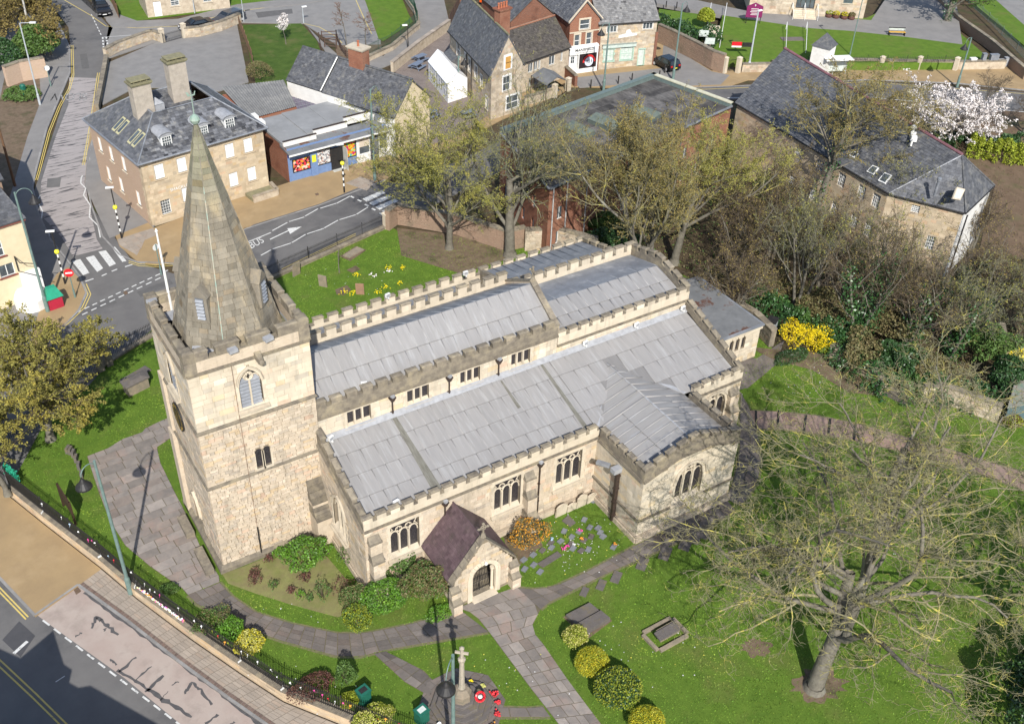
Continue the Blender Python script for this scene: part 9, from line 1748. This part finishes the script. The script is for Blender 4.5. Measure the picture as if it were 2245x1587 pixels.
def wreath(label,p,r,tilt,mat,z=.1):
    m_=MB(); p=np.array(p,float); n=14; pts=[p+np.array([r*math.cos(2*math.pi*i/n),r*math.sin(2*math.pi*i/n)*math.cos(tilt),r*math.sin(2*math.pi*i/n)*math.sin(tilt)+z]) for i in range(n+1)]
    for a,b in zip(pts[:-1],pts[1:]): m_.tube(a,b,r*.27,None,5,random.gauss(0,.2)); m_.lathe(tuple(a),[(.01,-.02),(r*.3,0),(.01,r*.3)],5,random.gauss(0,.2))
    o=single('wreath',m_,[mat],label,'wreath'); m_=MB(); m_.lathe(tuple(p+[0,0,z-.0]),[(r*.5,-.02),(r*.5,.02),(r*.1,.05)],8); mesh('centre',m_,[WHITE],o)
wreath('large red poppy wreath on the right of the memorial plinth',(mc[0]+.85,mc[1]-.55,.62),.26,.9,REDS,.2)
for i,(dx,dy,r,mt,lab) in enumerate(((1.85,-.4,.2,REDS,'dark red wreath on the right edge of the memorial steps'),(1.75,-1.0,.13,REDS,'small red posy right of the memorial'),(1.35,-1.6,.15,REDS,'red and yellow posy at the lower right of the memorial'),(.7,-2.1,.17,cols[3],'orange and green posy below the memorial'),(1.6,.35,.15,LV,'cream posy behind the memorial'),(1.15,.95,.12,FORS,'yellow posy behind the memorial'),(-1.7,-.5,.1,cols[0],'white posy left of the memorial'),(-1.2,-1.6,.11,REDS,'small dark red posy at the lower left of the memorial'))):
    m_=MB(); p=(mc[0]+dx,mc[1]+dy)
    for _ in range(22): a,b=random.gauss(0,r*.5),random.gauss(0,r*.5); m_.lathe((p[0]+a,p[1]+b,.05+random.uniform(0,.1)),[(.02,0),(.05,.08),(.055,.12),(.01,.16)],5,random.gauss(0,.2))
    single('flower_posy',m_,[mt],lab,'flowers')
# green bins, notice board
GRB=M('dark_green_plastic',(.02,.13,.09),(.015,.10,.07),3,.4)
for i,(x,y,lab) in enumerate(((798,1537,'dark green open litter bin behind the railings among yellow shrubs'),(925,1580,'dark green litter bin with a pale notice beside the small path'))):
    b=G(x,y); t=thing('litter_bin',lab,'bin',b); m_=MB(); m_.box(tuple(b),(.62,.55,.95),.2); m_.box(tuple(b+[0,0,.95]),(.7,.62,.08),.2); mesh('body',m_,[GRB],t); m_=MB(); m_.box(tuple(b+[0,0,1.03]),(.42,.3,.03),.2); mesh('notice' if i else 'liner',m_,[PALE if i else BLACK],t)
nb=thing('notice_board','tall dark wooden church notice board seen edge-on beside the forecourt path','notice board',G(160,1125)); a=np.array(G(135,1120)); b=np.array(G(168,1140)); a=np.array(G(140,1108));b=np.array(G(166,1150)); u=un(b-a)
for p in (a,b): m_=MB(); m_.box((p[0],p[1],0),(.12,.12,2.0),.3); mesh('post',m_,[DOORW],nb)
m_=MB(); m_.obox(a,u,NRM(u),np.linalg.norm(b-a),.1,1.1,0,-.05,.9); mesh('panel',m_,[DOORW],nb)
m_=MB(); 
for i in range(7): q0=np.array(G(150+i*6,990+i*i*2.2,0)); m_.box((q0[0],q0[1],0),(.5,.18,.45),.9+i*.08)
tag(mesh('curved_bench_wall',m_,[SLD]),'low dark curved wall at the left of the forecourt','wall')
# west door side plinths
for y0,y1 in ((3.6,5.4),(.0,2.2)): 
    m_=MB(); m_.box((-.85,(y0+y1)/2,0),(.55,y1-y0,.45)); single('stone_bench',m_,[OLD],('mossy stone bench left of the west door' if y0>3 else 'mossy stone bench right of the west door at the tower foot'),'bench')
# marquee
a=np.array(G(985,218));dD=un(D.V); dU=un(D.U); o=np.array([46.5,54.6,0.]); t=thing('marquee','white marquee with arched side windows beside the public house','marquee',o+dD*3.6+dU*1.4)
LT_,WM_=7.4,2.9; q=lambda u,v,z:o+dU*u+dD*v+np.array([0,0,z]); m_=MB(); m_.face([q(0,0,0),q(0,0,2.3),q(0,LT_,2.3),q(0,LT_,0)]); m_.face([q(WM_,0,0),q(WM_,LT_,0),q(WM_,LT_,2.3),q(WM_,0,2.3)]); m_.face([q(0,0,0),q(WM_,0,0),q(WM_,0,2.3),q(WM_/2,0,3.35),q(0,0,2.3)]); m_.face([q(0,LT_,0),q(0,LT_,2.3),q(WM_/2,LT_,3.35),q(WM_,LT_,2.3),q(WM_,LT_,0)]); TENT=M('white_canvas',(.78,.78,.78),(.72,.72,.73),1,.6,.15,3); mesh('side_wall',m_,[TENT],t)
m_=MB()
for i in range(5):
    v0,v1=LT_*i/5,LT_*(i+1)/5; s=.04
    for sgn in (0,1):
        x=-.1 if sgn==0 else WM_+.1; f=[q(x,v0,2.25),q(x,v1,2.25),q(WM_/2,v1,3.38),q(WM_/2,v0,3.38)]; c=sum(f)/4-[0,0,s]; 
        for k2 in range(4): m_.face([f[k2],f[(k2+1)%4],c][::1 if sgn else -1])
mesh('canvas_roof',m_,[TENT],t)
for i in range(4):
    v=LT_*(i+.5)/4.2; m_=MB(); n=8; pts=[q(-.03,v-.45,.7),q(-.03,v+.45,.7)]+[q(-.03,v+.45*math.cos(math.pi*k2/n),1.5+.5*math.sin(math.pi*k2/n)) for k2 in range(n+1)]; m_.face(pts); w_=mesh('window',m_,[M('clear_plastic',(.25,.28,.30),(.4,.42,.44),2,.2)],t); m_=MB(); m_.path([q(-.05,v,.7),q(-.05,v,2.0)],.02,4);m_.path([q(-.05,v-.45,1.4),q(-.05,v+.45,1.4)],.02,4); mesh('window_bar',m_,[TENT],w_)
BLG=M('blue_grey_table',(.17,.21,.28),(.14,.17,.23),3,.6)
def picnic(label,b,rot):
    t=thing('picnic_table',label,'picnic table',b,'blue-grey picnic tables'); ca,sa=math.cos(rot),math.sin(rot)
    for i in range(5): m_=MB(); y=-.34+i*.17; m_.box((b[0]-sa*y,b[1]+ca*y,.72),(1.6,.15,.05),rot); mesh('table_plank',m_,[BLG],t)
    for s in (-1,1): m_=MB(); y=s*.75; m_.box((b[0]-sa*y,b[1]+ca*y,.42),(1.6,.28,.05),rot); mesh('bench_seat',m_,[BLG],t)
    for s in (-1,1): m_=MB(); x=s*.55; m_.box((b[0]+ca*x,b[1]+sa*x,.38),(.08,1.5,.06),rot); m_.tube((b[0]+ca*x-sa*.6,b[1]+sa*x+ca*.6,0),(b[0]+ca*x-sa*.2,b[1]+sa*x+ca*.2,.72),.04,None,4); m_.tube((b[0]+ca*x+sa*.6,b[1]+sa*x-ca*.6,0),(b[0]+ca*x+sa*.2,b[1]+sa*x-ca*.2,.72),.04,None,4); mesh('leg',m_,[BLG],t)
for lab,p,r in (('rear picnic table left of the marquee',(922,135),.3),('front picnic table left of the marquee',(915,152),.5),('picnic table in front of the pub, left under the trees',(945,258),.2),('picnic table in front of the pub, right under the trees',(1025,258),.1),('picnic table under the timber shelter',(1203,205),.1)): picnic(lab,G(*p),r)
pwall('pub_wall','low stone wall in front of the pub yard',[(1150,232),(1185,222),(1215,212)],0,1.0,.3,SANDB,piers=((1215,214),(1245,200))); pwall('pub_wall','slanting stone-capped brick wall right of the timber shelter',[(1238,168),(1262,190)],0,1.3,.35,BRICKD)
for i,(x,y) in enumerate(((1295,192),(1325,188),(1355,184),(1385,178),(1445,172),(1457,160),(1462,150))): b=G(x,y); m_=MB(); m_.lathe((b[0],b[1],0),[(.1,0),(.08,.1),(.075,.85),(.09,.9),(.04,1.0)],8); single('bollard',m_,[BLACK],('first','second','third','fourth','fifth','sixth','seventh')[i]+' black bollard from the left before the shops','bollard','black bollards before the shops')
for i,(x,y) in enumerate(((1375,12,),(1398,14))): b=G(x*1.0+85,y+5,.9); m_=MB(); m_.lathe((b[0],b[1],.9),[(.08,0),(.07,.9)],8); single('bollard',m_,[BLACK],('left','right')[i]+' black post on the chapel forecourt edge','bollard')
# chapel lawn: notice board, banner, bench, planters, shelter, cabinets
b=G(1650,52,.9); MAR=M('maroon_board',(.20,.02,.10),None,2,.5); t=thing('church_notice_board','maroon gabled notice board with white lettering on the chapel lawn','notice board',b); ud=np.array([.85,-.53,0]); m_=MB(); nn=NRM(ud); B_=np.array([b[0],b[1],.9])
m_.raw([B_+ud*-1.1+[0,0,.8],B_+ud*1.1+[0,0,.8],B_+ud*1.1+[0,0,2.3],B_+[0,0,2.8],B_+ud*-1.1+[0,0,2.3]]+[x-nn*.08 for x in (B_+ud*-1.1+[0,0,.8],B_+ud*1.1+[0,0,.8],B_+ud*1.1+[0,0,2.3],B_+[0,0,2.8],B_+ud*-1.1+[0,0,2.3])],[(0,1,2,3,4),(9,8,7,6,5),(0,5,6,1),(1,6,7,2),(2,7,8,3),(3,8,9,4),(4,9,5,0)]); mesh('board',m_,[MAR],t)
for s in (-1,1): m_=MB(); p=B_+ud*s*.95; m_.tube(p,p+[0,0,.85],.05,None,6); mesh('post',m_,[BLACK],t)
m_=MB(); m_.obox(B_,ud,nn,.05,.01,.3,-.03,.01,2.3); m_.obox(B_,ud,nn,.2,.01,.05,-.1,.012,2.45)
for i in range(5): L=random.uniform(.8,1.5); m_.obox(B_,ud,nn,L,.01,.06,-L/2,.01,1.95-i*.2)
mesh('white_lettering',m_,[WHITE],t)
b=np.array(G(1622,118,1.0)); for_=0
t=thing('banner','red and white banner on the wall below the chapel lawn','banner',b); m_=MB(); m_.obox(b,ud,nn,1.3,.04,.5,-1.2,0,b[2]); m_.obox(b,ud,nn,1.3,.05,.2,-1.2,0,b[2]-.2,0,1); m_.obox(b,ud,nn,1.2,.04,.55,.15,0,b[2]-.1,0,2); mesh('panel',m_,[REDS,WHITE,BLACK],t)
for i,(x,y) in enumerate(((1530,95),(1543,112))): b=np.array(G(x,y,1.2)); m_=MB(); m_.obox(b,un(np.array([.9,-.6,0])),NRM(un(np.array([.9,-.6,0]))),1.2,.05,.8,0,0,.9); single('white_sign',m_,[PALE],('upper','lower')[i]+' white sign board by the stone steps','sign')
b=np.array(G(1965,78,.9)); t=thing('park_bench','orange-slatted bench with dark ends on the chapel forecourt edge','bench',b); ub=un(np.array([.84,-.54,0])); nb_=NRM(ub); ORG=M('orange_slat',(.55,.32,.05),None,3,.6)
for i in range(4): m_=MB(); m_.obox(b,ub,nb_,2.2,.1,.04,-1.1,-.2+i*.13,.45); mesh('seat_slat',m_,[ORG],t)
for i in range(3): m_=MB(); m_.obox(b,ub,nb_,2.2,.04,.1,-1.1,-.3,.6+i*.14); mesh('back_slat',m_,[BLACK if i==2 else PALE],t)
for s in (-1.05,1.0): m_=MB(); m_.obox(b,ub,nb_,.06,.6,.45,s,-.3,0); m_.obox(b,ub,nb_,.06,.06,1.0,s,-.32,0); mesh('leg',m_,[BLACK],t)
for i,(x,y,m1) in enumerate(((1666,18,LR),(1686,20,LY),(1697,22,LBR),(1715,25,LYG),(1816,38,LYG),(1832,40,LY),(1850,42,LY),(1866,43,LBR))):
    b=np.array(G(x,y,.9)); t=thing('planter','round barrel planter with '+('russet','golden','bronze','lime','lime and pink','golden','golden tufted','bronze')[i]+' plants, '+('first','second','third','fourth','fifth','sixth','seventh','last')[i]+' from the left along the chapel','planter',b,'planters along the chapel front'); m_=MB(); m_.lathe((b[0],b[1],.9),[(.4,0),(.48,.2),(.42,.5)],12); mesh('tub',m_,[LR],t); r=RNG; c=np.array([b[0],b[1],1.55])+nrm(r.normal(size=(260,3)))*[.45,.45,.3]; bulk('plants',leafquads(c,.09,r),m1,t,r.normal(0,.2,260)[:,None]*np.ones(3))
b=np.array(G(1828,168)); t=thing('bus_shelter','pale glazed bus shelter on the far pavement behind the hall roof','bus shelter',b); ub=un(np.array([.93,-.37,0])); nb_=NRM(ub)
m_=MB(); m_.obox(b,ub,nb_,3.6,1.5,.12,-1.8,-.7,2.3); mesh('roof',m_,[WHITE],t)
for s in (-1.75,0,1.7): m_=MB(); m_.obox(b,ub,nb_,.07,.07,2.3,s,-.65,0); mesh('post',m_,[GALV],t)
m_=MB(); m_.obox(b,ub,nb_,3.4,.03,1.7,-1.7,-.64,.4); mesh('glass_panel',m_,[PALE],t)
for i,(x,y,w_,h,mt) in enumerate(((2128,150,.8,1.3,WHITE),(2150,150,.5,1.9,LEADD),(2172,150,1.1,1.8,LEADD),(2190,148,.8,1.0,FLASH),(2205,145,.8,1.1,FLASH))): b=G(x,y); m_=MB(); m_.box((b[0],b[1],0),(w_,.5,h),-.4); m_.box((b[0],b[1],h),(w_+.08,.58,.05),-.4); single('street_cabinet',m_,[mt],('white cabinet','narrow grey cabinet','wide dark grey cabinet','small pale cabinet','rightmost pale cabinet')[i]+' in the row of utility cabinets at the far right','cabinet')
railing('iron_railing','low dark railing on the wall beneath the chapel lawn',px([(1770,140),(1900,138),(2030,138),(2110,138)],.9),.7,BLACK,.22,z0=1.0); railing('green_railing','dark green railing along the raised road at the top right',px([(2110,-5),(2180,62),(2245,130)],.3),1.1,TEAL,.3,z0=.3); pwall('stone_wall','dark stone retaining wall at the top right below the green railing',[(2040,0),(2100,60),(2170,110),(2245,175)],0,1.3,.4,BRICKO)
b=G(54,208); m_=MB(); m_.lathe((b[0],b[1],0),[(.3,0),(.33,1.1),(.2,1.25)],12); single('litter_bin',m_,[GRB],'dark green litter bin behind the tall street light on the bank','bin'); 
pwall('bank_wall','pinkish stone retaining wall on the bank at the left edge',[(18,190),(50,178),(105,168)],0,2.3,.4,BRICKP); signpost('road_sign','small white and red road sign by the bank wall',G(112,190),2.2,0,.3,-1.6,WHITE,False)
b=G(1687,735); m_=MB(); m_.box(tuple(b),(.9,.7,1.5),.5); m_.box(tuple(b+[0,0,1.5]),(1.0,.8,.1),.5,0,1); single('boiler_cabinet',m_,[GALV,BLACK],'grey steel cabinet at the corner of the vestry','cabinet')
b=G(2190,815); 
# barrier line in the ramped path: dark strips across the pink flags
for i,(x,y,x2,y2) in enumerate(((1657,902,1658,938),(1707,902,1705,940),(1767,912,1762,950),(1820,920,1816,955),(1876,930,1872,966))): m_=MB(); a=np.array(G(x,y));b=np.array(G(x2,y2)); u=un(b-a); m_.obox(a,u,NRM(u),np.linalg.norm(b-a),.14,.12,0,-.07,0); mesh('step_edge',m_,[BLACK],bpy.data.objects['footpath.004'])
# ---- cars
def carmat(n,c): return M(n,c,tuple(x*.9 for x in c),1,.25,0,spec=.6)
TYRE=M('tyre_rubber',(.02,.02,.02),None,5,.8); CGL=M('car_glass',(.02,.025,.03),None,2,.08,spec=.8); RIM=M('alloy_rim',(.45,.45,.46),None,3,.3); TAIL=M('tail_light',(.45,.02,.02),None,2,.2); HEADL=M('headlight_glass',(.6,.6,.6),None,2,.1)
def car(label,b,ang,col,kind='hatch',plate=None,z0=0.,L=4.0):
    W=1.72; b=np.array([b[0],b[1],z0]); t=thing('parked_car',label,'car',b); ca,sa=math.cos(ang),math.sin(ang); X=lambda x,y,z:np.array([b[0]+ca*x-sa*y,b[1]+sa*x+ca*y,b[2]+z])
    h=L/2
    if kind=='hatch': prof=[(-h,.35),(-h,.75),(-h+.08,.95),(-h+.3,1.42),(-h+.75,1.5),(.35,1.48),(.85,1.2),(1.15,.95),(h-.25,.78),(h,.6),(h,.3)]; roof=(3,6)
    elif kind=='suv': prof=[(-h,.45),(-h,.95),(-h+.08,1.15),(-h+.3,1.65),(-h+.7,1.72),(.4,1.7),(.95,1.35),(1.15,1.12),(h-.2,1.02),(h,.8),(h,.4)]; roof=(3,6)
    else: prof=[(-h,.35),(-h,.85),(-h+.1,.98),(-h+.75,1.0),(-h+1.3,1.38),(.3,1.4),(1.0,1.0),(1.3,.92),(h-.2,.75),(h,.6),(h,.3)]; roof=(3,6)
    m_=MB(); wb=lambda z:W/2*(1. if z<.98 else 1-.25*(z-.98)/.6); n=len(prof); Lf=[X(x,-wb(z),z) for x,z in prof]; Rt=[X(x,wb(z),z) for x,z in prof]
    m_.raw(Lf+Rt,[tuple(range(n-1,-1,-1)),tuple(range(n,2*n))]+[(i,i+1,n+i+1,n+i) for i in range(n-1)]+[(n-1,0,n,2*n-1)]); o=mesh('body',m_,[col],t)
    g=MB(); zb=1.0 if kind!='suv' else 1.17; zt=prof[4][1]-.08; e=.012
    xr0=prof[3][0]+(.05 if kind!='saloon' else .35); xr1=prof[6][0]-.05
    for s in (-1,1):
        q=[X(xr0+(.0),s*(wb(zb)+e),zb),X(xr1,s*(wb(zb)+e),zb),X(prof[5][0]-.03,s*(wb(zt)+e),zt),X(xr0+.35,s*(wb(zt)+e),zt)]; g.face(q if s<0 else q[::-1])
    mesh('side_window',g,[CGL],t)
    for nm,i0,i1 in (('windscreen',6,5),('rear_window',3,4) if kind=='saloon' else ('rear_window',2,3)):
        g=MB(); (x0,za),(x1,zc)=prof[i0],prof[i1]; dx=.02 if nm=='windscreen' else -.02; q=[X(x0+(x1-x0)*.08+dx,-wb(za)*.88,za+(zc-za)*.08+.02),X(x0+(x1-x0)*.08+dx,wb(za)*.88,za+(zc-za)*.08+.02),X(x0+(x1-x0)*.92+dx,wb(zc)*.88,za+(zc-za)*.92+.02),X(x0+(x1-x0)*.92+dx,-wb(zc)*.88,za+(zc-za)*.92+.02)]; g.face(q if nm=='windscreen' else q[::-1]); mesh(nm,g,[CGL],t)
    for x in (-h+.75,h-.8):
        for s in (-1,1):
            c=X(x,s*(W/2-.1),.31); ax=np.array([-sa,ca,0])*s; m_=MB(); m_.tube(c-ax*.1,c+ax*.12,.31,None,14); w_=mesh('wheel',m_,[TYRE],t); m_=MB(); m_.tube(c+ax*.12,c+ax*.135,.19,None,10); mesh('rim',m_,[RIM],w_)
    for s in (-1,1):
        m_=MB(); m_.hexa([X(-h-.02,s*.62-.14,.72),X(-h-.02,s*.62+.14,.72),X(-h+.08,s*.62+.14,.72),X(-h+.08,s*.62-.14,.72)],[X(-h-.01,s*.62-.14,.92),X(-h-.01,s*.62+.14,.92),X(-h+.1,s*.62+.14,.92),X(-h+.1,s*.62-.14,.92)]); mesh('tail_light',m_,[TAIL],t)
        m_=MB(); m_.hexa([X(h-.15,s*.6-.16,.55),X(h+.01,s*.6-.16,.55),X(h+.01,s*.6+.16,.55),X(h-.15,s*.6+.16,.55)],[X(h-.2,s*.6-.16,.7),X(h-.02,s*.6-.16,.68),X(h-.02,s*.6+.16,.68),X(h-.2,s*.6+.16,.7)]); mesh('headlight',m_,[HEADL],t)
        m_=MB(); m_.box(tuple(X(.75,s*(W/2+.08),.95)),(.12,.18,.12),ang); mesh('mirror',m_,[col],t)
    m_=MB(); m_.hexa([X(-h-.03,-.26,.5),X(-h-.03,.26,.5),X(-h,.26,.5),X(-h,-.26,.5)],[X(-h-.03,-.26,.6),X(-h-.03,.26,.6),X(-h,.26,.6),X(-h,-.26,.6)]); mesh('number_plate',m_,[GLOBE],t); m_=MB(); m_.box(tuple(X(h+.01,0,.42)),(.03,.5,.1),ang); mesh('number_plate',m_,[WHITE],t)
BLKC=carmat('black_car_paint',(.008,.008,.01)); GRYC=carmat('dark_grey_car_paint',(.05,.055,.065)); ORC=carmat('orange_car_paint',(.75,.10,.01))
cb=G(1458,148); ad=math.atan2(*(G(1435,125)-G(1482,150))[1::-1]); car('black hatchback with red tail lights parked beside the old stone wall',cb,ad,BLKC,'hatch',L=3.9)
a1=math.atan2(*(G(403,62)-G(462,50))[1::-1]); car('black saloon car parked behind the car park wall',G(432,65),a1,BLKC,'saloon',L=4.4); a2=math.atan2(*(G(475,52)-G(528,36))[1::-1]); car('dark grey estate car parked behind the car park wall, right of the black saloon',G(502,50),a2,GRYC,'hatch',L=4.5)
car('black off-roader facing the camera behind the railing at the top left',G(225,28),math.atan2(*(G(228,30)-G(205,-15))[1::-1]),BLKC,'suv',L=4.6); car('bright orange car in the brick-paved court at the top',G(1085,12),math.atan2(*(G(1115,14)-G(1070,6))[1::-1]),ORC,'hatch',L=4.)
print('props',time.time()-T0)
